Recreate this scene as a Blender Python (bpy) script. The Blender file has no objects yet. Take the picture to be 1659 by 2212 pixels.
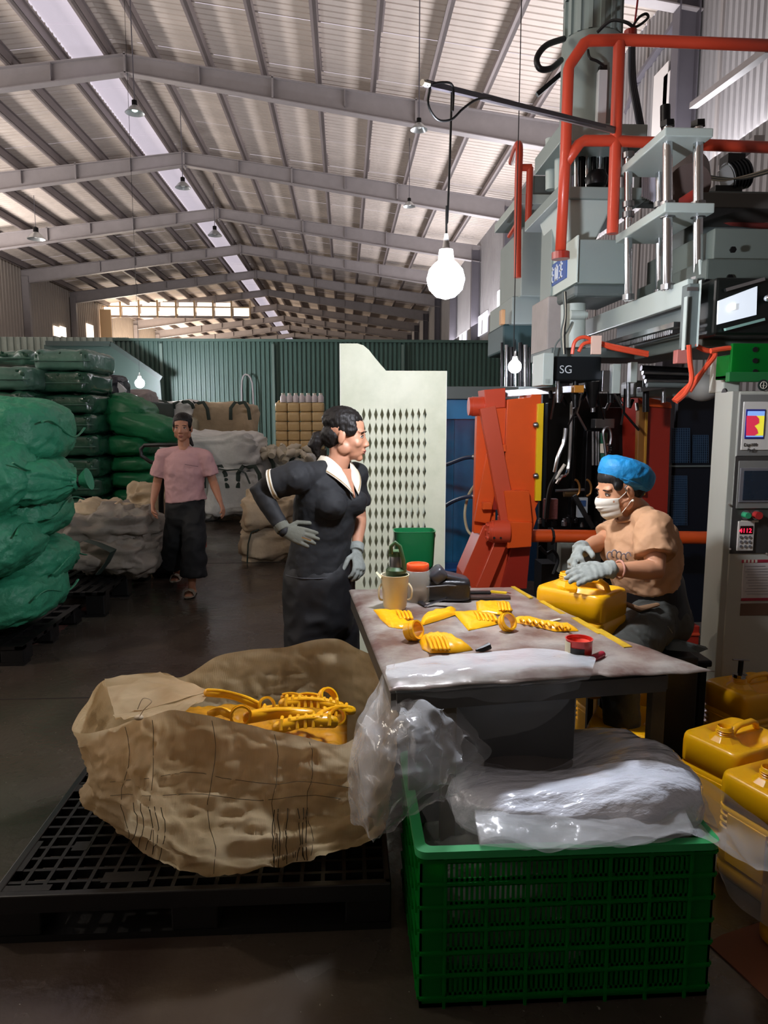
import bpy, math, random
from mathutils import Vector, Matrix, noise, Euler
C = bpy.context.scene
random.seed(7)

# ------------------------------------------------------------------ camera
EYE, FOC, YAW, PITCH = 1.55, 1550.0, math.radians(-3.1), math.radians(7.57)
cam = bpy.data.cameras.new('camera'); cam.sensor_fit = 'HORIZONTAL'; cam.sensor_width = 36
cam.lens = FOC / 1659 * 36; cam.clip_end = 300; cam.clip_start = .05
camo = bpy.data.objects.new('camera', cam); C.collection.objects.link(camo)
camo.location = (0, 0, EYE); camo.rotation_euler = (math.pi/2 - PITCH, 0, YAW)
C.camera = camo

# ------------------------------------------------------------------ world, exposure
C.view_settings.view_transform = 'Standard'; C.view_settings.look = 'None'
C.view_settings.exposure = 0.15; C.view_settings.gamma = 1; C.view_settings.use_curve_mapping = False
w = bpy.data.worlds.new('sky'); C.world = w; w.use_nodes = True
bg = w.node_tree.nodes['Background']; bg.inputs[0].default_value = (.80, .72, .82, 1); bg.inputs[1].default_value = 0.95

def area(name, loc, rot, sx, sy, power, col):
    l = bpy.data.lights.new(name, 'AREA'); l.shape = 'RECTANGLE'; l.size = sx; l.size_y = sy
    l.energy = power; l.color = col
    o = bpy.data.objects.new(name, l); C.collection.objects.link(o)
    o.location = loc; o.rotation_euler = rot; return o
R = math.radians
# added area lamps inside the closed walls, standing in for daylight on the ceiling
area('ceiling_fill_left', (-14.2, 12, 5.2), (0, R(-150), 0), 2.5, 34, 3900, (1, .94, .91))
area('ceiling_fill_far', (-14.2, 56, 5.0), (0, R(-145), 0), 2.5, 22, 3800, (1, .84, .68))
area('ceiling_fill_right', (4.9, 22, 5.0), (0, R(150), 0), 2, 26, 1500, (.97, .95, 1))

# ------------------------------------------------------------------ helpers
def at(px, py, y):
    a = (px-829.5)/FOC; b = -(py-1106)/FOC
    vy = math.cos(PITCH)+b*math.sin(PITCH); vz = -math.sin(PITCH)+b*math.cos(PITCH)
    c, s = math.cos(YAW), math.sin(YAW)
    rx, ry = c*a-s*vy, s*a+c*vy
    t = y/ry
    return Vector((rx*t, y, EYE+vz*t))
def atz(px, py, z):
    p = at(px, py, 1.0); t = (z-EYE)/(p.z-EYE)
    return Vector((p.x*t, t, z))
def hexc(s):
    v = [int(s[i:i+2], 16)/255 for i in (0, 2, 4)]
    return tuple([(x/12.92 if x <= .04045 else ((x+.055)/1.055)**2.4) for x in v]+[1])

MATS = {}
def mat(name, col, rough=.5, metal=0, bump=0, bscale=20, var=0, vscale=3, col2=None, alpha=1, trans=0,
        emit=None, estr=0, coat=0, transl=0, edge=0, spec=.5, stretch=None, bdist=.01, sss=0):
    if name in MATS: return MATS[name]
    m = bpy.data.materials.new(name); m.use_nodes = True; nt = m.node_tree
    b = nt.nodes['Principled BSDF']; c = hexc(col)
    b.inputs['Base Color'].default_value = c; b.inputs['Roughness'].default_value = rough
    b.inputs['Metallic'].default_value = metal; b.inputs['Alpha'].default_value = alpha
    b.inputs['Transmission Weight'].default_value = trans; b.inputs['Coat Weight'].default_value = coat
    b.inputs['Coat Roughness'].default_value = .12
    b.inputs['Specular IOR Level'].default_value = spec
    if sss:
        b.inputs['Subsurface Weight'].default_value = sss; b.inputs['Subsurface Radius'].default_value = (.02, .01, .005)
    if emit:
        b.inputs['Emission Color'].default_value = hexc(emit); b.inputs['Emission Strength'].default_value = estr
    tc = nt.nodes.new('ShaderNodeTexCoord'); mp = nt.nodes.new('ShaderNodeMapping')
    nt.links.new(tc.outputs['Object'], mp.inputs[0])
    if stretch: mp.inputs['Scale'].default_value = stretch
    if var or col2:
        n = nt.nodes.new('ShaderNodeTexNoise'); n.inputs['Scale'].default_value = vscale
        n.inputs['Detail'].default_value = 6; n.inputs['Roughness'].default_value = .62
        nt.links.new(mp.outputs[0], n.inputs['Vector'])
        r = nt.nodes.new('ShaderNodeValToRGB'); r.color_ramp.elements[0].position = .36; r.color_ramp.elements[1].position = .64
        c2 = hexc(col2) if col2 else tuple([x*(1-var) for x in c[:3]]+[1])
        r.color_ramp.elements[0].color = c2; r.color_ramp.elements[1].color = c
        nt.links.new(n.outputs['Fac'], r.inputs[0]); nt.links.new(r.outputs[0], b.inputs['Base Color'])
    if bump:
        n = nt.nodes.new('ShaderNodeTexNoise'); n.inputs['Scale'].default_value = bscale; n.inputs['Detail'].default_value = 5
        nt.links.new(mp.outputs[0], n.inputs['Vector'])
        bp = nt.nodes.new('ShaderNodeBump'); bp.inputs['Strength'].default_value = bump; bp.inputs['Distance'].default_value = bdist
        nt.links.new(n.outputs['Fac'], bp.inputs['Height']); nt.links.new(bp.outputs[0], b.inputs['Normal'])
    if edge:                                                 # film turns more opaque where seen edge-on
        lw = nt.nodes.new('ShaderNodeLayerWeight'); lw.inputs[0].default_value = .35
        ma = nt.nodes.new('ShaderNodeMath'); ma.operation = 'MULTIPLY_ADD'; ma.use_clamp = True
        nt.links.new(lw.outputs['Facing'], ma.inputs[0]); ma.inputs[1].default_value = edge; ma.inputs[2].default_value = alpha
        nt.links.new(ma.outputs[0], b.inputs['Alpha'])
    if transl:
        tr = nt.nodes.new('ShaderNodeBsdfTranslucent'); mx = nt.nodes.new('ShaderNodeMixShader'); mx.inputs[0].default_value = transl
        tr.inputs[0].default_value = c
        if b.inputs['Base Color'].links: nt.links.new(b.inputs['Base Color'].links[0].from_socket, tr.inputs[0])
        nt.links.new(b.outputs[0], mx.inputs[1]); nt.links.new(tr.outputs[0], mx.inputs[2]); nt.links.new(mx.outputs[0], nt.nodes['Material Output'].inputs[0])
    MATS[name] = m; return m

WM = {}
class MB:
    def __init__(s): s.v = []; s.f = []
    def add(s, vs, fs):
        o = len(s.v); s.v += [Vector(v) for v in vs]; s.f += [tuple(i+o for i in f) for f in fs]; return s
    def box(s, x0, x1, y0, y1, z0, z1, M=None):
        vs = [(x, y, z) for z in (z0, z1) for y in (y0, y1) for x in (x0, x1)]
        if M: vs = [M @ Vector(v) for v in vs]
        return s.add(vs, [(0, 2, 3, 1), (4, 5, 7, 6), (0, 1, 5, 4), (2, 6, 7, 3), (0, 4, 6, 2), (1, 3, 7, 5)])
    def bar(s, p, q, w, h, up=(0, 0, 1)):                     # rectangular bar from p to q
        p = Vector(p); q = Vector(q); d = (q-p); L = d.length; d.normalize()
        u = Vector(up)
        if abs(d.dot(u)) > .98: u = Vector((0, 1, 0))
        sd = d.cross(u).normalized(); u = sd.cross(d).normalized()
        M = Matrix((sd, d, u)).transposed().to_4x4(); M.translation = p
        return s.box(-w/2, w/2, 0, L, -h/2, h/2, M)
    def rings(s, rings, cap=True, close=False):
        n = len(rings[0]); o = len(s.v)
        for r in rings: s.v += [Vector(p) for p in r]
        m = len(rings)
        for i in range(m if close else m-1):
            a = o+i*n; b = o+((i+1) % m)*n
            for j in range(n): s.f.append((a+j, a+(j+1) % n, b+(j+1) % n, b+j))
        if cap and not close:
            s.f.append(tuple(o+j for j in reversed(range(n)))); s.f.append(tuple(o+(m-1)*n+j for j in range(n)))
        return s
    def tube(s, pts, r, n=10, cap=True, ref=None, flat=1.0, rnd=False, cv=True):   # r: number, list of numbers, or list of (a,b)
        pts = [Vector(p) for p in pts]
        if cv and not isinstance(r, (list, tuple)) and 4 <= len(pts) < 9:      # hoses and cables bend smoothly
            out = []
            for i in range(len(pts)-1):
                p0_, p1_, p2_, p3_ = pts[max(i-1, 0)], pts[i], pts[i+1], pts[min(i+2, len(pts)-1)]
                for k in range(5):
                    f = k/5; out.append(.5*((2*p1_)+(-p0_+p2_)*f+(2*p0_-5*p1_+4*p2_-p3_)*f*f+(-p0_+3*p1_-3*p2_+p3_)*f**3))
            pts = out+[pts[-1]]
        m = len(pts)
        rr = r if isinstance(r, (list, tuple)) else [r]*m
        rr = [(x if isinstance(x, (list, tuple)) else (x, x*flat)) for x in rr]
        tan = []
        for i in range(m):
            a = pts[max(i-1, 0)]; b = pts[min(i+1, m-1)]; t = (b-a)
            tan.append(t.normalized() if t.length > 1e-9 else Vector((0, 0, 1)))
        u = Vector(ref) if ref is not None else (Vector((1, 0, 0)) if abs(tan[0].x) < .8 else Vector((0, 1, 0)))
        rings = []
        for i in range(m):
            t = tan[i]; uu = (Vector(ref) if ref is not None else u); uu = uu-t*uu.dot(t)
            if uu.length < 1e-4: uu = u-t*u.dot(t)
            uu.normalize(); u = uu; vv = t.cross(uu)
            a, b = rr[i]
            rings.append([pts[i]+uu*(a*math.cos(k*2*math.pi/n))+vv*(b*math.sin(k*2*math.pi/n)) for k in range(n)])
        if rnd:                                              # rounded ends
            def sh(ring, c, t, rad):
                out = []
                for f_, h in ((.86, .5), (.5, .86)): out.append([c+(p-c)*f_+t*rad*h for p in ring])
                return out
            e1 = sh(rings[-1], pts[-1], tan[-1], min(rr[-1])); e0 = sh(rings[0], pts[0], -tan[0], min(rr[0]))
            rings = e0[::-1]+rings+e1
        return s.rings(rings, cap)
    def cyl(s, p, q, r, r2=None, n=20, cap=True):
        return s.tube([p, q], [r, r if r2 is None else r2], n, cap)
    def ell(s, c, rad, M=None, nu=20, nv=14, e1=1, e2=1, fn=None):
        c = Vector(c); sg = lambda x, e: math.copysign(abs(x)**e, x)
        o = len(s.v)
        def pt(th, ph):
            d = Vector((sg(math.cos(ph), e1)*sg(math.cos(th), e2), sg(math.cos(ph), e1)*sg(math.sin(th), e2), sg(math.sin(ph), e1)))
            p = Vector((d.x*rad[0], d.y*rad[1], d.z*rad[2]))
            if fn: p = fn(p, d)
            if M: p = M @ p
            return c+p
        vs = [pt(0, -math.pi/2)]
        for i in range(1, nv):
            for j in range(nu): vs.append(pt(2*math.pi*j/nu, -math.pi/2+math.pi*i/nv))
        vs.append(pt(0, math.pi/2)); fs = []
        for j in range(nu): fs.append((0, 1+(j+1) % nu, 1+j))
        for i in range(nv-2):
            for j in range(nu):
                a = 1+i*nu; b = a+nu; fs.append((a+j, a+(j+1) % nu, b+(j+1) % nu, b+j))
        l = len(vs)-1; a = 1+(nv-2)*nu
        for j in range(nu): fs.append((a+j, a+(j+1) % nu, l))
        return s.add(vs, fs)
    def lathe(s, prof, c=(0, 0, 0), n=28, M=None, cap=True):
        c = Vector(c); rings = []
        for r, z in prof:
            ring = [Vector((r*math.cos(2*math.pi*k/n), r*math.sin(2*math.pi*k/n), z)) for k in range(n)]
            rings.append([c+(M @ p if M else p) for p in ring])
        return s.rings(rings, cap)
    def prism(s, pts, d):                                     # planar outline (3D points) extruded by vector d
        n = len(pts); d = Vector(d); a = [Vector(p) for p in pts]
        vs = a+[p+d for p in a]
        return s.add(vs, [tuple(range(n)), tuple(reversed(range(n, 2*n)))]+[(i, i+n, (i+1) % n+n, (i+1) % n) for i in range(n)])
    def sheet(s, fn, nu, nv, wrap=False):
        vs = [fn(i/(nu if wrap else nu-1), j/(nv-1)) for j in range(nv) for i in range(nu)]
        fs = []
        for j in range(nv-1):
            for i in range(nu if wrap else nu-1):
                i2 = (i+1) % nu; fs.append((j*nu+i, j*nu+i2, (j+1)*nu+i2, (j+1)*nu+i))
        return s.add(vs, fs)
    def mesh(s, name, inv=None):
        me = bpy.data.meshes.new(name)
        vs = [tuple(inv @ v) if inv else tuple(v) for v in s.v]
        me.from_pydata(vs, [], s.f); me.update(); return me
    def build(s, name, m, parent=None, smooth=False, bevel=0, solid=0, local=False, ang=40, sub=0):
        inv = None
        if parent is not None and not local: inv = WM.get(parent, Matrix()).inverted()
        me = s.mesh(name, inv); o = bpy.data.objects.new(name, me); C.collection.objects.link(o)
        if parent is not None: o.parent = parent; WM[o] = WM.get(parent, Matrix())
        else: WM[o] = Matrix()
        if m: me.materials.append(m)
        if smooth:
            for p in me.polygons: p.use_smooth = True
            if ang < 180: me.set_sharp_from_angle(angle=R(ang))
        if solid:
            md = o.modifiers.new('thick', 'SOLIDIFY'); md.thickness = solid; md.offset = 0
        if bevel:
            md = o.modifiers.new('bevel', 'BEVEL'); md.width = bevel; md.segments = 2; md.limit_method = 'ANGLE'
        if sub:
            md = o.modifiers.new('sub', 'SUBSURF'); md.levels = sub; md.render_levels = sub
        return o

def tag(o, label=None, cat=None, group=None, kind=None):
    if label: o['label'] = label
    if cat: o['category'] = cat
    if group: o['group'] = group
    if kind: o['kind'] = kind
    return o
def thing(name, label, cat, loc=(0, 0, 0), rz=0, group=None):
    o = bpy.data.objects.new(name, None); C.collection.objects.link(o)
    o.empty_display_size = .1
    o.location = loc; o.rotation_euler = (0, 0, rz)
    WM[o] = Matrix.Translation(Vector(loc)) @ Matrix.Rotation(rz, 4, 'Z')
    return tag(o, label, cat, group)
def copy_tree(o, parent=None):
    c = o.copy(); C.collection.objects.link(c)
    if parent is not None: c.parent = parent
    for ch in list(o.children): copy_tree(ch, c)
    return c
def solidmesh(name, mb, voxel, m, parent, smooth_it=4, disp=None):  # union of closed shapes as one continuous surface
    inv = WM.get(parent, Matrix()).inverted()
    me = mb.mesh(name, inv); t = bpy.data.objects.new('tmp', me); C.collection.objects.link(t)
    r = t.modifiers.new('r', 'REMESH'); r.mode = 'VOXEL'; r.voxel_size = voxel; r.use_smooth_shade = True
    s_ = t.modifiers.new('s', 'SMOOTH'); s_.factor = .5; s_.iterations = smooth_it
    dg = bpy.context.evaluated_depsgraph_get(); ev = t.evaluated_get(dg)
    me2 = bpy.data.meshes.new_from_object(ev); bpy.data.objects.remove(t)
    me2.name = name; me2.materials.clear(); me2.materials.append(m)
    if disp:
        ns = [v.normal.copy() for v in me2.vertices]
        for v, n in zip(me2.vertices, ns): v.co += n*disp(v.co, n)
    for p in me2.polygons: p.use_smooth = True
    o = bpy.data.objects.new(name, me2); C.collection.objects.link(o); o.parent = parent; WM[o] = WM[parent]
    return o
def nz(p, s, seed=0): return noise.noise(Vector((p[0]*s+seed*7.3, p[1]*s-seed*3.1, p[2]*s+seed*1.7)))
def ridge(p, s, seed=0): return 1-2*abs(nz(p, s, seed))
def crumple(amp, s, seed=0, k=3):
    def f(co, n):
        a = 0; A = amp; q = s
        for i in range(k): a += A*(ridge(co, q, seed+i)-.6); A *= .5; q *= 2.1
        return a
    return f

def text_on(txt, size, m, parent, origin, xdir, ydir, name='lettering', depth=.0006, align='LEFT'):
    cu = bpy.data.curves.new(name, 'FONT'); cu.body = txt; cu.size = size; cu.extrude = depth; cu.align_x = align
    t = bpy.data.objects.new(name, cu); C.collection.objects.link(t)
    dg = bpy.context.evaluated_depsgraph_get(); me = bpy.data.meshes.new_from_object(t.evaluated_get(dg))
    bpy.data.objects.remove(t)
    x = Vector(xdir).normalized(); y = Vector(ydir).normalized(); z = x.cross(y)
    M = Matrix((x, y, z)).transposed().to_4x4(); M.translation = Vector(origin)
    me.transform(WM.get(parent, Matrix()).inverted() @ M); me.materials.clear(); me.materials.append(m)
    o = bpy.data.objects.new(name, me); C.collection.objects.link(o); o.parent = parent; WM[o] = WM[parent]
    return o

# ------------------------------------------------------------------ materials
concrete = mat('dirty_concrete', '4a463f', .55, var=.5, vscale=1.3, col2='2c2a26', bump=.25, bscale=30)
roof_m = mat('roof_sheet_paint', 'c9bcb2', .7, var=.12, vscale=.8)
steel_p = mat('grey_painted_steel', '8f8888', .5, var=.1)
steel_pd = mat('dark_painted_steel', '57535a', .5, var=.1)
wallr = mat('pale_corrugated', '928f90', .6, var=.15, vscale=.7)
walll = mat('left_wall_sheet', 'a89c90', .6, var=.1, vscale=.5)
partm = mat('green_corrugated', '3f5a51', .5, var=.2, vscale=.5)
chrome = mat('chrome', 'd8dade', .14, metal=1)
steel = mat('bare_steel', '9a9a9c', .35, metal=1, var=.2, vscale=9)
darkst = mat('oily_dark_steel', '1c1b1c', .35, metal=.6, var=.5, vscale=12)
greyg = mat('machine_grey', '96a39f', .42, var=.06, vscale=2)
greyl = mat('machine_light_grey', 'bcc8c2', .42, var=.06, vscale=2)
greyd = mat('machine_mid_grey', '687270', .5, var=.12, vscale=3)
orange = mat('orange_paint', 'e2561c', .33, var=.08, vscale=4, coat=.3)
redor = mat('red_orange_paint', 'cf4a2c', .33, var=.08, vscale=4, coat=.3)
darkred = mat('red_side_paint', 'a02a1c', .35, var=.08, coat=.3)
yelstrip = mat('yellow_strip', 'e8bf10', .4)
cream = mat('cream_panel_paint', 'dfe0c8', .5, var=.1, vscale=5, col2='cfd2b8')
blackp = mat('black_plastic', '0c0c0c', .45, bump=.1, bscale=60)
blackr = mat('black_rubber', '0d0d0e', .5)
yellow = mat('yellow_plastic', 'e8a908', .33, coat=.25, sss=.08)
yellow2 = mat('yellow_flash_plastic', 'f2b010', .3, coat=.2, sss=.1)
greenp = mat('green_crate_plastic', '10a03c', .38, transl=.7)
whitep = mat('white_plastic', 'd8d2c0', .4, var=.06)
skin = mat('skin', 'b98468', .5, var=.08, vscale=8, sss=.1)
skin2 = mat('tanned_skin', 'b07a5e', .5, var=.08, vscale=8, sss=.1)
hairm = mat('dark_hair', '15110f', .55, spec=.3, bump=.6, bscale=60, stretch=(1, 1, .15))
# ------------------------------------------------------------------ the hall
floor = MB(); floor.box(-16, 7, -10, 90, -.2, 0)
floor = floor.build('floor', None); tag(floor, kind='structure')
fm = bpy.data.materials.new('worn_factory_floor'); fm.use_nodes = True; nt = fm.node_tree; b = nt.nodes['Principled BSDF']
tc = nt.nodes.new('ShaderNodeTexCoord')
def nnode(scale, detail=6, dist=0):
    n = nt.nodes.new('ShaderNodeTexNoise'); n.inputs['Scale'].default_value = scale; n.inputs['Detail'].default_value = detail
    n.inputs['Distortion'].default_value = dist; nt.links.new(tc.outputs['Object'], n.inputs['Vector']); return n
def ramp(src, p0, c0, p1, c1):
    r = nt.nodes.new('ShaderNodeValToRGB'); e = r.color_ramp.elements; e[0].position = p0; e[1].position = p1
    e[0].color = hexc(c0); e[1].color = hexc(c1); nt.links.new(src, r.inputs[0]); return r
def mixc(f, a, b_):
    m = nt.nodes.new('ShaderNodeMix'); m.data_type = 'RGBA'
    if isinstance(f, float): m.inputs[0].default_value = f
    else: nt.links.new(f, m.inputs[0])
    nt.links.new(a, m.inputs[6]); nt.links.new(b_, m.inputs[7]); return m.outputs[2]
n1 = ramp(nnode(1.1, 8, .6).outputs['Fac'], .38, '35322c', .62, '504b40')
n2 = ramp(nnode(.45, 4).outputs['Fac'], .45, '45302a', .6, '3a3a34')
dust = ramp(nnode(9, 8).outputs['Fac'], .60, '000000', .72, '303030')
base = mixc(.4, n1.outputs[0], n2.outputs[0])
spk = ramp(nnode(60, 2).outputs['Fac'], .74, '000000', .76, 'ffffff')
dc = nt.nodes.new('ShaderNodeRGB'); dc.outputs[0].default_value = hexc('8a857a')
base = mixc(dust.outputs[0], base, dc.outputs[0]); base = mixc(spk.outputs[0], base, dc.outputs[0])
nt.links.new(base, b.inputs['Base Color'])
rr = ramp(nnode(2.5).outputs['Fac'], .35, '606060', .65, 'a0a0a0'); nt.links.new(rr.outputs[0], b.inputs['Roughness'])
bp = nt.nodes.new('ShaderNodeBump'); bp.inputs['Strength'].default_value = .25; bp.inputs['Distance'].default_value = .01
nt.links.new(nnode(25).outputs['Fac'], bp.inputs['Height']); nt.links.new(bp.outputs[0], b.inputs['Normal'])
floor.data.materials.append(fm)
ln = MB(); a, b2 = atz(60, 1395, .002), atz(190, 1305, .002)
ln.prism([a, atz(105, 1385, .002), b2+Vector((.05, 0, 0)), b2], (0, 0, .002))
ln.build('painted_line', mat('worn_red_line', '6a3a30', .6, col2='3c3430', vscale=20), floor)
jt = MB()
for y in (1.35, 3.9, 7.6): jt.box(-15, 5, y, y+.008, 0, .0015)
jt.build('floor_joint', mat('joint_dirt', '191715', .8), floor)

RX, RZ, SL, LX, WX, RW = -4.75, 9.65, .125, -14.7, -14.7, 5.35
def roofz(x): return RZ-abs(x-RX)*SL
ceiling = MB(); ceiling.box(RX-.25, RX+.25, -8, 80, RZ+.04, RZ+.06)
ceiling = ceiling.build('ceiling', roof_m); tag(ceiling, kind='structure')
def roof_sheet(x0, x1):                       # one 1 m wide sheet with ribs running down the slope
    m = MB(); ys = []
    for k in range(5):
        y = k*.2; ys += [(y, 0), (y+.15, 0), (y+.165, .035), (y+.185, .035)]
    ys.append((.995, 0))
    vs = [(x, y, roofz(x)+z) for x in (x0, x1) for y, z in ys]; n = len(ys)
    m.add(vs, [(i, i+1, n+i+1, n+i) for i in range(n-1)])
    me = m.mesh('roof_sheet'); me.materials.append(roof_m); return me
SHL, SHR = roof_sheet(LX, -6.05), roof_sheet(-4.9, RW)
SHR2 = roof_sheet(-5.2, -4.9)
for k in range(-8, 80):
    for me in (SHL, SHR, SHR2):
        o = bpy.data.objects.new('roof_sheet', me); C.collection.objects.link(o); o.parent = ceiling; o.location = (0, k, random.uniform(-.004, .004))
pane_m = mat('translucent_roof_pane', 'efe4ee', .3, alpha=.22)
pm = MB(); pm.box(-6.06, -5.19, 0, 2.92, -.01, .01)
pme = pm.mesh('skylight_pane'); pme.materials.append(pane_m)
for k in range(29):
    o = bpy.data.objects.new('skylight_pane', pme); C.collection.objects.link(o); o.parent = ceiling
    o.location = (0, -7.3+k*2.95, roofz(-5.65)+.03); o.rotation_euler = (0, 0, 0)
# purlins, one object each
pur = MB(); pur.box(-.035, .035, -8, 80, -.24, 0); pur.box(-.09, .035, -8, 80, -.24, -.225); pur.box(-.035, .09, -8, 80, -.015, 0)
purm = pur.mesh('purlin'); purm.materials.append(mat('purlin_paint', '7d7270', .6, var=.15, vscale=.6))
for x in [-.5+1.2*k for k in range(-3, 5)]+[-6.15, -5.1, -7.2]+[-8.4-1.2*k for k in range(6)]:
    o = bpy.data.objects.new('purlin', purm); C.collection.objects.link(o); o.parent = ceiling; o.location = (x, 0, roofz(x)-.01)
# portal frames
def rafter(y):
    m = MB()
    for x0, x1 in ((LX, RX), (RX, RW)):
        for (za, zb, wd) in ((-.27, -.25, .11), (-.62, -.27, .012), (-.64, -.62, .11)):
            vs = []
            for x in (x0, x1):
                e = .22 if x in (LX, RW) else 0
                zb_ = zb-(e if zb < -.3 else 0); za_ = za-(e if za < -.3 else 0)
                vs += [(x, y-wd, roofz(x)+za_), (x, y+wd, roofz(x)+za_), (x, y-wd, roofz(x)+zb_), (x, y+wd, roofz(x)+zb_)]
            m.add(vs, [(0, 1, 3, 2), (4, 6, 7, 5), (0, 4, 5, 1), (2, 3, 7, 6), (0, 2, 6, 4), (1, 5, 7, 3)])
    o = m.build('rafter', steel_p, ceiling)
    for x in (RX, RX+3.2, RX-3.2, RX+6.4, RX-6.4):
        s = MB(); s.box(x-.02, x+.02, y-.11, y+.11, roofz(x)-.70, roofz(x)-.22); s.build('splice_plate', steel_p, o)
    for x in (RX+1.6, RX-1.6, RX+4.8, RX-4.8):
        s = MB(); s.box(x-.006, x+.006, y-.10, y+.10, roofz(x)-.62, roofz(x)-.27); s.build('stiffener', steel_p, o)
for k in range(-2, 11): rafter(17.2+5.85*k)

def corr(axis, c, a0, a1, z0, z1, pitch, depth, name, m, parent=None, kind='structure', top=None):
    mb = MB(); n = int((a1-a0)/pitch); us = []
    for k in range(n):
        u = a0+k*pitch; us += [(u, 0), (u+pitch*.45, 0), (u+pitch*.55, depth), (u+pitch*.9, depth)]
    vs = []
    for i in (0, 1):
        for u, d in us:
            z = z0 if i == 0 else (top(u) if top else z1)
            vs.append((c+d, u, z) if axis == 'y' else (u, c+d, z))
    N = len(us); mb.add(vs, [(i, i+1, N+i+1, N+i) for i in range(N-1)])
    o = mb.build(name, m, parent)
    if kind: tag(o, kind=kind)
    return o
wl = corr('y', WX, -8, 80, 0, 8.5, .3, -.03, 'wall_left', walll)
wf_ = corr('x', -8, -15, 5.4, 0, 9.6, .3, -.03, 'wall_front', walll)
wr = corr('y', RW, -8, 80, 0, 8.4, .16, .03, 'wall_right', wallr)
for y in (6.2, 7.7, 9.0, 10.6, 13.2, 15.4):
    s = MB(); s.box(RW-.03, RW, y, y+.07, 0, 8.4); s.build('sheet_lap', mat('lap_strip', '8d8785', .6), wr)
wb = corr('x', 80, -15, 5.4, 0, 9.6, .3, .03, 'wall_back', walll)
# frame columns, braces
for k in range(-2, 11):
    y = 17.2+5.85*k
    if y > 30:
        m = MB(); m.box(WX+.02, WX+.32, y-.1, y+.1, 0, 7.9); m.build('column', steel_p, wl)
    if y > 4.5:
        m = MB(); m.box(RW-.34, RW-.05, y-.015, y+.015, 0, 8.0); m.box(RW-.36, RW-.34, y-.12, y+.12, 0, 8.0); m.box(RW-.06, RW-.04, y-.12, y+.12, 0, 8.0)
        m.build('column', steel_pd, wr)
m = MB(); m.bar(at(1525, -30, 11.2), at(1385, 175, 13.6), .3, .06, (0, 1, 0)); m.bar(at(1385, 175, 13.6), at(1365, 240, 14.2), .3, .06, (0, 1, 0)); m.build('knee_brace', steel_pd, wr)
m = MB(); m.bar(at(1498, 228, 9.6), at(1665, 105, 7.3), .1, .07); m.build('wall_brace', steel_p, wr)
m = MB(); m.bar(at(1640, 300, 7.3), at(1560, 365, 8.2), .1, .07); m.build('wall_brace', steel_p, wr)
for a_, b_, y0 in ((1400, 1440, 12.3), (1425, 1455, 11.9)):
    m = MB(); y = y0; m.box(RW-.04, RW-.02, y, y+.55, at(a_, 350, y).z, at(a_, 130, y).z); m.build('wall_panel', mat('bright_wall_panel', 'd9d3d0', .6), wr)
# right wall slit windows far back
glow = mat('daylit_pane', 'fff1dd', .4, emit='fff0dc', estr=2.2)
glow2 = mat('daylit_pane_cool', 'f3f3ff', .4, emit='f3f2ff', estr=1.3)
for px, py, h, y in ((1043, 700, 44, 26), (1000, 733, 26, 34), (1087, 640, 40, 20)):
    p = at(px, py, y); y = p.y*RW/p.x-.2 if p.x > 0 else y; q0 = at(px, py+h/2, y); q1 = at(px, py-h/2, y)
    wd = MB(); wd.box(RW-.06, RW-.03, y-.9, y+.9, q0.z, q1.z)
    o = wd.build('window_'+str({1043: 1, 1000: 2, 1087: 3}[px]), glow2); tag(o, kind='structure')
    f_ = MB(); f_.box(RW-.08, RW-.05, y-.03, y+.03, q0.z, q1.z); f_.build('mullion', steel_p, o)
# left wall windows
for i, (px, py, w_, h) in enumerate(((127, 717, 14, 22), (139, 717, 11, 22), (197, 716, 13, 30))):
    y = -14.6/(at(px, py, 1).x); a_ = at(px, py+h/2, y); c_ = at(px, py-h/2, y); dy = w_/2*y/1550*y/14.7
    wd = MB(); wd.box(WX+.02, WX+.06, y-dy, y+dy, a_.z, c_.z); o = wd.build('window_%d' % (i+4), glow); tag(o, kind='structure')
    s = MB(); s.box(WX+.02, WX+.10, y-dy-.08, y+dy+.08, a_.z-.1, a_.z); s.build('window_sill', steel_p, o)
# clerestory: a transverse band of daylit panes over the left slope
cl = MB(); y = 46.0; za = roofz(-10)
cl.box(WX+.1, -5.9, y, y+.05, at(300, 686, y).z, at(300, 682, y).z)
cl = cl.build('window_7', steel_p); tag(cl, kind='structure')
for row, (t, bt, mm) in enumerate(((664, 681, glow), (651, 661, glow))):
    for k in range(8):
        x0 = at(225+k*40+row*0, 670, y).x; x1 = at(225+k*40+34, 670, y).x
        if row and k == 7: continue
        pn = MB(); pn.box(x0, x1, y-.02+row*.3, y+row*.3, at(300, bt, y).z-row*.0, at(300, t, y).z)
        pn.build('pane', mm if (k+row) % 3 else glow, cl)
pn = MB()
for k in range(9):
    x = at(220+k*40, 670, y).x; pn.box(x-.05, x+.05, y-.05, y+.02, at(300, 686, y).z, at(300, 648, y).z)
pn.box(at(210, 660, y).x, at(545, 660, y).x, y-.06, y+.02, at(300, 663.5, y).z, at(300, 661, y).z)
pn.build('window_frame', mat('beige_frame', 'cbb08c', .6), cl)  # frame in one even beige
m = MB(); p = at(180, 700, 45); m.box(WX+.1, at(240, 700, 45).x, 45, 45.1, 3, at(200, 668, 45).z); o = m.build('wall_left', mat('beige_wall', 'e0bf95', .6)); tag(o, kind='structure')  # beige wall piece below the pane band
s = MB(); s.box(at(192, 700, 45).x, at(203, 700, 45).x, 44.95, 45, at(197, 727, 45).z, at(197, 703, 45).z); s.build('window_pane', glow, o)

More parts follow.
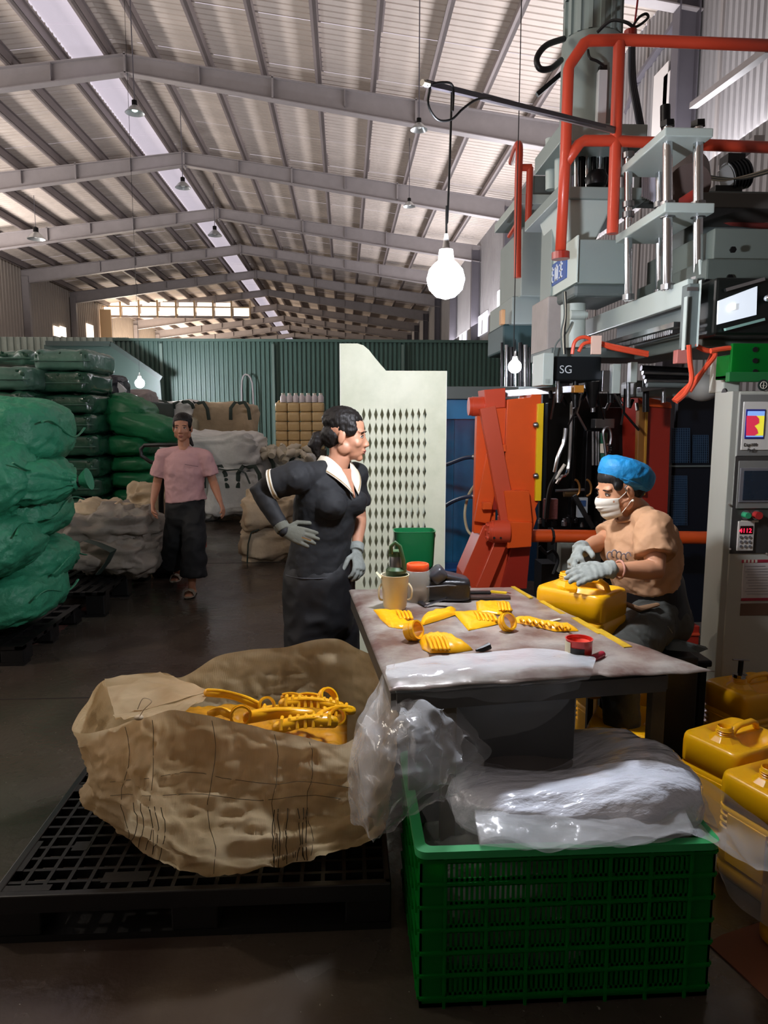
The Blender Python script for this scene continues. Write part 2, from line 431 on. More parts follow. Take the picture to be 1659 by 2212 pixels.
# green partition across the hall
pt = corr('x', 17, -5.25, 5.2, 0, at(500, 735, 17).z, .105, .03, 'wall_partition', partm)
corr('x', 18.5, -14.6, -5.3, 0, at(120, 728, 18.5).z, .16, .03, 'sheet_lap', mat('faded_green_sheet', '8a9489', .5, var=.2), pt, None)
s = MB(); s.box(-5.25, 5.2, 16.96, 17.06, at(500, 735, 17).z-.03, at(500, 735, 17).z+.03); s.build('top_rail', partm, pt)
for px in (349, 590, 870):
    x = at(px, 800, 16.9).x; s = MB(); s.box(x-.03, x+.03, 16.9, 16.96, 0, 3.2); s.build('post', mat('partition_post', '5d7068', .5), pt)
s = MB(); x0 = at(524, 850, 16.9).x; x1 = at(546, 850, 16.9).x; zt = at(530, 822, 16.9).z; 
s.tube([(x0, 16.85, 1), (x0, 16.85, zt), (x1, 16.85, zt-.06), (x1, 16.85, 1)], .02, 6); s.build('door_frame_pipe', steel_p, pt)
lt = MB(); lt.prism([at(240, 745, 16), at(345, 815, 16), at(352, 900, 16), at(95, 900, 16), at(95, 745, 16)], (0, .1, 0))
o = lt.build('wall_lean_to', mat('dark_shed_sheet', '22332d', .5)); tag(o, kind='structure')
s = MB(); s.bar(at(100, 742, 15.9), at(240, 743, 15.9), .1, .1); s.bar(at(240, 743, 15.9), at(350, 818, 15.9), .1, .1); s.build('sheet_edge', mat('dark_shed_edge', '1b2723', .5), o)

# ------------------------------------------------------------------ lamps
def V0(*a): return Vector(a)
def bulb(name, label, p, r, col, strength, cord_top, group=None):
    t = thing(name, label, 'lamp', p, 0, group)
    b_ = MB(); b_.lathe([(0.001, -r), (r*.5, -r*.87), (r*.87, -r*.5), (r, 0), (r*.87, r*.5), (r*.62, r*.78), (r*.42, r*.95)], p, 28)
    b_.build('bulb', mat('lit_bulb_'+col+str(strength), 'ffffff', .3, emit=col, estr=strength), t, smooth=True)
    s = MB(); s.lathe([(r*.40, r*.93), (r*.42, r*1.0), (r*.36, r*1.5), (r*.2, r*1.6), (.006, r*2.3)], p, 20); s.build('socket', mat('lamp_socket', 'e6e6e6', .4), t, smooth=True)
    c_ = MB(); c_.tube([Vector(p)+Vector((0, 0, r*2.2)), Vector(p)+Vector((0, 0, r*2.2+.1))] + [Vector(q) for q in cord_top], .004, 6); c_.build('cord', blackr, t)
    return t
KEY = at(963, 604, 2.62)
bulb('hanging_lamp', 'big bright white bulb hanging from a cord above the work table', KEY, .068, 'f0f4ff', 560, [at(966, 480, 2.625), at(972, 330, 2.63), at(976, 192, 2.64)])
bulb('hanging_lamp', 'small white work bulb glowing behind the top of the orange clamp frame', at(1112, 792, 6.0), .055, 'f3f0ff', 160, [at(1112, 640, 6.0), V0(at(1112, 640, 6.0).x, 6.0, roofz(at(1112, 640, 6.0).x)+.01)])
bulb('hanging_lamp', 'distant white bulb shining above the green bales by the partition', at(302, 828, 14.5), .09, 'f2f6ff', 1300, [V0(at(302, 760, 14.5).x, 14.5, roofz(-4)+.01)])
def highbay(px, py, y, r, label, lit=0):
    p = at(px, py, y); t = thing('high_bay_lamp', label, 'lamp', p)
    s = MB(); s.lathe([(r, -r*.45), (r*.97, -r*.45), (r*.5, r*.1), (r*.3, r*.3), (r*.3, r*.25), (r*.52, r*.12), (r, -r*.43)], p, 24, cap=False)
    s.build('shade', mat('lamp_shade_alu', 'b9bcbc', .35, metal=.6), t, smooth=True)
    s = MB(); s.lathe([(.02, -r*.3), (r*.3, -r*.2), (r*.25, r*.2), (.02, r*.25)], p, 16)
    s.build('bulb', mat('pale_lit_bulb', 'eafff6', .3, emit='e2fff4', estr=1.6) if lit else mat('unlit_bulb', 'd9dad6', .2), t, smooth=True)
    s = MB(); s.lathe([(r*.28, r*.25), (r*.28, r*.8), (r*.1, r*.9)], p, 16); s.build('housing', darkst, t, smooth=True)
    s = MB(); zt = roofz(p.x)+.01; s.tube([p+Vector((0, 0, r*.85)), (p.x, p.y, zt)], .01, 6); s.build('hanging_rod', steel_pd, t)
highbay(291, 235, 13.8, .17, 'pale greenish lit high bay lamp under the ridge skylight', 1)
highbay(905, 272, 13.0, .15, 'unlit grey bell-shaped high bay lamp right of the roof centre')
highbay(884, 440, 20.0, .17, 'faint unlit high bay lamp above and left of the brightest bulb')
highbay(78, 508, 26.0, .3, 'small dark high bay lamp under the left roof slope')
highbay(395, 398, 19.5, .2, 'unlit high bay lamp hanging below the ridge at the second rafter')
highbay(464, 502, 26.5, .25, 'unlit high bay lamp hanging below the ridge at the third rafter')
# boom carrying the lamp cord
t = thing('lamp_boom', 'long grey angle-iron boom reaching left from the machine railing with looped cable', 'boom', at(1325, 275, 4.12))
s = MB(); s.bar(at(918, 180, 2.5), at(1326, 278, 4.13), .018, .018); s.build('boom_bar', steel_pd, t)
s = MB(); s.bar(at(1040, 209, 2.9), at(1326, 283, 4.11), .012, .026); s.build('boom_angle', steel_p, t)
s = MB(); s.tube([at(930, 183, 2.52), at(925, 225, 2.52), at(945, 258, 2.55), at(975, 258, 2.58), at(1000, 235, 2.6), at(1030, 215, 2.65), at(1060, 212, 2.75)], .004, 8)
s.tube([at(930, 183, 2.52), at(955, 178, 2.56), at(978, 186, 2.6), at(978, 240, 2.6)], .004, 8); s.build('cable', blackr, t, smooth=True)
s = MB(); s.cyl(at(912, 178, 2.49), at(926, 182, 2.51), .010, n=10); s.build('end_cap', whitep, t)
# added fill bulb out of view at left, brightens the sacks and aisle
bulb('hanging_lamp', 'added white fill bulb hanging unseen left of the frame over the green sacks', Vector((-3.6, 3.2, 4.2)), .10, 'fff2e2', 330, [Vector((-3.6, 3.2, roofz(-3.6)))])
# ------------------------------------------------------------------ sacks and bales on the left
poly_g = mat('green_woven_poly', '35906c', .5, var=.16, vscale=6, bump=.55, bscale=16, bdist=.03)
poly_gd = mat('deep_green_woven_poly', '1f7a4c', .4, var=.2, vscale=4, bump=.35, bscale=10, bdist=.02)
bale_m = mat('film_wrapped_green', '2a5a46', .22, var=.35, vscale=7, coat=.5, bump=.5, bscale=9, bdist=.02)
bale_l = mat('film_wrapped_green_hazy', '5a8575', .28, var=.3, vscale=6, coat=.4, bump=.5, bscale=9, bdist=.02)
tan = mat('tan_woven_sack', 'bca88a', .65, var=.18, vscale=6, bump=.4, bscale=16, bdist=.02)
tan_d = mat('grey_beige_sack', '8d8478', .65, var=.22, vscale=5, bump=.4, bscale=14, bdist=.02)
white_s = mat('white_woven_sack', 'e0e0db', .55, var=.12, vscale=5, bump=.45, bscale=12, bdist=.03)
strapm = mat('dark_green_strap', '2b3b33', .6)

def sack(name, label, cat, c, rad, m, yaw=0, tilt=0, roll=0, seed=0, group=None, amp=.05, e=.55, seam=True, wr=.014, nu=90, nv=54, knot=None, base=None):
    c = Vector(c); M = (Matrix.Rotation(yaw, 4, 'Z') @ Matrix.Rotation(tilt, 4, 'Y') @ Matrix.Rotation(roll, 4, 'X'))
    t = thing(name, label, cat, (c.x, c.y, c.z-rad[2]*.9), 0, group)
    def fn(p, d):
        q = p.copy()
        n = d.normalized()
        a = amp*rad[2]*2*nz(p, 3.0, seed)+wr*1.3*(ridge(Vector((p.x*.6, p.y, p.z*1.6)), 9, seed)-.5)+wr*.8*(ridge(Vector((p.x, p.y, p.z)), 19, seed+3)-.5)+wr*.35*(ridge(p, 43, seed+5)-.5)
        if knot:
            tt = max(0, (d.x*knot-.55)/.45); q.y *= 1-.8*tt**1.6; q.z *= 1-.8*tt**1.6
            ang = math.atan2(d.z, d.y); a += .02*tt*math.sin(ang*11)
        return q+n*a
    b_ = MB(); b_.ell(c, rad, M, nu, nv, e, e if not knot else .9, fn)
    o = b_.build('bag', m, t, smooth=True, ang=180)
    if seam:
        pts = []
        for k in range(25):
            y = rad[1]*(-.86+1.72*k/24); pts.append(c+M @ Vector((rad[0]*1.0, y, rad[2]*.25*math.sin(k*.22+seed))))
        s = MB(); s.tube(pts, [(.010, .005)]*25, 6); s.build('stitched_seam', m, t, smooth=True)
    if knot:
        s = MB(); k0 = c+M @ Vector((knot*rad[0]*.99, 0, 0)); k1 = c+M @ Vector((knot*(rad[0]+.09), .0, .03))
        s.tube([k0, k0.lerp(k1, .3), k0.lerp(k1, .6), k1], [.05, .028, .05, .075], 14); s.build('tied_neck', m, t, smooth=True)
        s = MB(); kk = k0.lerp(k1, .32); s.tube([kk+M @ Vector((0, .035*math.cos(a/8*6.283), .035*math.sin(a/8*6.283))) for a in range(9)], .006, 6); s.build('tie_string', blackr, t)
    return t
def A(px, py, y): return at(px, py, y)
# near stack of plump green sacks (left edge)
Y0 = 4.9
G1 = 'plump green sacks on the left pallet'
def gs(px0, px1, py0, py1, y, label, seed, tilt=0, dy=.42, knot=None, yaw=0):
    c = A((px0+px1)/2, (py0+py1)/2, y); k = y/1560
    return sack('woven_sack', label, 'sack', c, ((px1-px0)/2*k, dy, (py1-py0)/2*k), poly_g, yaw, tilt, 0, seed, G1, seam=not knot, knot=knot, e=.62)
gs(-190, 134, 866, 1010, 5.0, 'largest plump green sack on top of the left stack', 1, R(-4))
gs(-60, 158, 985, 1085, 4.8, 'green sack with its tied neck pointing right, second from the top', 2, R(4), .36, knot=1)
gs(-180, 84, 985, 1135, 4.62, 'slanting green sack leaning in front of the knotted sack', 3, R(-28), .3)
gs(-150, 140, 1068, 1182, 4.95, 'long green sack right under the knotted one', 4, R(-12))
gs(-100, 150, 1150, 1236, 5.05, 'small green sack with pointed seam corner sticking out right', 5, R(8), .36)
gs(-190, 92, 1150, 1270, 4.6, 'slanting green sack low at the left edge above the bottom sack', 6, R(-30), .3)
gs(-180, 124, 1232, 1345, 4.85, 'bottom green sack of the stack lying on the black pallet', 7, R(-5), .42)
def pallet(name, label, x0, x1, y0, y1, z1, hid=False, m=blackp, rz=0):
    t = thing(name, label, 'pallet', ((x0+x1)/2, (y0+y1)/2, 0), rz)
    w_, d_ = (x1-x0)/2, (y1-y0)/2
    s = MB(); n = 9
    for k in range(n+1):
        x = -w_+(2*w_-.05)*k/n; s.box(x, x+.05, -d_, d_, z1-.025, z1)
    for k in range(7):
        y = -d_+(2*d_-.05)*k/6; s.box(-w_, w_, y, y+.05, z1-.03, z1-.004)
    s.build('deck', m, t, local=True)
    for i in (-1, 0, 1):
        for j in (-1, 0, 1):
            b_ = MB(); b_.box(i*(w_-.07)-.07, i*(w_-.07)+.07, j*(d_-.07)-.07, j*(d_-.07)+.07, .02, z1-.02); b_.build('foot', m, t, local=True, bevel=.006)
    for j in (-1, 0, 1):
        b_ = MB(); b_.box(-w_, w_, j*(d_-.05)-.05, j*(d_-.05)+.05, 0, .022); b_.build('runner', m, t, local=True)
    return t
pallet('plastic_pallet', 'black pallet under the plump green sacks at the left edge', -3.3, -2.02, 4.45, 5.45, .13)
# film wrapped bales of green canisters
G2 = 'film wrapped bales of green canisters'
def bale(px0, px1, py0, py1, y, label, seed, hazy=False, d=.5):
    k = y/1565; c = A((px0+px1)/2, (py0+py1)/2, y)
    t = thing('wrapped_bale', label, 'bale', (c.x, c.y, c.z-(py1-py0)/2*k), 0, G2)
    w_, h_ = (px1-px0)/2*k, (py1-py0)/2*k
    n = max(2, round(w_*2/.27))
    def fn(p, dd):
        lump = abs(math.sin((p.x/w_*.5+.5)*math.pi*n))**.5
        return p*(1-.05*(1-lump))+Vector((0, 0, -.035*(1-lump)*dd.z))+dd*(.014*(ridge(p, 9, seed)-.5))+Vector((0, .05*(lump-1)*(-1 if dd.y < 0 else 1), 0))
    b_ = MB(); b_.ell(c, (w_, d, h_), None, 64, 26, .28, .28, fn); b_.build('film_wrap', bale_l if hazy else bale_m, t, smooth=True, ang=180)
    s = MB(); yy = c.y-d-.012
    s.box(c.x-w_*.93, c.x+w_*.93, yy-.006, yy+.05, c.z-h_*.12, c.z-h_*.06); s.build('film_band', bale_l, t)
    for k in range(n):
        xc = c.x-w_+2*w_*(k+.5)/n; s = MB(); s.box(xc-w_/n*.45, xc+w_/n*.45, yy+.02, yy+.06, c.z+h_*.15, c.z+h_*.5)
        s.box(xc-w_/n*.12, xc+w_/n*.12, yy+.0, yy+.06, c.z+h_*.5, c.z+h_*.72); s.build('canister', bale_m, t, bevel=.01)
    return t
rows = [(762, 806), (806, 852), (854, 894), (894, 936), (937, 982), (984, 1026), (1026, 1066), (1066, 1108)]
ords = ['topmost', 'second from top', 'third from top', 'fourth from top', 'fifth from top', 'sixth from top', 'seventh from top', 'lowest']
for i, (a_, b_) in enumerate(rows):
    dx = (0, -4, 6, 8, 14, 16, 20, 22)[i]
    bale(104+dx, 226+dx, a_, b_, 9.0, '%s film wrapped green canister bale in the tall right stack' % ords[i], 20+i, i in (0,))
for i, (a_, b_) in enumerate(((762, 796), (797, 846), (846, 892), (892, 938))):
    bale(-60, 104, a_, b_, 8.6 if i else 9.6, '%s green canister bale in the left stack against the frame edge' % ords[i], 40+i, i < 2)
# base under the left bale stack is another bale column hidden by sacks
for i, (a_, b_) in enumerate(((938, 985), (985, 1032), (1032, 1080), (1080, 1126))):
    bale(-60, 112, a_, b_, 8.6, '%s green canister bale of the left stack behind the plump sacks' % ('upper', 'second', 'third', 'lowest')[i], 50+i)
pallet('plastic_pallet', 'black pallet under the tall stack of wrapped green bales', -3.5, -2.65, 8.55, 9.5, A(180, 1110, 9).z)
pallet('plastic_pallet', 'black pallet under the left stack of wrapped green bales', -4.75, -3.55, 8.15, 9.1, A(0, 1128, 8.6).z)
G3 = 'green sacks behind the bales'
def g2(px0, px1, py0, py1, y, label, seed, tilt=0, m=poly_gd, knot=None):
    c = A((px0+px1)/2, (py0+py1)/2, y); k = y/1565
    return sack('woven_sack', label, 'sack', c, ((px1-px0)/2*k, .42, (py1-py0)/2*k), m, 0, tilt, 0, seed, G3, seam=False, nu=40, nv=24, e=.65, wr=.02, knot=knot)
g2(234, 330, 856, 930, 9.4, 'upper green sack bulging over the right bale stack', 61, R(20))
g2(236, 392, 890, 950, 9.3, 'long green sack sloping down behind the walking woman', 62, R(14))
g2(238, 336, 938, 984, 9.3, 'dark green sack beside the fifth bale', 63)
g2(246, 345, 982, 1018, 9.3, 'flat dark green sack near the loop handle', 64)
g2(246, 345, 1014, 1052, 9.3, 'green sack low beside the sixth bale', 65)
g2(252, 350, 1050, 1095, 9.3, 'lowest dark green sack beside the bale stack', 66)
g2(252, 350, 1092, 1128, 9.3, 'bottom green sack resting on the floor behind the beige bundle', 67)
# dark bundle and grey shed objects behind
sack('plastic_bundle', 'dark plastic bundle with a white paper corner below the distant bulb', 'bundle', A(245, 838, 11), (.19, .3, .18), mat('dark_bundle', '2a2b33', .4), seed=70, seam=False)
o = MB(); o.prism([A(253, 856, 10.75), A(254, 824, 10.75), A(270, 842, 10.75), A(266, 856, 10.75)], (0, .1, 0)); tag(o.build('paper_sheet', mat('white_paper', 'd8dade', .6)), 'white folded paper corner on the dark plastic bundle', 'paper')
sack('grey_sack', 'pinkish grey round sack right under the distant bulb', 'sack', A(302, 872, 12), (.26, .3, .22), mat('pink_grey_sack', '8f8583', .7), seed=71, seam=False, e=.5)
# support column of crates under them
m = MB(); m.box(A(225, 900, 11).x, A(330, 900, 11).x, 10.6, 12.4, 0, A(245, 868, 11).z); o = m.build('storage_box', mat('dark_storage', '20322b', .5), bevel=.02); tag(o, 'dark tall storage box behind the green sacks holding a bundle', 'box')

def bigbag(name, label, px0, px1, py0, py1, y, d, m, seed, loops=True, e=.3, wr=.03, amp=.04, cat='bulk bag', ygroup=None, sm=None, top_dip=0):
    k = y/1565; a0 = A(px0, py1, y); a1 = A(px1, py0, y); c = (a0+a1)/2; c.y = y+d
    t = thing(name, label, cat, (c.x, c.y, a0.z), 0, ygroup)
    rad = ((a1.x-a0.x)/2, d, (a1.z-a0.z)/2)
    def fn(p, dd):
        q = p+dd*(amp*nz(p, 2.2, seed)*2+wr*(ridge(Vector((p.x, p.y, p.z*2.2)), 4.5, seed)-.5)+wr*.5*(ridge(p, 12, seed+1)-.5))
        if dd.z > .4 and top_dip: q.z -= top_dip*(dd.z-.4)*(1-min(1, math.hypot(p.x/rad[0], p.y/rad[1])))
        return q
    b_ = MB(); b_.ell(c, rad, None, 72, 44, e, e, fn); b_.build('bag', m, t, smooth=True, ang=180)
    if loops:
        for sx in (-.62, .62):
            x = c.x+rad[0]*sx; y_ = c.y-rad[1]*1.0
            s = MB(); s.tube([(x-.16, y_-.02, c.z+rad[2]*.2), (x-.15, y_-.04, c.z+rad[2]*.75), (x-.08, y_+.0, c.z+rad[2]*1.02), (x, y_-.02, c.z+rad[2]*.98), (x+.08, y_, c.z+rad[2]*1.02), (x+.15, y_-.04, c.z+rad[2]*.72), (x+.17, y_-.02, c.z+rad[2]*.2)],
                             [(.03, .006)]*7, 8, ref=(1, 0, .1)); s.build('lifting_loop', sm or strapm, t, smooth=True)
    return t
bigbag('bulk_bag', 'large white woven bulk bag standing on the floor behind the walking woman', 446, 560, 1008, 1122, 10.3, .5, white_s, 80, amp=.05, e=.35)
bigbag('bulk_bag', 'crumpled white bulk bag under the woman s left arm, set left of the tall one', 340, 462, 1010, 1124, 10.6, .5, white_s, 81, loops=False)
bigbag('bulk_bag', 'wide flat white bulk bag with a drooping right corner, laid across two bags', 330, 560, 938, 1016, 10.3, .55, white_s, 82, loops=False, e=.45, wr=.05)
s = thing('hanging_strap', 'dark green folded strap lying between the two layers of white bags', 'strap', A(510, 1020, 10.2))
b_ = MB(); b_.tube([A(468, 1012, 10.2), A(490, 1016, 10.16), A(515, 1014, 10.15), A(530, 1022, 10.15), A(540, 1045, 10.15)], [(.05, .01)]*5, 8); b_.build('webbing', strapm, s, smooth=True)
bigbag('bulk_bag', 'beige bulk bag with round lifting loops on top of the rear stack', 405, 545, 870, 962, 12.6, .55, tan, 83, e=.32)
bigbag('bulk_bag', 'bright white bulk bag with striped strap at the left of the rear stack', 330, 412, 868, 905, 12.4, .4, white_s, 84, loops=True)
bigbag('bulk_bag', 'plain cream bulk bag under the bright white one in the rear stack', 332, 420, 902, 962, 12.4, .4, mat('cream_woven', 'b9b39c', .6, bump=.4, bscale=10), 85, loops=False)
bigbag('bulk_bag', 'lower rear bulk bag hidden behind the white bags', 340, 545, 972, 1085, 12.6, .6, tan, 86, loops=False)
bigbag('bulk_bag', 'white bulk bag heaped with pale bottles beside the stander s elbow', 547, 672, 985, 1100, 10.9, .55, white_s, 87, loops=True, top_dip=.1)
# pale bottles heaped in that bag
botm = mat('pale_bottle', 'd6cdb8', .45)
root = None
for k in range(46):
    px = random.uniform(555, 668); py = random.uniform(966, 992); y = 10.75+random.uniform(0, .8)
    p = A(px, py, y)
    if root is None:
        root = thing('plastic_bottle', 'pale plastic bottle lying in the heap on the white bulk bag', 'bottle', p, 0, 'pale bottles heaped on the white bulk bag')
        s = MB(); s.lathe([(.02, -.12), (.05, -.12), (.055, -.10), (.055, .04), (.02, .085), (.02, .11)], p, 12, Matrix.Rotation(1.2, 3, 'X')); s.build('bottle_body', botm, root, smooth=True)
        o = root
    else: o = copy_tree(root)
    o.location = p; o.rotation_euler = (random.uniform(-.6, .6), random.uniform(-.6, .6), random.uniform(0, 6))
# stacked box block of pale canisters
G4 = 'pale wrapped blocks of canisters in the tall square stack'
kk = 12.0
proto = None
cols = 4; x0, x1 = A(594, 900, kk).x, A(700, 900, kk).x; cw = (x1-x0)/cols
zt, zb = A(640, 869, kk).z, A(640, 972, kk).z; rh = (zt-zb)/5
rn = ['bottom', 'second', 'third', 'fourth', 'top']
for r_ in range(5):
    for c_ in range(cols):
        if proto is None:
            proto = thing('canister_block', 'x', 'canister', (0, 0, 0), 0, G4)
            s = MB(); s.ell((0, 0, rh/2), (cw*.5, .2, rh*.5), None, 20, 14, .25, .25); s.build('canister_body', mat('honey_canister', 'e0c28e', .4, var=.15, vscale=10), proto, smooth=True, ang=180)
            s = MB(); s.tube([(-.05, -.1, rh*.97), (-.04, -.1, rh+.02), (.05, -.1, rh+.02), (.06, -.1, rh*.97)], .012, 6); s.build('carry_handle', mat('honey_handle', 'c9a868', .4), proto)
            s = MB(); s.box(-cw*.36, cw*.36, -.2, -.19, rh*.22, rh*.7); s.build('recessed_panel', mat('honey_panel', 'd3b27a', .4), proto, bevel=.004)
            o = proto
        else: o = copy_tree(proto)
        o['label'] = 'honey-coloured canister in the %s row of the square stack, %s' % (rn[r_], ('left end', 'left of middle', 'right of middle', 'right end')[c_])
        o.location = (x0+cw*(c_+.5), kk+.2, zb+rh*r_)
m = MB(); m.box(x0-.02, x1+.02, kk, kk+.8, 0, zb); o = m.build('wrapped_block', mat('dark_brown_base', '4a4234', .6), bevel=.02); tag(o, 'low wrapped base block under the square canister stack', 'box')  # base block in one even dark brown
for k in range(7):
    p = A(612+k*13.5, 868, kk+.05); t = thing('white_bottle', '%s white bottle in the row on top of the square stack' % ('leftmost', 'second from left', 'third from left', 'middle', 'third from right', 'second from right', 'rightmost')[k], 'bottle', (p.x, p.y, zt), 0, 'white bottles on top of the canister stack')
    s = MB(); s.lathe([(.001, 0), (.048, 0), (.05, .02), (.05, .09), (.03, .12), (.028, .13)], (p.x, p.y, zt), 12); s.build('bottle_body', mat('milky_bottle', 'ddd3d6', .35), t, smooth=True)
    s = MB(); s.lathe([(.03, .125), (.03, .15), (.001, .152)], (p.x, p.y, zt), 12); s.build('cap', whitep, t, smooth=True)
# tan sacks with flash in aisle behind stander
Yt = 7.6
bigbag('stuffed_sack', 'crumpled tan sack with dark strap at the bottom of the aisle pile', 524, 650, 1138, 1222, Yt, .42, tan, 90, loops=False, e=.45, wr=.05, cat='sack')
bigbag('stuffed_sack', 'open tan sack on top of the aisle pile showing yellow plastic', 520, 650, 1070, 1142, Yt, .42, tan, 91, loops=False, e=.42, wr=.05, cat='sack', top_dip=.12)
for k in range(7):
    p = A(596+k*5, 1080-(k % 3)*3, Yt+.25+.05*(k % 2)); q = thing('moulding_offcut', 'small yellow offcut in the mouth of the tan aisle sack', 'offcut', p, 0, 'yellow offcuts in the tan aisle sack')
    s = MB(); s.tube([p+Vector((-.05, 0, 0)), p+Vector((0, .01, .012)), p+Vector((.05, 0, -.005))], [(.022, .014), (.03, .016), (.018, .012)], 10, rnd=True); s.build('scrap_bar', yellow2, q, smooth=True)
s = thing('strap_band', 'dark strap wrapped over the lower tan sack in the aisle', 'strap', A(534, 1150, Yt)); b_ = MB()
b_.tube([A(560, 1144, Yt-.03), A(543, 1150, Yt-.04), A(536, 1175, Yt-.05), A(534, 1216, Yt-.04)], [(.03, .008)]*4, 8); b_.build('webbing', strapm, s, smooth=True)
# grey beige heap sacks on black pallet with pallet truck
bigbag('slumped_sack', 'grey-beige slumped sack low on the black pallet beside the green sacks', 112, 312, 1165, 1252, 5.9, .5, tan_d, 92, loops=False, e=.6, wr=.07, cat='sack')
bigbag('slumped_sack', 'grey-beige sack with drooping mouth folded over the lower one', 104, 300, 1112, 1188, 6.0, .45, tan_d, 93, loops=False, e=.6, wr=.08, cat='sack')
bigbag('slumped_sack', 'beige peaked sack on top of the slumped pile', 140, 262, 1092, 1140, 6.2, .35, tan, 94, loops=False, e=.8, wr=.07, cat='sack')
bigbag('beige_bundle', 'beige crumpled bundle standing behind the red pallet truck', 274, 350, 1052, 1150, 7.0, .3, tan, 95, loops=False, e=.5, wr=.06, cat='sack')
s = thing('strap_band', 'dark flat strap lying over the grey-beige slumped sack', 'strap', A(235, 1200, 5.8)); b_ = MB()
b_.tube([A(190, 1168, 5.85), A(215, 1176, 5.8), A(245, 1190, 5.78), A(232, 1215, 5.8), A(212, 1240, 5.8)], [(.05, .008)]*5, 8); b_.build('webbing', strapm, s, smooth=True)
pallet('plastic_pallet', 'black pallet under the slumped grey-beige sacks', -2.75, -1.88, 5.55, 6.9, .2)
# pallet truck
t = thing('pallet_truck', 'red hand pallet truck with black loop handle behind the walking woman', 'pallet truck', (A(315, 1215, 6.9).x, 6.9, 0))
tx = A(318, 1215, 6.9).x
s = MB(); s.prism([A(303, 1127, 6.9), A(330, 1124, 6.9), A(318, 1180, 6.9), A(312, 1216, 6.9), A(298, 1214, 6.9)], (0, .08, 0)); s.build('frame_plate', mat('truck_red', 'c23a22', .4), t, bevel=.005)
s = MB(); s.box(tx-.05, tx+.33, 6.92, 7.06, .42, .50); s.build('cross_head', mat('truck_red', 'c23a22'), t, bevel=.01)
s = MB(); s.box(A(306, 1150, 6.88).x, A(316, 1150, 6.88).x, 6.875, 6.9, A(310, 1163, 6.9).z, A(310, 1150, 6.9).z); s.build('sticker', whitep, t)
for dx in (0, .28):
    s = MB(); s.box(tx-.1+dx, tx+.06+dx, 7.0, 8.1, .09, .15); s.build('fork', mat('truck_red', 'c23a22'), t, bevel=.005)
s = MB(); s.cyl((tx+.05, 6.95, .09), (tx+.25, 6.95, .09), .09, n=20); s.build('wheel', blackr, t, smooth=True)
s = MB(); s.cyl((tx+.15, 6.95, .1), (tx+.15, 6.95, .45), .06, n=16); s.build('hydraulic_pump', darkst, t, smooth=True)
s = MB(); s.tube([(tx+.15, 6.93, .4), (tx+.18, 6.8, .75), A(350, 1040, 6.7), A(350, 1002, 6.65)], .025, 10); s.build('steering_rod', blackp, t, smooth=True)
lp = [A(350, 1003, 6.65), A(325, 998, 6.65), A(306, 985, 6.65), A(304, 970, 6.65), A(312, 962, 6.65), A(345, 961, 6.65), A(385, 962, 6.65), A(392, 972, 6.65), A(390, 988, 6.65), A(372, 1000, 6.65), A(350, 1003, 6.65)]
s = MB(); s.tube(lp, .018, 8); s.build('loop_handle', blackp, t, smooth=True)
# ------------------------------------------------------------------ moulding machine
# perforated guard door
YP = 4.2
t = thing('guard_door', 'cream sheet-metal guard door with diamond perforations and a stepped top', 'door', (at(850, 1275, YP).x, YP, 0))
x0 = at(735, 742, YP).x; x1 = at(962, 1000, YP).x; z1 = at(735, 742, YP).z; zs = at(900, 801, YP).z
gx0, gx1 = at(779, 900, YP).x, at(924, 900, YP).x; gz1, gz0 = at(850, 880, YP).z, at(850, 1300, YP).z
NC, NR = 11, 14
s = MB()
cw = (gx1-gx0)/NC; ch = (gz1-gz0)/NR
for i in range(NC):
    for j in range(NR):
        a, b_ = gx0+i*cw, gx0+(i+1)*cw; c, d = gz0+j*ch, gz0+(j+1)*ch; mx, mz = (a+b_)/2, (c+d)/2; hw, hh = cw*.30, ch*.46
        vs = [(a, c), (b_, c), (b_, d), (a, d), (mx, mz-hh), (mx+hw, mz), (mx, mz+hh), (mx-hw, mz)]
        s.add([(x, YP, z) for x, z in vs], [(0, 1, 4), (1, 5, 4), (1, 2, 5), (2, 6, 5), (2, 3, 6), (3, 7, 6), (3, 0, 7), (0, 4, 7)])
def q(xa, xb, za, zb): s.add([(xa, YP, za), (xb, YP, za), (xb, YP, zb), (xa, YP, zb)], [(0, 1, 2, 3)])
q(x0, gx0, 0, gz1); q(gx1, x1, 0, gz1); q(gx0, gx1, 0, gz0); q(x0, x1, gz1, zs)
crv = [at(735, 742, YP), at(772, 742, YP), at(785, 746, YP), at(797, 756, YP), at(810, 773, YP), at(834, 801, YP)]
s.add([(x0, YP, zs)]+[(p.x, YP, p.z) for p in crv], [tuple(range(7))])
o = s.build('perforated_sheet', cream, t, solid=.004)
s = MB(); s.box(x0-.004, x0+.006, YP, YP+.05, 0, z1); s.build('folded_edge', mat('pale_edge', 'eeeee2', .4), t)
s = MB(); s.box(x1-.004, x1+.004, YP, YP+.04, 0, zs); s.build('folded_edge', mat('pale_edge'
 , 'eeeee2'), t)
for zz in (.3, .9, 1.5):
    s = MB(); s.cyl((x0-.006, YP+.05, zz), (x0-.006, YP+.05, zz+.1), .012, n=10); s.build('hinge', steel, t)
# second sheet seen through the holes
t = thing('inner_guard_sheet', 'grey inner guard sheet seen through the diamond holes', 'panel', (x0+.25, YP+.22, 0))
s = MB(); s.box(x0+.03, at(915, 1000, YP+.2).x, YP+.12, YP+.123, .5, 1.72); s.build('sheet', mat('inner_sheet', 'c2c8b8', .5), t)
s = MB(); s.box(x0+.02, x1-.05, YP+.19, YP+.24, 0, .5); s.build('kick_plate', greyd, t)

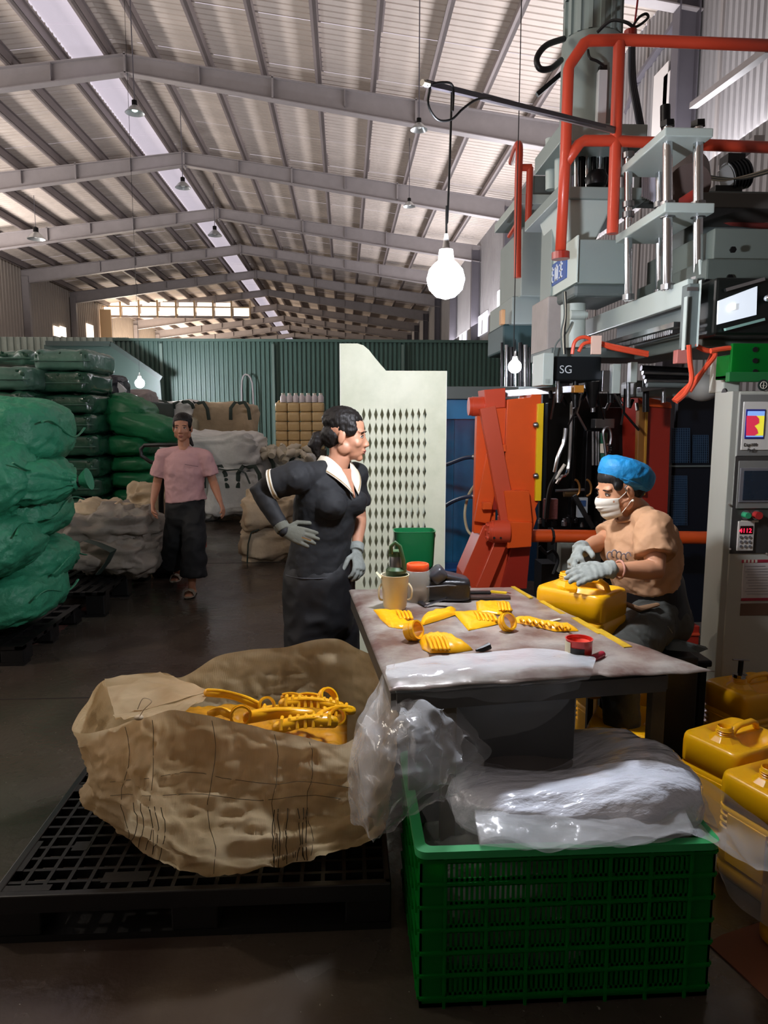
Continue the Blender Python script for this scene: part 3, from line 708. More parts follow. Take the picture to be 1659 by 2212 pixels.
# blue glazed cabinet behind the orange clamp
t = thing('blue_enclosure', 'blue glazed machine enclosure between cream door and orange clamp frame', 'enclosure', (at(1000, 1200, 5.6).x, 5.6, 0))
xa, xb = at(945, 1000, 5.6).x, at(1540, 1000, 5.6).x
def px_box(mb, px0, px1, py0, py1, y, d):
    a = at(px0, py1, y); c = at(px1, py0, y); mb.box(a.x, c.x, y, y+d, a.z, c.z); return mb
bluep = mat('deep_blue_panel', '1a4a80', .3, coat=.4, var=.2, vscale=3)
s = px_box(MB(), 940, 1120, 835, 862, 5.6, .1); s.build('top_rail', greyd, t, bevel=.005)
s = px_box(MB(), 940, 1120, 862, 905, 5.65, .05); s.build('upper_panel', mat('bright_blue_panel', '2a84bd', .35), t)
s = px_box(MB(), 940, 1120, 905, 1215, 5.7, .03); s.build('window_glass', mat('blue_glass', '2a709c', .08, spec=.9, var=.35, vscale=2.5, coat=.6), t)
s = px_box(MB(), 940, 1120, 1215, 1290, 5.62, .05); s.build('lower_panel', bluep, t)
for px in (978, 1048):
    s = px_box(MB(), px, px+4, 905, 1235, 5.66, .02); s.build('mullion', mat('blue_trim', '15324e', .4), t)
s = px_box(MB(), 940, 1120, 1228, 1234, 5.6, .03); s.build('bright_edge', mat('blue_edge', '1d5aa0', .4), t)
for py, dy in ((990, 20), (1075, 30)):
    s = MB(); s.tube([at(945, py+dy, 5.2), at(975, py+10, 5.0), at(1005, py-1, 4.8), at(1035, py-3, 4.7)], .014, 8); s.build('hose', mat('dark_blue_hose', '1b2740', .4), t, smooth=True)
    s = MB(); s.cyl(at(1022, py-3, 4.74), at(1042, py-3, 4.7), .02, n=12); s.build('hose_fitting', steel, t, smooth=True)
s = MB(); s.tube([at(1032, 1040, 4.8), at(1012, 1070, 4.9), at(1004, 1110, 4.9), at(1010, 1145, 4.9), at(1025, 1165, 4.85), at(1010, 1200, 4.9), at(1008, 1225, 4.95)], .010, 8); s.build('loose_hose', mat('cream_hose', 'a8a080', .5), t, smooth=True)

# orange clamp frame (platen with truss side)
YO = 4.5
t = thing('clamp_frame', 'tall orange steel clamp platen with trussed left side and splayed foot', 'machine frame', (at(1100, 1270, YO).x, YO, 0))
def poly(pts, y, d, name, m, par=None, bevel=.004):
    s = MB(); s.prism([at(px, py, y) for px, py in pts], (0, d, 0)); return s.build(name, m, par or t, bevel=bevel)
poly([(1096, 863), (1145, 858), (1149, 852), (1170, 852), (1163, 1085), (1156, 1100), (1160, 1120), (1150, 1150), (1102, 1150), (1089, 1060), (1092, 950)], YO, .3, 'platen_face', orange)
poly([(1089, 1060), (1143, 1060), (1150, 1128), (1098, 1128)], YO-.07, .1, 'knuckle_bulge', orange)
poly([(1096, 1127), (1150, 1129), (1148, 1181), (1096, 1185)], YO-.09, .3, 'knuckle_block', orange)
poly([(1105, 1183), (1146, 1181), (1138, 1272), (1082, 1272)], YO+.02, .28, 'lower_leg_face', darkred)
poly([(1045, 1135), (1070, 1130), (1100, 1180), (1085, 1272), (996, 1272), (1000, 1240)], YO+.05, .25, 'splayed_foot', redor)
s = MB(); s.bar(at(1082, 1170, YO-.02), at(1040, 1272, YO-.03), .03, .08); s.build('foot_gusset', redor, t, bevel=.003)
poly([(1046, 842), (1092, 838), (1092, 880), (1050, 884)], YO+.02, .22, 'top_cap', redor)
s = MB(); s.cyl(at(1012, 878, YO+.1), at(1050, 878, YO+.1), .058, n=24); s.cyl(at(1019, 878, YO+.1), at(1047, 878, YO+.1), .062, n=24); s.build('pivot_boss', redor, t, smooth=True)
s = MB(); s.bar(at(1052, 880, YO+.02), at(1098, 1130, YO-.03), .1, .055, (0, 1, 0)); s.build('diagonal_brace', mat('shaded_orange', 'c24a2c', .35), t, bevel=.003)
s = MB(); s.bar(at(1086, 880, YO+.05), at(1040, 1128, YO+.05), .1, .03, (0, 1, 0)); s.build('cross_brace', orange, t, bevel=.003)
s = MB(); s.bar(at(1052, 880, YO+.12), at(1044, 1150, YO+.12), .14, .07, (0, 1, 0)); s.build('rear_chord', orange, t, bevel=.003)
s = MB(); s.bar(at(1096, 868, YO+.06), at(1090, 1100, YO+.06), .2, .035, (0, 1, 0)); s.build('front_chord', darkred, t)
for (a_, b_) in (((1070, 960), (1092, 958)), ((1078, 1005), (1092, 1003)), ((1042, 1085), (1062, 1085))):
    s = MB(); p, r_ = at(*a_, YO), at(*b_, YO); s.box(p.x, r_.x, YO-.02, YO+.2, p.z-.045, p.z); s.build('rib_plate', orange, t, bevel=.003)
s = MB(); s.cyl(at(1064, 1148, YO-.06), at(1098, 1148, YO-.06), .072, n=28); s.build('hinge_barrel', redor, t, smooth=True)
s = MB()
for k in range(3): s.cyl(at(1053+k*4, 1148, YO-.06), at(1058+k*4, 1148, YO-.06), .06+.004*k, n=24)
s.build('hinge_flange', redor, t, smooth=True)
for k in range(6):
    a_ = k*1.047; s = MB(); c_ = at(1050, 1148, YO-.06)+Vector((0, math.cos(a_)*.045, math.sin(a_)*.045)); s.cyl(c_, c_+Vector((.03, 0, 0)), .01, n=6); s.build('bolt', redor, t)
for px in (1068, 1082):
    s = MB(); c_ = at(px, 1162, YO-.13); s.cyl(c_, c_+Vector((0, .03, 0)), .007, n=10); s.build('grease_hole', blackr, t)
poly([(1162, 872), (1175, 871), (1169, 1082), (1156, 1082)], YO-.03, .03, 'yellow_guard_strip', yelstrip, bevel=.002)
for py in (918, 1028):
    s = MB(); s.lathe([(.001, 0), (.012, 0), (.018, .008), (.018, .025), (.012, .03)], at(1152, py, YO-.04), 12, Matrix.Rotation(R(90), 3, 'Y')); s.build('clamp_knob', steel, t, smooth=True)
# orange tie tube across
t = thing('tie_tube', 'thick orange round tie tube running behind the seated worker', 'tube', at(1330, 1158, 4.6))
s = MB(); s.cyl(at(1146, 1157, 4.6), at(1560, 1162, 4.6), .043, n=28); s.build('tube_body', orange, t, smooth=True)
for px in (1192, 1455):
    s = MB(); a_ = at(px, 1158, 4.6); s.tube([a_+Vector((.0, .05*math.cos(k*.785), .05*math.sin(k*.785))) for k in range(9)], .009, 6); s.build('rubber_band', blackr, t)
# right platen
t = thing('right_clamp_platen', 'dark red clamp platen with orange top and brown edge strip right of the mould', 'machine frame', (at(1410, 1140, 4.9).x, 4.9, 0))
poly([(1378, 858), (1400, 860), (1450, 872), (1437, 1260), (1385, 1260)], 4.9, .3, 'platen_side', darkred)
poly([(1378, 856), (1400, 858), (1450, 870), (1452, 882), (1402, 878)], 4.87, .3, 'platen_top', orange)
poly([(1380, 872), (1400, 872), (1392, 1070), (1375, 1070)], 4.85, .05, 'edge_strip', mat('brown_strip', '8a5a24', .45))
poly([(1395, 872), (1401, 872), (1394, 1070), (1389, 1070)], 4.84, .02, 'edge_highlight', mat('yellow_brown', 'b98426', .4))
t = thing('red_base_beam', 'red base beam low behind the seated worker beside the cabinet', 'beam', (at(1490, 1370, 4.1).x, 4.1, 0))
px_box(MB(), 1440, 1512, 1352, 1400, 4.1, .3).build('beam_body', darkred, t, bevel=.006)
px_box(MB(), 1440, 1512, 1368, 1374, 4.09, .02).build('beam_flange', redor, t)
s = MB(); s.bar(at(1462, 1250, 4.15), at(1490, 1355, 4.12), .03, .05); s.build('diagonal_strut', darkred, t)

# dark mould bay between the platens
t = thing('mould_bay', 'dark oily mould bay with hoses pipes and cooling fittings', 'machine', (at(1280, 1270, 5.3).x, 5.3, 0))
px_box(MB(), 1160, 1395, 850, 1300, 5.5, .05).build('back_plate', mat('bay_black', '161515', .35, metal=.4, bump=.3, bscale=8), t)  # near-black plate closing the bay behind the mould parts
px_box(MB(), 1195, 1400, 1145, 1260, 5.2, .2).build('lower_block', blackp, t, bevel=.01)
px_box(MB(), 1210, 1300, 1172, 1240, 4.9, .1).build('pale_plate', mat('pale_dirty_plate', '87897f', .5, var=.3, vscale=12), t, bevel=.004)
for k, (px, a_, b_) in enumerate(((1176, 870, 1140), (1232, 900, 1140), (1262, 930, 1090))):
    px_box(MB(), px, px+12+k*4, a_, b_, 5.25, .08).build('guide_post', darkst, t, bevel=.005)
px_box(MB(), 1296, 1372, 880, 1150, 5.2, .15).build('mould_half', mat('mould_dark', '262423', .3, metal=.7), t, bevel=.006)
px_box(MB(), 1286, 1328, 905, 925, 5.1, .1).build('bracket', steel, t, bevel=.003)
for px in (1281, 1288, 1293): 
    s = MB(); s.cyl(at(px, 932, 5.1), at(px, 1005, 5.1), .010, n=12); s.build('gas_cylinder', steel, t, smooth=True)
s = MB(); s.cyl(at(1305, 935, 5.08), at(1305, 1000, 5.08), .026, n=20); s.build('green_cylinder', mat('green_cyl', '1c5a44', .3, coat=.4), t, smooth=True)
s = MB(); s.cyl(at(1305, 958, 5.06), at(1305, 978, 5.06), .028, n=20); s.build('label_band', whitep, t, smooth=True)
s = MB(); s.tube([at(1311, 1000, 5.0), at(1306, 960, 5.0), at(1303, 935, 5.0), at(1308, 925, 5.0), at(1317, 927, 5.0), at(1320, 945, 5.0), at(1318, 960, 5.0)], .010, 8); s.build('steel_hose', steel, t, smooth=True)
s = MB()
for k in range(16): s.cyl(at(1317+math.sin(k)*3, 960+k*5, 4.98), at(1317+math.sin(k)*3, 963+k*5, 4.98), .018-.0005*k, n=8)
s.build('chain', darkst, t)
s = MB(); s.tube([at(1222, 925, 5.0), at(1218, 955, 5.0), at(1206, 985, 5.0), at(1198, 1020, 5.0)], .014, 8); s.build('silver_pipe', chrome, t, smooth=True)
s = MB(); s.tube([at(1235, 870, 5.05), at(1228, 1010, 5.05), at(1212, 1030, 5.0), at(1202, 1045, 5.0)], .012, 8); s.build('silver_pipe', chrome, t, smooth=True)
s = MB(); s.tube([at(1205, 1022, 4.95), at(1190, 1050, 4.95), at(1184, 1080, 4.95), at(1180, 1120, 4.95)], .018, 8); s.build('black_hose', blackr, t, smooth=True)
s = MB(); s.tube([at(1220, 1003, 4.94), at(1210, 1018, 4.94), at(1200, 1035, 4.94)], .012, 8); s.build('white_sleeve', whitep, t, smooth=True)
for px in (1250, 1275):
    s = MB(); s.tube([at(px-8, 1036, 4.95), at(px-2, 1040, 4.95), at(px+2, 1052, 4.95), at(px, 1066, 4.95), at(px-8, 1072, 4.95)], .008, 8); s.build('brass_hose', mat('brass_pipe', '9a6a34', .35, metal=.6), t, smooth=True)
s = MB(); s.cyl(at(1200, 1060, 4.97), at(1262, 1058, 4.97), .010, n=8); s.build('cross_pipe', steel, t)
s = MB(); s.cyl(at(1218, 1066, 5.0), at(1246, 1066, 5.0), .025, n=12); s.build('manifold', mat('brass_dark', '5c4426', .4, metal=.5), t)
px_box(MB(), 1176, 1206, 1078, 1122, 4.95, .05).build('red_mesh_block', mat('reddish_block', '6a3530', .5, bump=.8, bscale=60), t, bevel=.004)
px_box(MB(), 1248, 1270, 1075, 1118, 4.98, .04).build('notice_plate', mat('pale_notice', 'a7adb0', .4), t)
px_box(MB(), 1254, 1266, 1081, 1094, 4.97, .01).build('blue_mark', mat('blue_mark', '2b4a78', .4), t)
for k in range(14):
    px = 1170+k*15+random.uniform(-4, 4); py = random.uniform(1120, 1142); r_ = random.uniform(.01, .022)
    s = MB(); c_ = at(px, py, 4.95+random.uniform(0, .2)); s.lathe([(.001, 0), (r_, 0), (r_, r_*1.6), (r_*.6, r_*1.8), (r_*.6, r_*2.5)], c_, 10); s.build('fitting', darkst if k % 3 else steel, t, smooth=True)
s = MB(); s.bar(at(1240, 1070, 4.92), at(1280, 1140, 4.92), .03, .03); s.build('black_link', blackp, t)
px_box(MB(), 1165, 1500, 1215, 1400, 5.15, .2).build('machine_bed', mat('black_bed', '151414', .5), t)
s = MB(); s.tube([at(1165, 1180, 4.8), at(1180, 1195, 4.8), at(1195, 1190, 4.8), at(1205, 1210, 4.8), at(1195, 1240, 4.8)], .012, 8); s.build('black_hose', blackr, t, smooth=True)

# dark blue mesh door right
t = thing('mesh_door', 'dark blue machine door with wire mesh window right of the seated worker', 'door', (at(1490, 1300, 5.0).x, 5.0, 0))
px_box(MB(), 1440, 1560, 848, 1345, 5.05, .05).build('door_sheet', mat('near_black_blue', '0e1420', .4), t)
for (a_, b_, c_, d_) in ((1450, 1490, 925, 1000), (1450, 1484, 1028, 1135), (1497, 1530, 940, 1000)):
    px_box(MB(), a_, b_, c_, d_, 5.03, .01).build('window', mat('dim_blue_window', '1c3a5a', .3, var=.4, vscale=6), t)
    s = MB()
    for k in range(9):
        x = a_+(b_-a_)*k/8; s.bar(at(x, c_, 5.02), at(x, d_, 5.02), .003, .003)
    for k in range(int((d_-c_)/5)): s.bar(at(a_, c_+k*5, 5.02), at(b_, c_+k*5, 5.02), .003, .003)
    s.build('wire_mesh', mat('mesh_wire', '45607a', .4), t)
px_box(MB(), 1440, 1540, 1005, 1009, 5.02, .02).build('door_rail', greyd, t)

# top rail over the mould
t = thing('carriage_rail', 'silver carriage rail over the mould bay', 'rail', at(1300, 845, 4.6))
s = MB(); s.bar(at(1050, 853, 4.75), at(1275, 838, 4.55), .06, .045); s.build('rail_bar', steel, t, bevel=.003)
px_box(MB(), 1370, 1545, 822, 858, 4.6, .25).build('casting', mat('cast_pale', '8c928e', .5, var=.15), t, bevel=.02)
s = MB(); s.ell(at(1518, 838, 4.5), (.10, .12, .085)); s.build('dusty_casing', mat('dusty_casing', 'aaa9a2', .6), t, smooth=True)
s = MB(); s.bar(at(1380, 842, 4.45), at(1495, 826, 4.45), .05, .03); s.build('actuator', steel, t, bevel=.003)

# extrusion die head hanging under the top
t = thing('die_head', 'dark extrusion die head with pale cover plate and cable harness', 'machine head', at(1300, 790, 4.5))
px_box(MB(), 1172, 1197, 762, 832, 4.35, .25).build('pale_cover', greyl, t, bevel=.004)
px_box(MB(), 1196, 1300, 770, 822, 4.45, .4).build('die_block', mat('die_black', '20262a', .35, metal=.5), t, bevel=.01)
text_on('SG', .068, mat('white_print', 'dfe6ea', .5), t, at(1208, 806, 4.44), (1, 0, 0), (0, 0, 1))
text_on('||||', .03, mat('white_print2', '8a938e', .5), t, at(1178, 826, 4.345), (1, 0, 0), (0, 0, 1))
px_box(MB(), 1190, 1480, 752, 772, 4.5, .5).build('top_flange', greyd, t, bevel=.006)
for k in range(7):
    px = 1205+k*38; s = MB(); s.cyl(at(px, 822, 4.5), at(px, 870+10*(k % 3), 4.5), .014+.006*(k % 2), n=12); s.build('heater_rod', darkst if k % 2 else steel, t, smooth=True)
for k, (a_, b_, c_, d_) in enumerate(((1240, 1262, 832, 848), (1322, 1342, 786, 850), (1362, 1378, 782, 826), (1300, 1318, 800, 846))):
    px_box(MB(), a_, b_, c_, d_, 4.4, .06).build('bracket', (mat('amber_block', 'b87a28', .4), greyl, greyl, steel)[k], t, bevel=.003)
for k in range(5):
    s = MB(); a_ = at(1385+k*3, 795+k*9, 4.42); c_ = at(1485, 800+k*8, 4.42); s.cyl(a_, c_, .018, n=12); s.build('cylinder_body', (darkst, steel, darkst, steel, greyd)[k], t, smooth=True)
s = MB(); s.cyl(at(1280, 825, 4.48), at(1280, 880, 4.48), .05, .02, n=20); s.build('nozzle', darkst, t, smooth=True)
for k in range(12):
    px = 1190+k*17; s = MB(); c_ = at(px, 862+(k*7) % 26, 4.55+(k % 4)*.1); s.cyl(c_, c_+Vector((.03*math.sin(k*2), .02, .05)), .012, n=8); s.build('connector', steel if k % 2 else darkst, t, smooth=True)
for k in range(6):
    a0 = at(1200+k*30, 840, 4.6); a1 = at(1190+k*38, 905+(k % 3)*12, 4.7); mid = (a0+a1)/2+Vector((.06*math.sin(k*2.1), 0, -.02))
    s = MB(); s.tube([a0, mid, a1], .008, 6); s.build('cable', blackr if k % 2 else steel, t, smooth=True)

# upper tower: hopper, sign box, columns, hydraulic cylinder
XL = 1.39
t = thing('extruder_tower', 'grey extruder tower with blue lettered sign, hopper block and tall hydraulic cylinder', 'machine', (1.65, 4.9, 0))
def wbox(name, px0, px1, py0, py1, y0, y1, m, bevel=.006, par=None):      # front face at y0 covers the given outline, running back to y1
    a = at(px0, py1, y0); c = at(px1, py0, y0); s = MB(); s.box(a.x, c.x, y0, y1, a.z, c.z); return s.build(name, m, par or t, bevel=bevel)
head = wbox('sign_box', 1245, 1365, 518, 612, 4.3, 4.95, greyg)
a = at(1245, 612, 4.3); c = at(1245, 518, 4.3)
s = MB(); s.box(a.x-.012, a.x-.002, 4.27, 4.97, a.z, c.z+.02); s.build('sign_backing', mat('sign_pale', 'd5e2da', .4), head, bevel=.002)
s = MB(); s.box(a.x-.018, a.x-.012, 4.45, 4.9, a.z+.06, c.z-.05); s.build('sign_plate', mat('sign_blue', '2f5aa8', .4), head)
zm = (a.z+c.z)/2+.005; wh = mat('sign_white', 'e6eef6', .5)
for k in range(4):                                        # four blurred square characters
    yc = 4.84-k*.095; s = MB(); xx = a.x-.0215; hh = .05
    s.box(xx, xx+.004, yc-.033, yc+.033, zm+hh*.5, zm+hh*.72); s.box(xx, xx+.004, yc-.008, yc+.008, zm-hh, zm+hh)
    if k % 2: s.box(xx, xx+.004, yc-.033, yc+.033, zm-hh*.2, zm); 
    else: s.box(xx, xx+.004, yc-.033, yc-.02, zm-hh*.9, zm+hh*.5); s.box(xx, xx+.004, yc+.02, yc+.033, zm-hh*.9, zm+hh*.5)
    s.box(xx, xx+.004, yc-.03, yc+.03, zm-hh, zm-hh*.8); s.build('lettering', wh, head)
wbox('under_shell', 1240, 1365, 612, 640, 4.35, 4.9, greyd, .02)
wbox('heater_column', 1180, 1246, 640, 760, 4.7, 5.1, mat('dusty_pinkgrey', 'b3aaa6', .6, var=.15, vscale=5), .01)
s = MB(); s.cyl(at(1238, 658, 4.5), at(1238, 752, 4.5), .075, n=28); s.build('barrel', greyl, t, smooth=True)
s = MB(); s.cyl(at(1232, 680, 4.42), at(1262, 680, 4.42), .028, n=16); s.cyl(at(1262, 680, 4.42), at(1268, 680, 4.42), .02, n=16); s.build('cable_gland', greyl, t, smooth=True)
for k in range(3):
    s = MB(); s.tube([at(1216+k*3, 630, 4.38), at(1219+k*2, 680, 4.36), at(1212+k*4, 720, 4.36), at(1215+k*3, 765, 4.36)], .005, 6); s.build('thin_cable', (greyd, whitep, blackr)[k], t)
s = MB(); s.tube([at(1236, 695, 4.4), at(1222, 720, 4.38), at(1202, 742, 4.38), at(1196, 765, 4.38)], .005, 6); s.build('thin_cable', greyd, t)
# hopper
hp = MB(); z0_, z1_ = at(1280, 520, 4.45).z, at(1280, 425, 4.45).z
xA, xB = at(1215, 430, 4.45).x, at(1330, 430, 4.45).x
hp.add([(xA+.06, 4.5, z0_), (xB-.1, 4.5, z0_), (xB-.1, 4.9, z0_), (xA+.06, 4.9, z0_), (xA, 4.42, z1_), (xB, 4.42, z1_), (xB, 5.0, z1_), (xA, 5.0, z1_)],
       [(0, 3, 2, 1), (4, 5, 6, 7), (0, 1, 5, 4), (1, 2, 6, 5), (2, 3, 7, 6), (3, 0, 4, 7)]); hp.build('hopper', greyl, t, bevel=.012)
wbox('deck_plate', 1205, 1400, 405, 428, 4.4, 5.2, greyg)
wbox('tower_wall', 1188, 1210, 430, 640, 4.75, 5.0, greyg)
wbox('top_plate', 1212, 1400, 268, 305, 4.4, 5.0, greyg)
for (px, yy) in ((1222, 4.45), (1345, 4.45), (1190, 4.9), (1210, 4.7)):
    s = MB(); s.cyl(at(px, 410, yy), at(px, 300, yy), .035, n=20); s.build('column', greyl if px < 1300 else steel, t, smooth=True)
for k, px in enumerate((1245, 1256, 1268, 1282, 1296, 1310)):
    s = MB(); s.cyl(at(px, 410, 4.65), at(px, 305, 4.65), .018, n=12); s.build('inner_rod', darkst if k % 2 else chrome, t, smooth=True)
s = MB(); s.lathe([(.02, 0), (.06, .02), (.07, .06), (.05, .1), (.02, .11)], at(1288, 408, 4.5), 16); s.build('coupling', darkst, t, smooth=True)
yc = 4.85; c0 = at(1272, 300, yc); r_ = .19
s = MB(); s.lathe([(r_, 0), (r_, at(1272, 96, yc).z-c0.z), (r_*.96, at(1272, 92, yc).z-c0.z)], c0, 48); s.build('cylinder_barrel', greyg, t, smooth=True)
hz = at(1272, 90, yc).z; tz = at(1272, 8, yc).z
s = MB(); s.lathe([(r_*.88, hz-c0.z), (r_*.88, tz-c0.z+.02), (r_*.98, tz-c0.z), (r_*.98, tz-c0.z+.12), (r_*.8, tz-c0.z+.16)], c0, 48); s.build('motor_housing', greyg, t, smooth=True)
for k in range(16):
    a_ = k*math.pi/8; s = MB(); M_ = Matrix.Translation((c0.x, c0.y, 0)) @ Matrix.Rotation(a_, 4, 'Z'); s.box(r_*.86, r_*.97, -.012, .012, hz, tz, M_); s.build('cooling_fin', greyg, t)
s = MB(); p = at(1304, 150, 4.62); s.box(p.x-.028, p.x+.028, 4.62, 4.68, at(1304, 290, 4.62).z, at(1304, 150, 4.62).z); s.build('linear_scale', mat('white_scale', 'cfd3d4', .4), t, bevel=.004)
s = MB(); s.box(p.x-.022, p.x+.022, 4.62, 4.68, at(1304, 150, 4.62).z, at(1304, 140, 4.62).z); s.build('scale_plug', blackp, t)
s = MB(); s.tube([at(1304, 142, 4.6), at(1290, 132, 4.58), at(1274, 125, 4.58), at(1270, 108, 4.6)], .008, 6); s.build('plug_lead', blackr, t, smooth=True)
s = MB(); s.tube([at(1218, 84, 4.75), at(1180, 98, 4.6), at(1160, 125, 4.55), at(1166, 148, 4.55), at(1190, 148, 4.6), at(1212, 130, 4.75)], .018, 10); s.build('rubber_hose', blackr, t, smooth=True)
s = MB(); s.tube([at(1290, 70, 4.6), at(1320, 45, 4.55), at(1352, 48, 4.5), at(1372, 62, 4.5)], .010, 6); s.tube([at(1370, 60, 4.5), at(1385, 52, 4.5), at(1400, 38, 4.5), at(1395, 30, 4.5), at(1380, 38, 4.5), at(1366, 58, 4.5)], .008, 6); s.build('looped_cable', blackr, t, smooth=True)
s = MB(); s.tube([at(1380, -20, 4.5), at(1370, 60, 4.5), at(1364, 90, 4.5)], .006, 6); s.build('red_wire', mat('red_wire', '9a2c34', .5), t)
for k in range(3):
    s = MB(); s.tube([at(1362+k*3, 80, 4.45), at(1362+k*4, 170, 4.45), at(1372+k*4, 230, 4.45), at(1385+k*4, 300, 4.5)], .013, 8); s.build('hose_bundle', mat('slate_hose', '30343c', .5), t, smooth=True)
s = MB(); s.bar(at(1160, 205, 5.2), at(1212, 160, 5.2), .03, .03); s.build('stub_bar', darkst, t)

# red railing
t = thing('red_railing', 'red tubular guard railing with two bent uprights in front of the hydraulic cylinder', 'railing', (1.5, 4.2, 2.6))
red = mat('railing_red', 'd2482e', .38, coat=.2)
YR = 4.15
s = MB(); s.tube([at(1211, 541, YR), at(1222, 320, YR), at(1228, 150, YR), at(1231, 140, YR), at(1262, 94, YR), at(1272, 88, YR), at(1345, 86, YR), at(1500, 92, YR-.05), at(1700, 100, YR-.15)], .030, 18, cv=False); s.build('top_rail', red, t, smooth=True, ang=180)
s = MB(); s.tube([at(1323, 505, YR), at(1330, 300, YR), at(1338, 92, YR)], .032, 18); s.build('upright', red, t, smooth=True)
s = MB(); s.tube([at(1222, 352, YR), at(1250, 312, YR), at(1262, 304, YR), at(1325, 304, YR), at(1500, 312, YR-.05), at(1700, 320, YR-.15)], .030, 18, cv=False); s.build('mid_rail', red, t, smooth=True, ang=180)
s = MB(); s.tube([at(1340, 92, YR+.4), at(1333, 304, YR+.4)], .026, 14); s.build('rear_upright', red, t, smooth=True)
s = MB(); s.cyl(at(1362, 90, YR+.1), at(1362, 66, YR+.1), .035, n=14); s.build('joint_clamp', darkred, t)
s = MB(); s.cyl(at(1211, 545, YR), at(1211, 560, YR), .05, n=18); s.build('base_flange', darkred, t)
t = thing('far_red_railing', 'hazy red railing on the second machine further back', 'railing', (1.6, 6.4, 2.5))
s = MB(); s.tube([at(1118, 600, 6.4), at(1119, 420, 6.4), at(1122, 322, 6.4), at(1116, 318, 6.6), at(1105, 350, 7.4)], .032, 12)
s.build('rail_loop', red, t, smooth=True)
s = MB(); s.tube([at(1141, 480, 6.4), at(1145, 362, 6.4)], .03, 12); s.tube([at(1119, 362, 6.4), at(1148, 362, 6.4)], .03, 12); s.build('upright', red, t, smooth=True)
s = MB(); s.tube([at(1100, 510, 6.9), at(1119, 480, 6.4)], .02, 12); s.build('brace', red, t, smooth=True)
# second machine hazy behind
t = thing('second_machine', 'pale grey second machine tower behind the first, left of the sign', 'machine', (1.8, 6.8, 0))
wbox('tower_body', 1125, 1195, 490, 640, 6.5, 7.4, greyg, .01); wbox('deck', 1120, 1200, 420, 440, 6.4, 7.4, greyl)
wbox('upper_box', 1150, 1210, 380, 420, 6.6, 7.2, greyd); wbox('side_slab', 1105, 1180, 640, 700, 6.6, 7.6, greyg, .01)
wbox('dark_skirt', 1085, 1190, 700, 760, 6.7, 7.4, mat('smoky_green', '2f4a4c', .5), .02)
for k in range(10):
    s = MB(); px = 1084+k*10; s.cyl(at(px, 740+(k*5) % 20, 6.5), at(px, 835, 6.5), .012+.006*(k % 3), n=10); s.build('rod', chrome if k % 2 else darkst, t, smooth=True)
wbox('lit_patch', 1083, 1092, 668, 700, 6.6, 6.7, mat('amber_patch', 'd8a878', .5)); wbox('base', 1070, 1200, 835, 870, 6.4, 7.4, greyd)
wbox('lower_body', 1075, 1200, 870, 1262, 6.6, 7.4, mat('navy_body', '1a3550', .4))

# tie-rod clamp tower at right
t = thing('tie_rod_frame', 'grey three-plate tie-rod frame with chrome columns above the seated worker', 'machine frame', (2.1, 3.9, 2.0))
def slab(name, pxn, pxr, pyt, pyb, d1, d2, m):              # near-left corner column pxn, right end pxr
    a = at(pxn, pyb, d1); c = at(pxr, pyt, d1); s = MB(); s.box(a.x, c.x, d1, d2, a.z, c.z); return s.build(name, m, t, bevel=.006)
slab('top_plate', 1436, 1542, 276, 294, 3.6, 4.2, greyl)
slab('middle_plate', 1436, 1545, 438, 458, 3.6, 4.25, greyl)
for (px, d, r_, pt_, pb_) in ((1442, 3.68, .024, 262, 628), (1508, 3.68, .024, 262, 612), (1357, 4.12, .022, 330, 650), (1425, 4.12, .022, 330, 640)):
    s = MB(); s.cyl(at(px, pt_, d), at(px, pb_, d), r_, n=20); s.build('tie_rod', chrome, t, smooth=True)
    for py in (pt_+4, 440, 462, pb_-10):
        s = MB(); s.cyl(at(px, py+8, d), at(px, py-4, d), r_*1.5, n=6 if py < 300 else 16); s.build('collar_nut', darkst if py < 300 else steel, t)
s = MB(); s.cyl(at(1437, 272, 4.0), at(1437, 228, 4.0), .026, n=16); s.build('stub_rod', darkst, t, smooth=True)
bm = slab('lower_beam', 1482, 1500, 602, 655, 3.5, 5.1, greyl)
a_ = at(1482, 655, 3.5); 
s = MB(); s.box(a_.x-.01, a_.x+.04, 3.6, 5.0, a_.z-.10, a_.z-.075); s.build('linear_rail', chrome, t)
s = MB()
for k in range(46): s.box(a_.x-.02, a_.x+.02, 3.62+k*.022, 3.632+k*.022, a_.z-.135, a_.z-.112)
s.box(a_.x-.015, a_.x+.03, 3.6, 4.66, a_.z-.13, a_.z-.115); s.build('toothed_rack', steel, t)
slab('end_bracket', 1482, 1516, 612, 752, 3.44, 3.52, greyd)
s = px_box(MB(), 1478, 1486, 640, 756, 3.42, .03); s.build('bracket_edge', greyl, t); s = px_box(MB(), 1508, 1516, 604, 748, 3.42, .03); s.build('bracket_edge', greyl, t)
s = px_box(MB(), 1486, 1508, 620, 628, 3.43, .01); s.build('bracket_slot', chrome, t)
slab('carriage', 1500, 1560, 600, 700, 3.56, 4.6, greyd)
s = MB(); s.prism([at(1512, 560, 3.6), at(1540, 578, 3.6), at(1514, 592, 3.6)], (0, .02, 0)); s.build('gusset', greyl, t)
wbox('rear_wall', 1475, 1700, 455, 560, 4.4, 4.6, greyd)
wbox('rear_plate', 1380, 1480, 372, 440, 4.5, 4.6, mat('rear_grey', '4d5450', .5))  # plate in one even dark grey
s = MB(); s.cyl(at(1488, 400, 4.3), at(1488, 370, 4.6), .12, n=28); s.build('flywheel', mat('rust_brown', '5c4a44', .5, metal=.3), t, smooth=True)
wbox('red_block', 1500, 1512, 405, 440, 4.0, 4.2, darkred)
s = MB()
for k in range(8):
    s.bar(at(1388+k*4, 372, 4.35), at(1388+k*4, 425+k*2, 4.35), .009, .004)
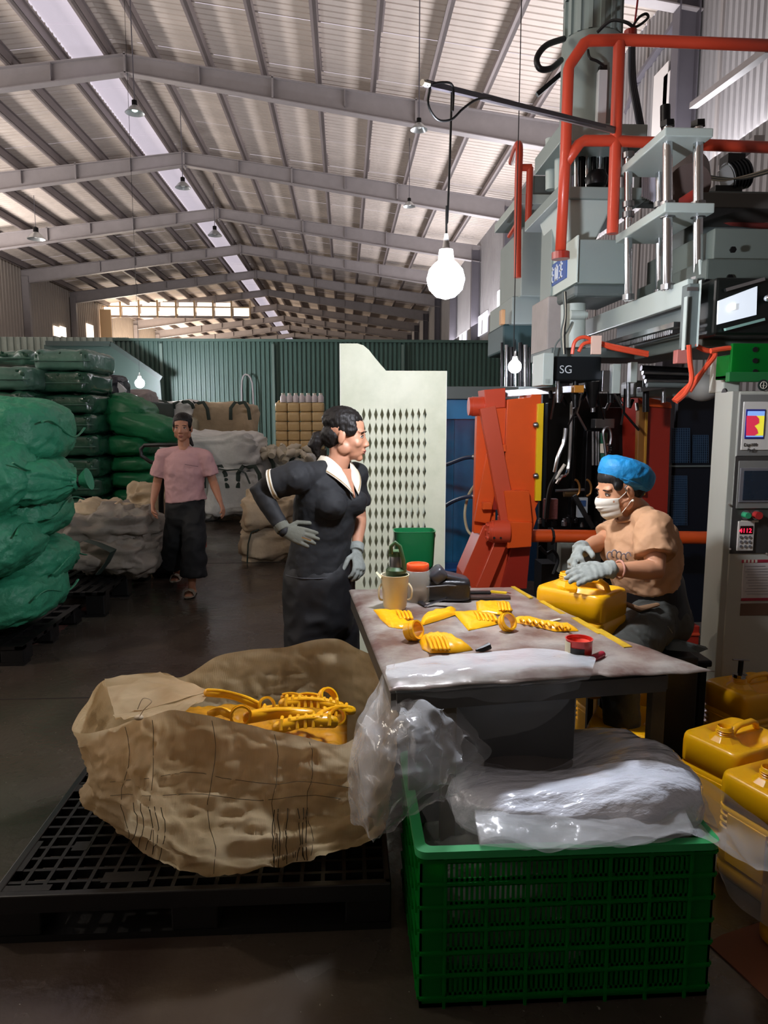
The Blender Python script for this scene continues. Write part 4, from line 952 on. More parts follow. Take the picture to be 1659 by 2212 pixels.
s.build('vent_grille', mat('bright_grille', 'd6d4e4', .4), t)
# right grey carriage body with gauge
t = thing('machine_carriage', 'dark grey carriage housing at the right frame edge with a lit rectangular gauge', 'machine', (2.2, 3.6, 1.6))
wbox('housing', 1516, 1720, 560, 748, 3.55, 4.4, mat('carriage_grey', '59625c', .5, var=.12), .01)
wbox('upper_housing', 1540, 1720, 495, 562, 3.6, 4.4, mat('carriage_grey2', '67706a', .5))
wbox('shelf_beam', 1500, 1720, 418, 448, 4.0, 4.4, mat('brown_beam', '4d4a46', .6))
g = wbox('gauge_case', 1540, 1720, 600, 725, 3.38, 3.56, mat('gauge_black', '0f1412', .3), .015)
a_ = at(1552, 700, 3.37); c_ = at(1635, 640, 3.37)
s = MB(); s.prism([at(1552, 650, 3.37), at(1636, 618, 3.37), at(1634, 680, 3.37), at(1550, 701, 3.37)], (0, .01, 0)); s.build('gauge_window', mat('gauge_lit', 'dfe6ee', .4, emit='d8e2ee', estr=.55), g)
s = MB(); s.prism([at(1576, 660, 3.36), at(1590, 655, 3.36), at(1589, 668, 3.36), at(1575, 672, 3.36)], (0, .008, 0)); s.build('gauge_mark', mat('gauge_mark', 'f4f2e2', .4, emit='f4f2e2', estr=.8), g)
s = MB(); s.bar(at(1566, 627, 3.36), at(1650, 603, 3.36), .02, .015); s.build('gauge_trim', chrome, g)
s = MB(); s.bar(at(1566, 712, 3.36), at(1650, 690, 3.36), .02, .012); s.build('gauge_trim', mat('teal_trim', '8fb8ae', .3), g)
s = MB(); s.lathe([(.001, 0), (.02, 0), (.02, .02), (.012, .03)], at(1657, 645, 3.36), 16, Matrix.Rotation(R(90), 3, 'X')); s.build('round_button', chrome, g, smooth=True)
for px, py in ((1582, 540), (1575, 600), (1526, 610)):
    s = MB(); s.lathe([(.001, 0), (.016, 0), (.016, .012), (.001, .012)], at(px, py, 3.55), 6, Matrix.Rotation(R(90), 3, 'X')); s.build('hex_bolt', darkst, t)
t = thing('black_motor', 'black ribbed motor with cables in front of the corrugated wall at upper right', 'motor', at(1575, 400, 5.0))
s = MB(); s.cyl(at(1570, 385, 5.0), at(1612, 372, 5.0), .085, n=20)
for k in range(6): s.cyl(at(1571+k*7, 385-k*2, 5.0), at(1574+k*7, 384-k*2, 5.0), .10, n=20)
s.build('motor_body', mat('motor_black', '20262c', .4), t, smooth=True)
px_box(MB(), 1572, 1612, 330, 355, 4.95, .12).build('terminal_box', blackp, t, bevel=.006)
px_box(MB(), 1545, 1605, 400, 415, 4.95, .12).build('mounting_foot', blackp, t, bevel=.006)
for k in range(4):
    s = MB(); s.tube([at(1520, 378+k*2, 4.8), at(1560, 384+k*2, 4.8), at(1610, 386-k*2, 4.8), at(1680, 368-k*3, 4.8)], .006, 6); s.build('cable', whitep if k % 2 else greyd, t, smooth=True)
s = MB(); s.tube([at(1530, 462, 4.3), at(1580, 480, 4.3), at(1690, 492, 4.3)], .02, 8); s.build('red_hose', mat('dull_red_hose', '8a3a34', .5), t, smooth=True)
wbox('motor_shelf', 1500, 1720, 415, 422, 4.85, 5.3, greyd)
# orange air hoses
t = thing('air_hose', 'orange-red air hoses looping under the carriage near the cabinet top', 'hose', at(1500, 800, 3.5))
rh_ = mat('hose_orange', 'd84e30', .4)
for pts in (((1236, 765), (1242, 738), (1262, 728), (1290, 738), (1330, 748), (1400, 762)), ((1250, 760), (1262, 742), (1290, 740), (1320, 752), (1400, 768))):
    s = MB(); s.tube([at(a_, b_, 3.95) for a_, b_ in pts], .010, 8); s.build('hose', rh_, t, smooth=True)
for pts, y in ((((1488, 745), (1490, 780), (1494, 820), (1480, 850), (1460, 868)), 3.4), (((1500, 745), (1520, 755), (1545, 765), (1520, 800), (1490, 845)), 3.45), (((1535, 758), (1580, 752), (1610, 758), (1640, 778), (1690, 808)), 3.3), (((1540, 762), (1520, 800), (1470, 850), (1455, 866)), 3.5)):
    s = MB(); s.tube([at(a_, b_, y) for a_, b_ in pts], .012, 8); s.build('hose', rh_, t, smooth=True)
px_box(MB(), 1278, 1300, 725, 765, 3.9, .02).build('cable_tag', mat('pale_pink_tag', 'd8b8a8', .5), t)
px_box(MB(), 1462, 1490, 755, 785, 3.7, .05).build('pink_valve', mat('pink_valve', 'c77a72', .4), t, bevel=.004)
# green tray
t = thing('green_tray', 'bright green plastic tray lying on top of the control cabinet', 'tray', at(1600, 815, 3.3))
s = MB(); a_ = at(1578, 818, 3.28); c_ = at(1720, 742, 3.28); s.box(a_.x, c_.x, 3.28, 3.30, a_.z, c_.z); s.box(a_.x, c_.x, 3.3, 3.42, a_.z, a_.z+.02); s.box(a_.x, a_.x+.01, 3.3, 3.42, a_.z, c_.z-.05); s.build('tray_shell', greenp, t, bevel=.004)
s = MB(); s.box(a_.x-.015, c_.x, 3.265, 3.3, a_.z-.015, a_.z+.03); s.build('tray_rim', mat('dark_green_rim', '1c6a35', .4), t, bevel=.004)
for k in range(3):
    s = MB(); p = at(1632+k*0, 755+k*24, 3.275); s.cyl(p, p+Vector((0, .01, 0)), .012, n=10); s.build('tray_hole', blackr, t)

# control cabinet
YC = 3.25
cabm = mat('cabinet_pale_grey', 'b5b6ac', .42, var=.06)
t = thing('control_cabinet', 'tall pale grey control cabinet with screens and keypad at the right edge', 'cabinet', (at(1620, 1400, YC).x, YC, 0))
xa = at(1586, 1000, YC).x; xr = xa+.75; zt = at(1590, 845, YC).z
xbk = at(1556, 1000, YC+.55).x
s = MB(); s.prism([(xa, YC, 0), (xr, YC, 0), (xr, YC+.55, 0), (xbk, YC+.55, 0)], (0, 0, zt)); s.build('body', cabm, t, bevel=.008)
c0 = at(1580, 900, YC+.0); c1 = at(1536, 1000, YC+.16)
s = MB(); s.prism([(xa+.02, YC+.003, 0), (c0.x, YC+.003, 0), (c1.x, YC+.16, 0), (at(1543, 1000, YC+.54).x, YC+.54, 0), (xbk+.01, YC+.54, 0)], (0, 0, zt+.0)); s.build('angled_side', mat('cabinet_side_grey', 'a4a59b', .45), t, bevel=.004)
p = Vector(((c0.x+c1.x)/2, YC+.08, at(1560, 850, 3.33).z)); n_ = Vector((c1.y-c0.y, c0.x-c1.x, 0)).normalized(); n_ = n_ if n_.y < 0 else -n_
s = MB(); s.cyl(p, p+n_*.006, .024, n=20); s.build('cable_port', blackp, t)
s = MB(); s.box(at(1546, 800, 3.5).x, at(1582, 800, 3.5).x, 3.42, 3.56, zt, at(1540, 768, 3.45).z); s.build('top_duct', cabm, t, bevel=.006)
def panel(name, x0_, x1_, y0_, y1_, m, dep, par=None, bevel=.002):
    a = at(x0_, y1_, YC); c = at(x1_, y0_, YC); s = MB(); s.box(a.x, c.x, YC-dep, YC+.002, a.z, c.z); return s.build(name, m, par or t, bevel=bevel)
pl = panel('upper_plate', 1590, 1710, 852, 985, mat('satin_frame', '9b9c98', .3, metal=.5), .006)
panel('printed_face', 1598, 1710, 868, 972, mat('face_white', 'd6d3cc', .45), .010, pl)
panel('screen_bezel', 1605, 1651, 884, 948, mat('bezel_blue', '2a2f8a', .3), .013, pl)
panel('screen_glass', 1608, 1649, 888, 944, mat('screen_sky', '7fa8ee', .3, emit='86aef0', estr=.55), .0145, pl)
panel('screen_yellow', 1618, 1648, 898, 941, mat('screen_yellow', 'e8dc40', .3, emit='e8dc40', estr=.55), .0155, pl)
s = MB(); pts = [(1613, 898), (1634, 898), (1640, 905), (1640, 914), (1630, 920), (1636, 928), (1638, 936), (1630, 941), (1612, 941)]
s.prism([at(a_, b_, YC-.017) for a_, b_ in pts], (0, .001, 0)); s.build('screen_graphic', mat('screen_red', 'c8304a', .3, emit='c8304a', estr=.6), pl)
ink = mat('dark_ink', '3a3838', .5)
text_on('Digi100', .021, ink, t, at(1606, 964, YC-.012), (1, 0, 0), (0, 0, 1)); text_on('Pack', .021, ink, t, at(1614, 975, YC-.012), (1, 0, 0), (0, 0, 1))
bz = panel('dark_faceplate', 1575, 1710, 985, 1196, mat('dark_faceplate', '4c4a48', .35, metal=.4), .004)
panel('display_frame', 1588, 1710, 995, 1098, mat('satin_frame', '9b9c98'), .010, bz)
panel('display_bezel', 1592, 1710, 1010, 1085, mat('bezel_grey', '6d6c70', .4), .014, bz)
panel('display_glass', 1600, 1710, 1016, 1080, mat('off_screen', '1c2c3c', .08, coat=.6, var=.3, vscale=5), .016, bz)
for px, m_, nm in ((1608, mat('button_green', '2f9a6a', .3, coat=.4), 'green_button'), (1631, mat('button_red', 'b02c2c', .3, coat=.4), 'red_button'), (1668, mat('button_green', '2f9a6a'), 'green_button')):
    p = at(px, 1112, YC); s = MB(); s.cyl(p-Vector((0, .035, 0)), p, .018 if 'red' in nm else .014, n=20); s.build(nm, m_, bz, smooth=True)
    s = MB(); s.cyl(p-Vector((0, .01, 0)), p, .022, n=20); s.build('button_ring', chrome, bz, smooth=True)
    s = MB(); s.box(p.x-.016, p.x+.016, YC-.006, YC, p.z-.035, p.z-.026); s.build('button_label', whitep, bz)
kp = panel('keypad', 1589, 1628, 1125, 1189, mat('keypad_face', 'c9c4bc', .45), .012, bz)
panel('keypad_display', 1595, 1624, 1135, 1153, mat('keypad_black', '220808', .3), .014, bz)
text_on('4112', .030, mat('led_red', 'ff2244', .4, emit='ff2040', estr=2.2), t, at(1597, 1151, YC-.0155), (1, 0, 0), (0, 0, 1))
for r_ in range(3):
    for c_ in range(3):
        p = at(1600+c_*9.5, 1160+r_*10, YC-.012); s = MB(); s.cyl(p-Vector((0, .004, 0)), p, .0065, n=12); s.build('key', mat('key_grey', '6a6a6e', .4), kp)
for px, py in ((1576, 1090), (1577, 1186), (1656, 1196)):
    s = MB(); s.cyl(at(px, py, YC-.008), at(px, py, YC), .005, n=10); s.build('screw', chrome, bz)
nt_ = panel('notice_sheet', 1600, 1710, 1208, 1296, mat('notice_paper', 'c6c1bf', .6), .003)
panel('notice_header', 1602, 1710, 1208, 1216, mat('notice_red', '9a2438', .6), .004, nt_)
panel('notice_footer', 1600, 1710, 1290, 1298, mat('notice_red', '9a2438'), .004, nt_)
for k in range(4): panel('header_mark', 1606+k*8, 1611+k*8, 1209, 1215, whitep, .005, nt_, 0)
for k in range(11): panel('text_line', 1608+(k*5) % 9, 1652+(k*13) % 20, 1222+k*6, 1223.6+k*6, mat('grey_ink', '8a8486', .6), .004, nt_, 0)
t2 = panel('handwritten_card', 1598, 1710, 1302, 1330, mat('brown_card', '6a5040', .6), .003)
p = at(1648, 832, YC)
s = MB(); s.cyl(p-Vector((0, .004, 0)), p, .026, n=24); s.build('warning_disc', mat('disc_dark', '26312e', .5), t)
s = MB(); s.tube([p+Vector((.016*math.cos(k*.5236), -.006, .016*math.sin(k*.5236))) for k in range(13)], .0015, 6); s.box(p.x-.001, p.x+.001, p.y-.007, p.y-.004, p.z-.014, p.z+.014); s.box(p.x-.009, p.x+.009, p.y-.007, p.y-.004, p.z-.003, p.z-.001); s.build('disc_symbol', whitep, t)
# ------------------------------------------------------------------ work table
sheetm = mat('scuffed_table_sheet', 'a8a29a', .33, metal=.2, vscale=6, col2='6b5048', bump=.6, bscale=12, bdist=.008)
filmw = mat('milky_film', 'e9edf2', .2, alpha=.22, edge=.5, bump=.5, bscale=9, bdist=.02, coat=.5)
film = mat('clear_film', 'e9eef2', .12, alpha=.10, edge=.5, bump=.35, bscale=7, bdist=.03, coat=.8, spec=.9)
film2 = mat('clear_film_dense', 'f2f6fa', .15, alpha=.13, edge=.5, bump=.4, bscale=8, bdist=.03, coat=.8, spec=.9)
TZ = .8
T = [Vector((.035, 3.06, TZ)), Vector((.74, 3.06, TZ)), Vector((.97, 2.06, TZ)), Vector((.14, 1.95, TZ))]
t = thing('work_table', 'low steel work table with a scuffed sheet cover in front of the orange clamp', 'table', (.5, 2.55, 0))
def quadpt(u, v): return (T[3]*(1-u)+T[2]*u)*(1-v)+(T[0]*(1-u)+T[1]*u)*v
s = MB(); s.prism([p-Vector((0, 0, .035)) for p in T], (0, 0, .03)); s.build('tabletop', greyd, t, bevel=.003)
def topf(u, v):
    uu = -.03+u*1.06; vv = -.035+v*1.05; p = quadpt(uu, vv)
    edge = max(0, -vv, uu-1, -uu, vv-1)
    fr = .012*noise.noise(Vector((u*9, v*9, 0)))
    ext = Vector((0, 0, 0))
    if u > .72 and v < .3: ext = Vector((.10*(u-.72)/.28*(1-v/.3), -.015*(1-v/.3), 0))
    jag = .012*noise.noise(Vector((u*14, 3, v*14)))
    return p+ext+Vector((jag*(u > .95), jag*(v < .05), .003+.002*noise.noise(Vector((u*6, v*6, 4)))*2-edge*.3+(.006*abs(noise.noise(Vector((u*12, v*3, 8)))) if v < .12 or u > .9 else 0)))
s = MB(); s.sheet(topf, 70, 70); s.build('cover_sheet', sheetm, t, smooth=True, solid=.0015)
s = MB()
for a_, b_ in ((0, 3), (3, 2), (2, 1), (1, 0)): s.bar(T[a_]-Vector((0, 0, .055)), T[b_]-Vector((0, 0, .055)), .03, .05)
s.build('apron_rail', mat('grimy_rail', '4a4844', .5, var=.3), t)
for i, p in enumerate(T):
    q = Vector((.55, 2.6, 0)); d = (q-p); d.z = 0; d.normalize(); c_ = p+d*.05
    if i == 2: c_ = Vector((.985, 2.14, 0))
    if i in (0, 3): c_ = c_+Vector((.13, 0, 0))
    s = MB(); s.box(c_.x-.022, c_.x+.022, c_.y-.022, c_.y+.022, 0, TZ-.04); s.build('leg', mat('worn_leg', '57492f', .55, var=.4, vscale=9), t, bevel=.003)
s = MB(); s.box(c_.x, c_.x, 0, 0, 0, 0) if False else None
s.bar(T[0]+Vector((.16, -.03, -.33)), T[3]+Vector((.14, .12, -.33)), .01, .52); s.build('side_panel', mat('pale_side_panel', '7e8a84', .5, var=.1), t)
s = MB(); s.bar(T[3]+Vector((.04, .05, -.26)), T[2]+Vector((-.26, .05, -.26)), .01, .40); s.build('front_panel', mat('grey_front_panel', '55585a', .4, var=.15), t)
s = MB(); s.bar(T[3]+Vector((.0, .25, -.5)), T[2]+Vector((0, .25, -.5)), .02, .02); s.build('stretcher', darkst, t)
for k in range(4):
    u = (.15, .3, .55, .8)[k]; p = quadpt(1.0, u); s = MB()
    s.bar(p+Vector((-.02, 0, .006)), quadpt(1.0, min(1, u+.2))+Vector((-.005, 0, .006)), .03-.004*k, .004); s.build('yellow_edge_film', mat('yellow_tape', 'c9a21c', .5, var=.3, vscale=14), t)

def lump(mb, outline, h, seed=0, rings=8, wob=.004, base=0.0):        # low mound over a polygon outline
    P_ = []
    n = len(outline); m = 5
    for i in range(n):
        a, b_ = Vector(outline[i]), Vector(outline[(i+1) % n])
        for k in range(m): P_.append(a.lerp(b_, k/m))
    c = sum(P_, Vector())/len(P_); rr = []
    for j in range(rings):
        f = 1-j/(rings-.5); hh = h*(min(1, (1-f)*3.2))**.6
        ring = []
        for p in P_:
            q = c+(p-c)*f; q.z += hh+wob*noise.noise(Vector((q.x*60, q.y*60, seed)))*(0 if j == 0 else 1.6); ring.append(q)
        rr.append(ring)
    rr.insert(0, [p+Vector((0, 0, base-.0005)) for p in P_])
    return mb.rings(rr, True)
def O(*pp, z=TZ+.006): return [atz(a, b, z) for a, b in pp]
def ring_part(parent, c, r, h, tilt, name='neck_ring'):
    M_ = Euler(tilt).to_matrix(); s = MB()
    s.lathe([(r, -h), (r, h), (r*.82, h), (r*.82, -h), (r, -h)], c, 28, M_, cap=False)
    s.lathe([(r*1.08, -h*.2), (r*1.08, h*.2), (r*.95, h*.2), (r*.95, -h*.2), (r*1.08, -h*.2)], c, 28, M_, cap=False)
    return s.build(name, yellow2, parent, smooth=True, ang=50)
def flash(label, outline, ribs=(), ring=None, h=.012, group='yellow moulding offcuts on the table', z=TZ+.006, bar=None):
    t = thing('moulding_offcut', label, 'offcut', sum(O(*outline, z=z), Vector())/len(outline), 0, group)
    s = MB(); lump(s, O(*outline, z=z), h, seed=len(label)); s.build('flat_scrap', yellow2, t, smooth=True, ang=60)
    for a_, b_ in ribs:
        s = MB(); p, q_ = atz(*a_, z+h), atz(*b_, z+h); s.tube([p, (p+q_)/2+Vector((0, 0, .006)), q_], .006, 8, rnd=True); s.build('rib', yellow2, t, smooth=True)
    if ring: ring_part(t, atz(*ring[0], z+ring[1]*.95), ring[1], ring[2], ring[3])
    return t
flash('yellow offcut plate with ribs at the left end of the table row', ((806, 1317), (862, 1320), (890, 1326), (880, 1345), (895, 1356), (862, 1358), (840, 1354), (822, 1338)),
      [((858+k*8, 1321), (866+k*8, 1336)) for k in range(4)], ((893, 1362), .033, .02, (1.2, .0, .9)))
flash('yellow curved offcut bar lying between the left ring and the middle plate', ((912, 1334), (940, 1322), (985, 1315), (984, 1328), (950, 1340), (915, 1350), (908, 1345)), (), None, .018)
flash('yellow ribbed offcut plate in the middle of the table', ((978, 1322), (1030, 1320), (1072, 1335), (1086, 1345), (1060, 1352), (1012, 1362), (1000, 1348)),
      [((1026+k*9, 1322+k*1.5), (1036+k*9, 1340)) for k in range(5)])
flash('yellow ribbed offcut plate furthest back beside the ring', ((1028, 1300), (1098, 1300), (1108, 1318), (1082, 1328), (1030, 1322)),
      [((1076+k*7, 1302), (1080+k*7, 1318)) for k in range(4)], ((1096, 1344), .032, .014, (1.0, .3, .4)))
flash('long thin yellow offcut strip pointing to the red cup', ((1112, 1335), (1130, 1334), (1180, 1346), (1245, 1356), (1250, 1363), (1200, 1364), (1150, 1352), (1114, 1345)),
      [((1125+k*14, 1338+k*2.4), (1132+k*14, 1343+k*2.2)) for k in range(8)], None, .014)
flash('ribbed yellow offcut lying alone nearest the plastic film', ((905, 1385), (920, 1374), (950, 1374), (975, 1376), (1022, 1404), (985, 1410), (930, 1411), (912, 1402)),
      [((922+k*9, 1376), (934+k*9, 1402)) for k in range(5)], None, .024)
# things on the table
p0 = atz(853, 1313, TZ+.005); 
t = thing('measuring_jug', 'cream plastic jug with side handles holding the green lidded flask', 'jug', p0)
s = MB(); s.lathe([(.001, 0), (.042, 0), (.046, .01), (.054, .12), (.056, .135), (.052, .135), (.046, .04), (.001, .03)], p0, 36); s.build('jug_body', mat('cream_jug', 'd9cfae', .35, var=.08, sss=.1), t, smooth=True)
s = MB(); s.prism([p0+Vector((-.058, -.03, .125)), p0+Vector((-.075, 0, .142)), p0+Vector((-.05, .0, .12))], (.004, .004, .004)); s.build('pouring_lip', MATS['cream_jug'], t)
for sx in (-1, 1):
    s = MB(); s.tube([p0+Vector((sx*.052, -.01, .1)), p0+Vector((sx*.064, -.02, .08)), p0+Vector((sx*.062, -.02, .045)), p0+Vector((sx*.05, -.01, .035))], .004, 8); s.build('wire_handle', MATS['cream_jug'], t, smooth=True)
pf = p0+Vector((.005, .005, .035))
olive = mat('olive_green_lid', '3f5a3a', .35, coat=.2)
t = thing('vacuum_flask', 'olive green vacuum flask with carrying loop standing in the cream jug', 'flask', pf)
s = MB(); s.lathe([(.001, 0), (.034, 0), (.036, .01), (.036, .09), (.040, .095), (.040, .118), (.034, .125), (.03, .13)], pf, 32); s.build('flask_body', olive, t, smooth=True)
s = MB(); s.lathe([(.026, .125), (.026, .17), (.024, .175), (.001, .176)], pf, 28); s.build('steel_cup', steel, t, smooth=True)
s = MB(); s.lathe([(.028, .172), (.028, .19), (.02, .195), (.001, .196)], pf, 28); s.build('screw_lid', olive, t, smooth=True)
s = MB(); s.tube([pf+Vector((.03, -.02, .11)), pf+Vector((.026, -.03, .16)), pf+Vector((.012, -.03, .215)), pf+Vector((-.006, -.03, .23)), pf+Vector((-.022, -.03, .215)), pf+Vector((-.022, -.025, .185))], [(.008, .004)]*6, 10); s.build('carry_loop', olive, t, smooth=True)
p1 = atz(902, 1296, TZ+.005)
t = thing('storage_jar', 'round clear plastic jar of brown stuff with a bright orange lid', 'jar', p1)
s = MB(); s.lathe([(.001, 0), (.05, 0), (.055, .01), (.056, .05), (.056, .1), (.048, .125), (.04, .13)], p1, 36); s.build('jar_wall', mat('hazy_clear_jar', 'c9c4b8', .15, alpha=.42, coat=.6), t, smooth=True)
s = MB(); s.lathe([(.001, .004), (.048, .004), (.05, .05), (.03, .06), (.001, .062)], p1, 24); s.build('contents', mat('brown_contents', '6a5238', .6, var=.5, vscale=40), t, smooth=True)
s = MB(); s.lathe([(.044, .125), (.046, .128), (.046, .148), (.044, .152), (.036, .152), (.034, .146), (.001, .146)], p1, 36); s.build('lid', mat('bright_orange_lid', 'e8501e', .35), t, smooth=True)
p2 = atz(955, 1300, TZ+.005)
t = thing('shoulder_bag', 'small black leather shoulder bag folded on the table behind the offcuts', 'bag', p2)
lea = mat('black_leather', '17171a', .38, bump=.3, bscale=40)
Mr = Matrix.Rotation(-.15, 4, 'Z'); Mr.translation = p2+Vector((.02, .04, .045))
s = MB(); s.ell(Mr.translation, (.10, .05, .045), Matrix.Rotation(-.15, 3, 'Z'), 40, 20, .35, .35); s.build('bag_body', lea, t, smooth=True, ang=180)
s = MB(); s.ell(Mr.translation+Vector((0.03, .01, .048)), (.065, .045, .012), Matrix.Rotation(.25, 3, 'Y'), 28, 12, .4, .4); s.build('flap', mat('grey_leather', '35353a', .4), t, smooth=True, ang=180)
s = MB(); s.ell(Mr.translation+Vector((-.035, .0, .06)), (.035, .05, .03), Matrix.Rotation(-.7, 3, 'Y'), 24, 12, .5, .5); s.build('folded_pouch', mat('grey_leather', '35353a'), t, smooth=True, ang=180)
s = MB(); s.tube([Mr.translation+Vector((-.09, -.05, .02)), Mr.translation+Vector((0, -.055, .028)), Mr.translation+Vector((.095, -.05, .018))], .0025, 6); s.build('zip', steel, t)
s = MB(); s.tube([atz(965, 1292, TZ+.04), atz(940, 1300, TZ+.02), atz(920, 1308, TZ+.012), atz(908, 1300, TZ+.012), atz(916, 1288, TZ+.02)], [(.012, .003)]*5, 8); s.build('strap', lea, t, smooth=True)
p3 = atz(1010, 1290, TZ+.008)
t = thing('knife_sheath', 'dark brown knife sheath lying at the far edge behind the offcuts', 'sheath', p3)
s = MB(); s.bar(atz(1006, 1290, TZ+.012), atz(1102, 1290, TZ+.012), .035, .012); s.build('sheath', mat('brown_sheath', '3a2a24', .5), t, bevel=.004)
s = MB(); s.bar(atz(1008, 1280, TZ+.018), atz(1060, 1280, TZ+.018), .03, .012); s.build('handle', blackp, t, bevel=.004)
t = thing('box_cutter', 'yellow-tipped thin box cutter beside the brown sheath', 'cutter', atz(1080, 1282, TZ+.01))
s = MB(); s.bar(atz(1060, 1278, TZ+.014), atz(1095, 1281, TZ+.014), .014, .01); s.build('cutter_body', mat('yellow_cutter', 'd9b21e', .4), t, bevel=.002)
s = MB(); s.bar(atz(1095, 1281, TZ+.014), atz(1104, 1282, TZ+.014), .01, .003); s.build('blade', chrome, t)
t = thing('white_strip', 'short white plastic strip between the yellow strip and the can', 'strip', atz(1190, 1341, TZ+.008))
s = MB(); s.bar(atz(1172, 1345, TZ+.009), atz(1210, 1337, TZ+.009), .014, .002); s.build('strip', whitep, t)
t = thing('rubber_scrap', 'small crumpled black scrap lying right of the lone ribbed offcut', 'scrap', atz(1045, 1402, TZ+.008))
s = MB(); s.tube([atz(1028, 1405, TZ+.012), atz(1042, 1402, TZ+.014), atz(1056, 1396, TZ+.02), atz(1060, 1400, TZ+.012)], [.004, .01, .012, .004], 8); s.build('scrap', blackr, t, smooth=True)
p4_ = atz(1250, 1416, TZ+.006)
t = thing('red_cup', 'small red enamel cup with a dark patch near the front edge of the table', 'cup', p4_)
s = MB(); s.lathe([(.001, 0), (.036, 0), (.040, .004), (.041, .05), (.043, .056), (.039, .056), (.037, .008), (.001, .006)], p4_, 36); s.build('cup_body', mat('red_cup_paint', 'c4261e', .3, coat=.4), t, smooth=True)
def arcp(r, a0, a1, z0, z1, c, n=10):
    s = MB(); vs = []
    for k in range(n+1):
        a = a0+(a1-a0)*k/n; vs += [(c.x+r*math.cos(a), c.y+r*math.sin(a), c.z+z0), (c.x+r*math.cos(a), c.y+r*math.sin(a), c.z+z1)]
    s.add(vs, [(2*k, 2*k+2, 2*k+3, 2*k+1) for k in range(n)]); return s
arcp(.0425, R(215), R(275), .004, .034, p4_).build('dark_label', blackp, t, smooth=True)
arcp(.043, R(170), R(215), .004, .05, p4_).build('clear_tape', mat('pale_tape', 'bdb69a', .4), t, smooth=True)
s = MB(); s.lathe([(.001, .03), (.03, .034), (.037, .045)], p4_, 16, cap=False); s.build('cup_contents', mat('orange_contents', 'e0452c', .5), t, smooth=True)
t = thing('marker_pen', 'dark pen with red cap beside the red cup at the table edge', 'pen', atz(1275, 1425, TZ+.02))
s = MB(); s.cyl(atz(1262, 1432, TZ+.012), atz(1284, 1421, TZ+.012), .010, n=16); s.build('barrel', mat('dark_purple', '2c2030', .4), t, smooth=True)
s = MB(); s.tube([atz(1282, 1422, TZ+.012), atz(1300, 1414, TZ+.012)], .012, 16, rnd=True); s.build('cap', mat('crimson_cap', 'a81c34', .35), t, smooth=True)
p5 = Vector((.405, 3.35, .78))
t = thing('green_tote', 'dark green open plastic bin with a wrench in it behind the flask', 'bin', (p5.x, p5.y, .0))
gm = mat('bottle_green', '0f6a3a', .35, coat=.2)
a = at(852, 1228, 3.3); b_ = at(941, 1228, 3.3); zt = at(890, 1152, 3.3).z; rings = []
for z, k in ((a.z, .88), (a.z+.01, .93), (zt, 1.0), (zt+.006, 1.04), (zt+.006, .97), (zt, .96), (a.z+.02, .88), (a.z+.018, .5)):
    cx = (a.x+b_.x)/2; hx = (b_.x-a.x)/2*k; hy = .07*k; ring = []
    for i in range(32):
        th = i*math.pi/16; sg = lambda v: math.copysign(abs(v)**.4, v); ring.append((cx+hx*sg(math.cos(th)), 3.36+hy*sg(math.sin(th)), z))
    rings.append(ring)
s = MB(); s.rings(rings); s.build('bin_shell', gm, t, smooth=True, ang=60)
s = MB(); s.box(a.x+.01, b_.x-.01, 3.30, 3.42, 0, a.z); s.build('support_post', darkst, t)
t = thing('wrench', 'grey open-ended wrench sticking out of the green bin', 'wrench', at(925, 1165, 3.36))
s = MB(); s.bar(at(912, 1182, 3.34), at(932, 1160, 3.34), .014, .006); s.lathe([(.016, -.004), (.016, .004), (.006, .004), (.006, -.004), (.016, -.004)], at(934, 1157, 3.34), 12, Matrix.Rotation(1.4, 3, 'X'), cap=False); s.build('wrench_body', steel, t, bevel=.001)
t = thing('white_rag', 'pinkish white rag lying in the green bin', 'rag', at(905, 1185, 3.36))
s = MB(); s.ell(at(908, 1180, 3.36), (.05, .03, .02), None, 20, 12, 1, 1, lambda p, d: p+d*.006*nz(p, 60)); s.build('rag', mat('rag_cloth', 'c8a89a', .8), t, smooth=True)

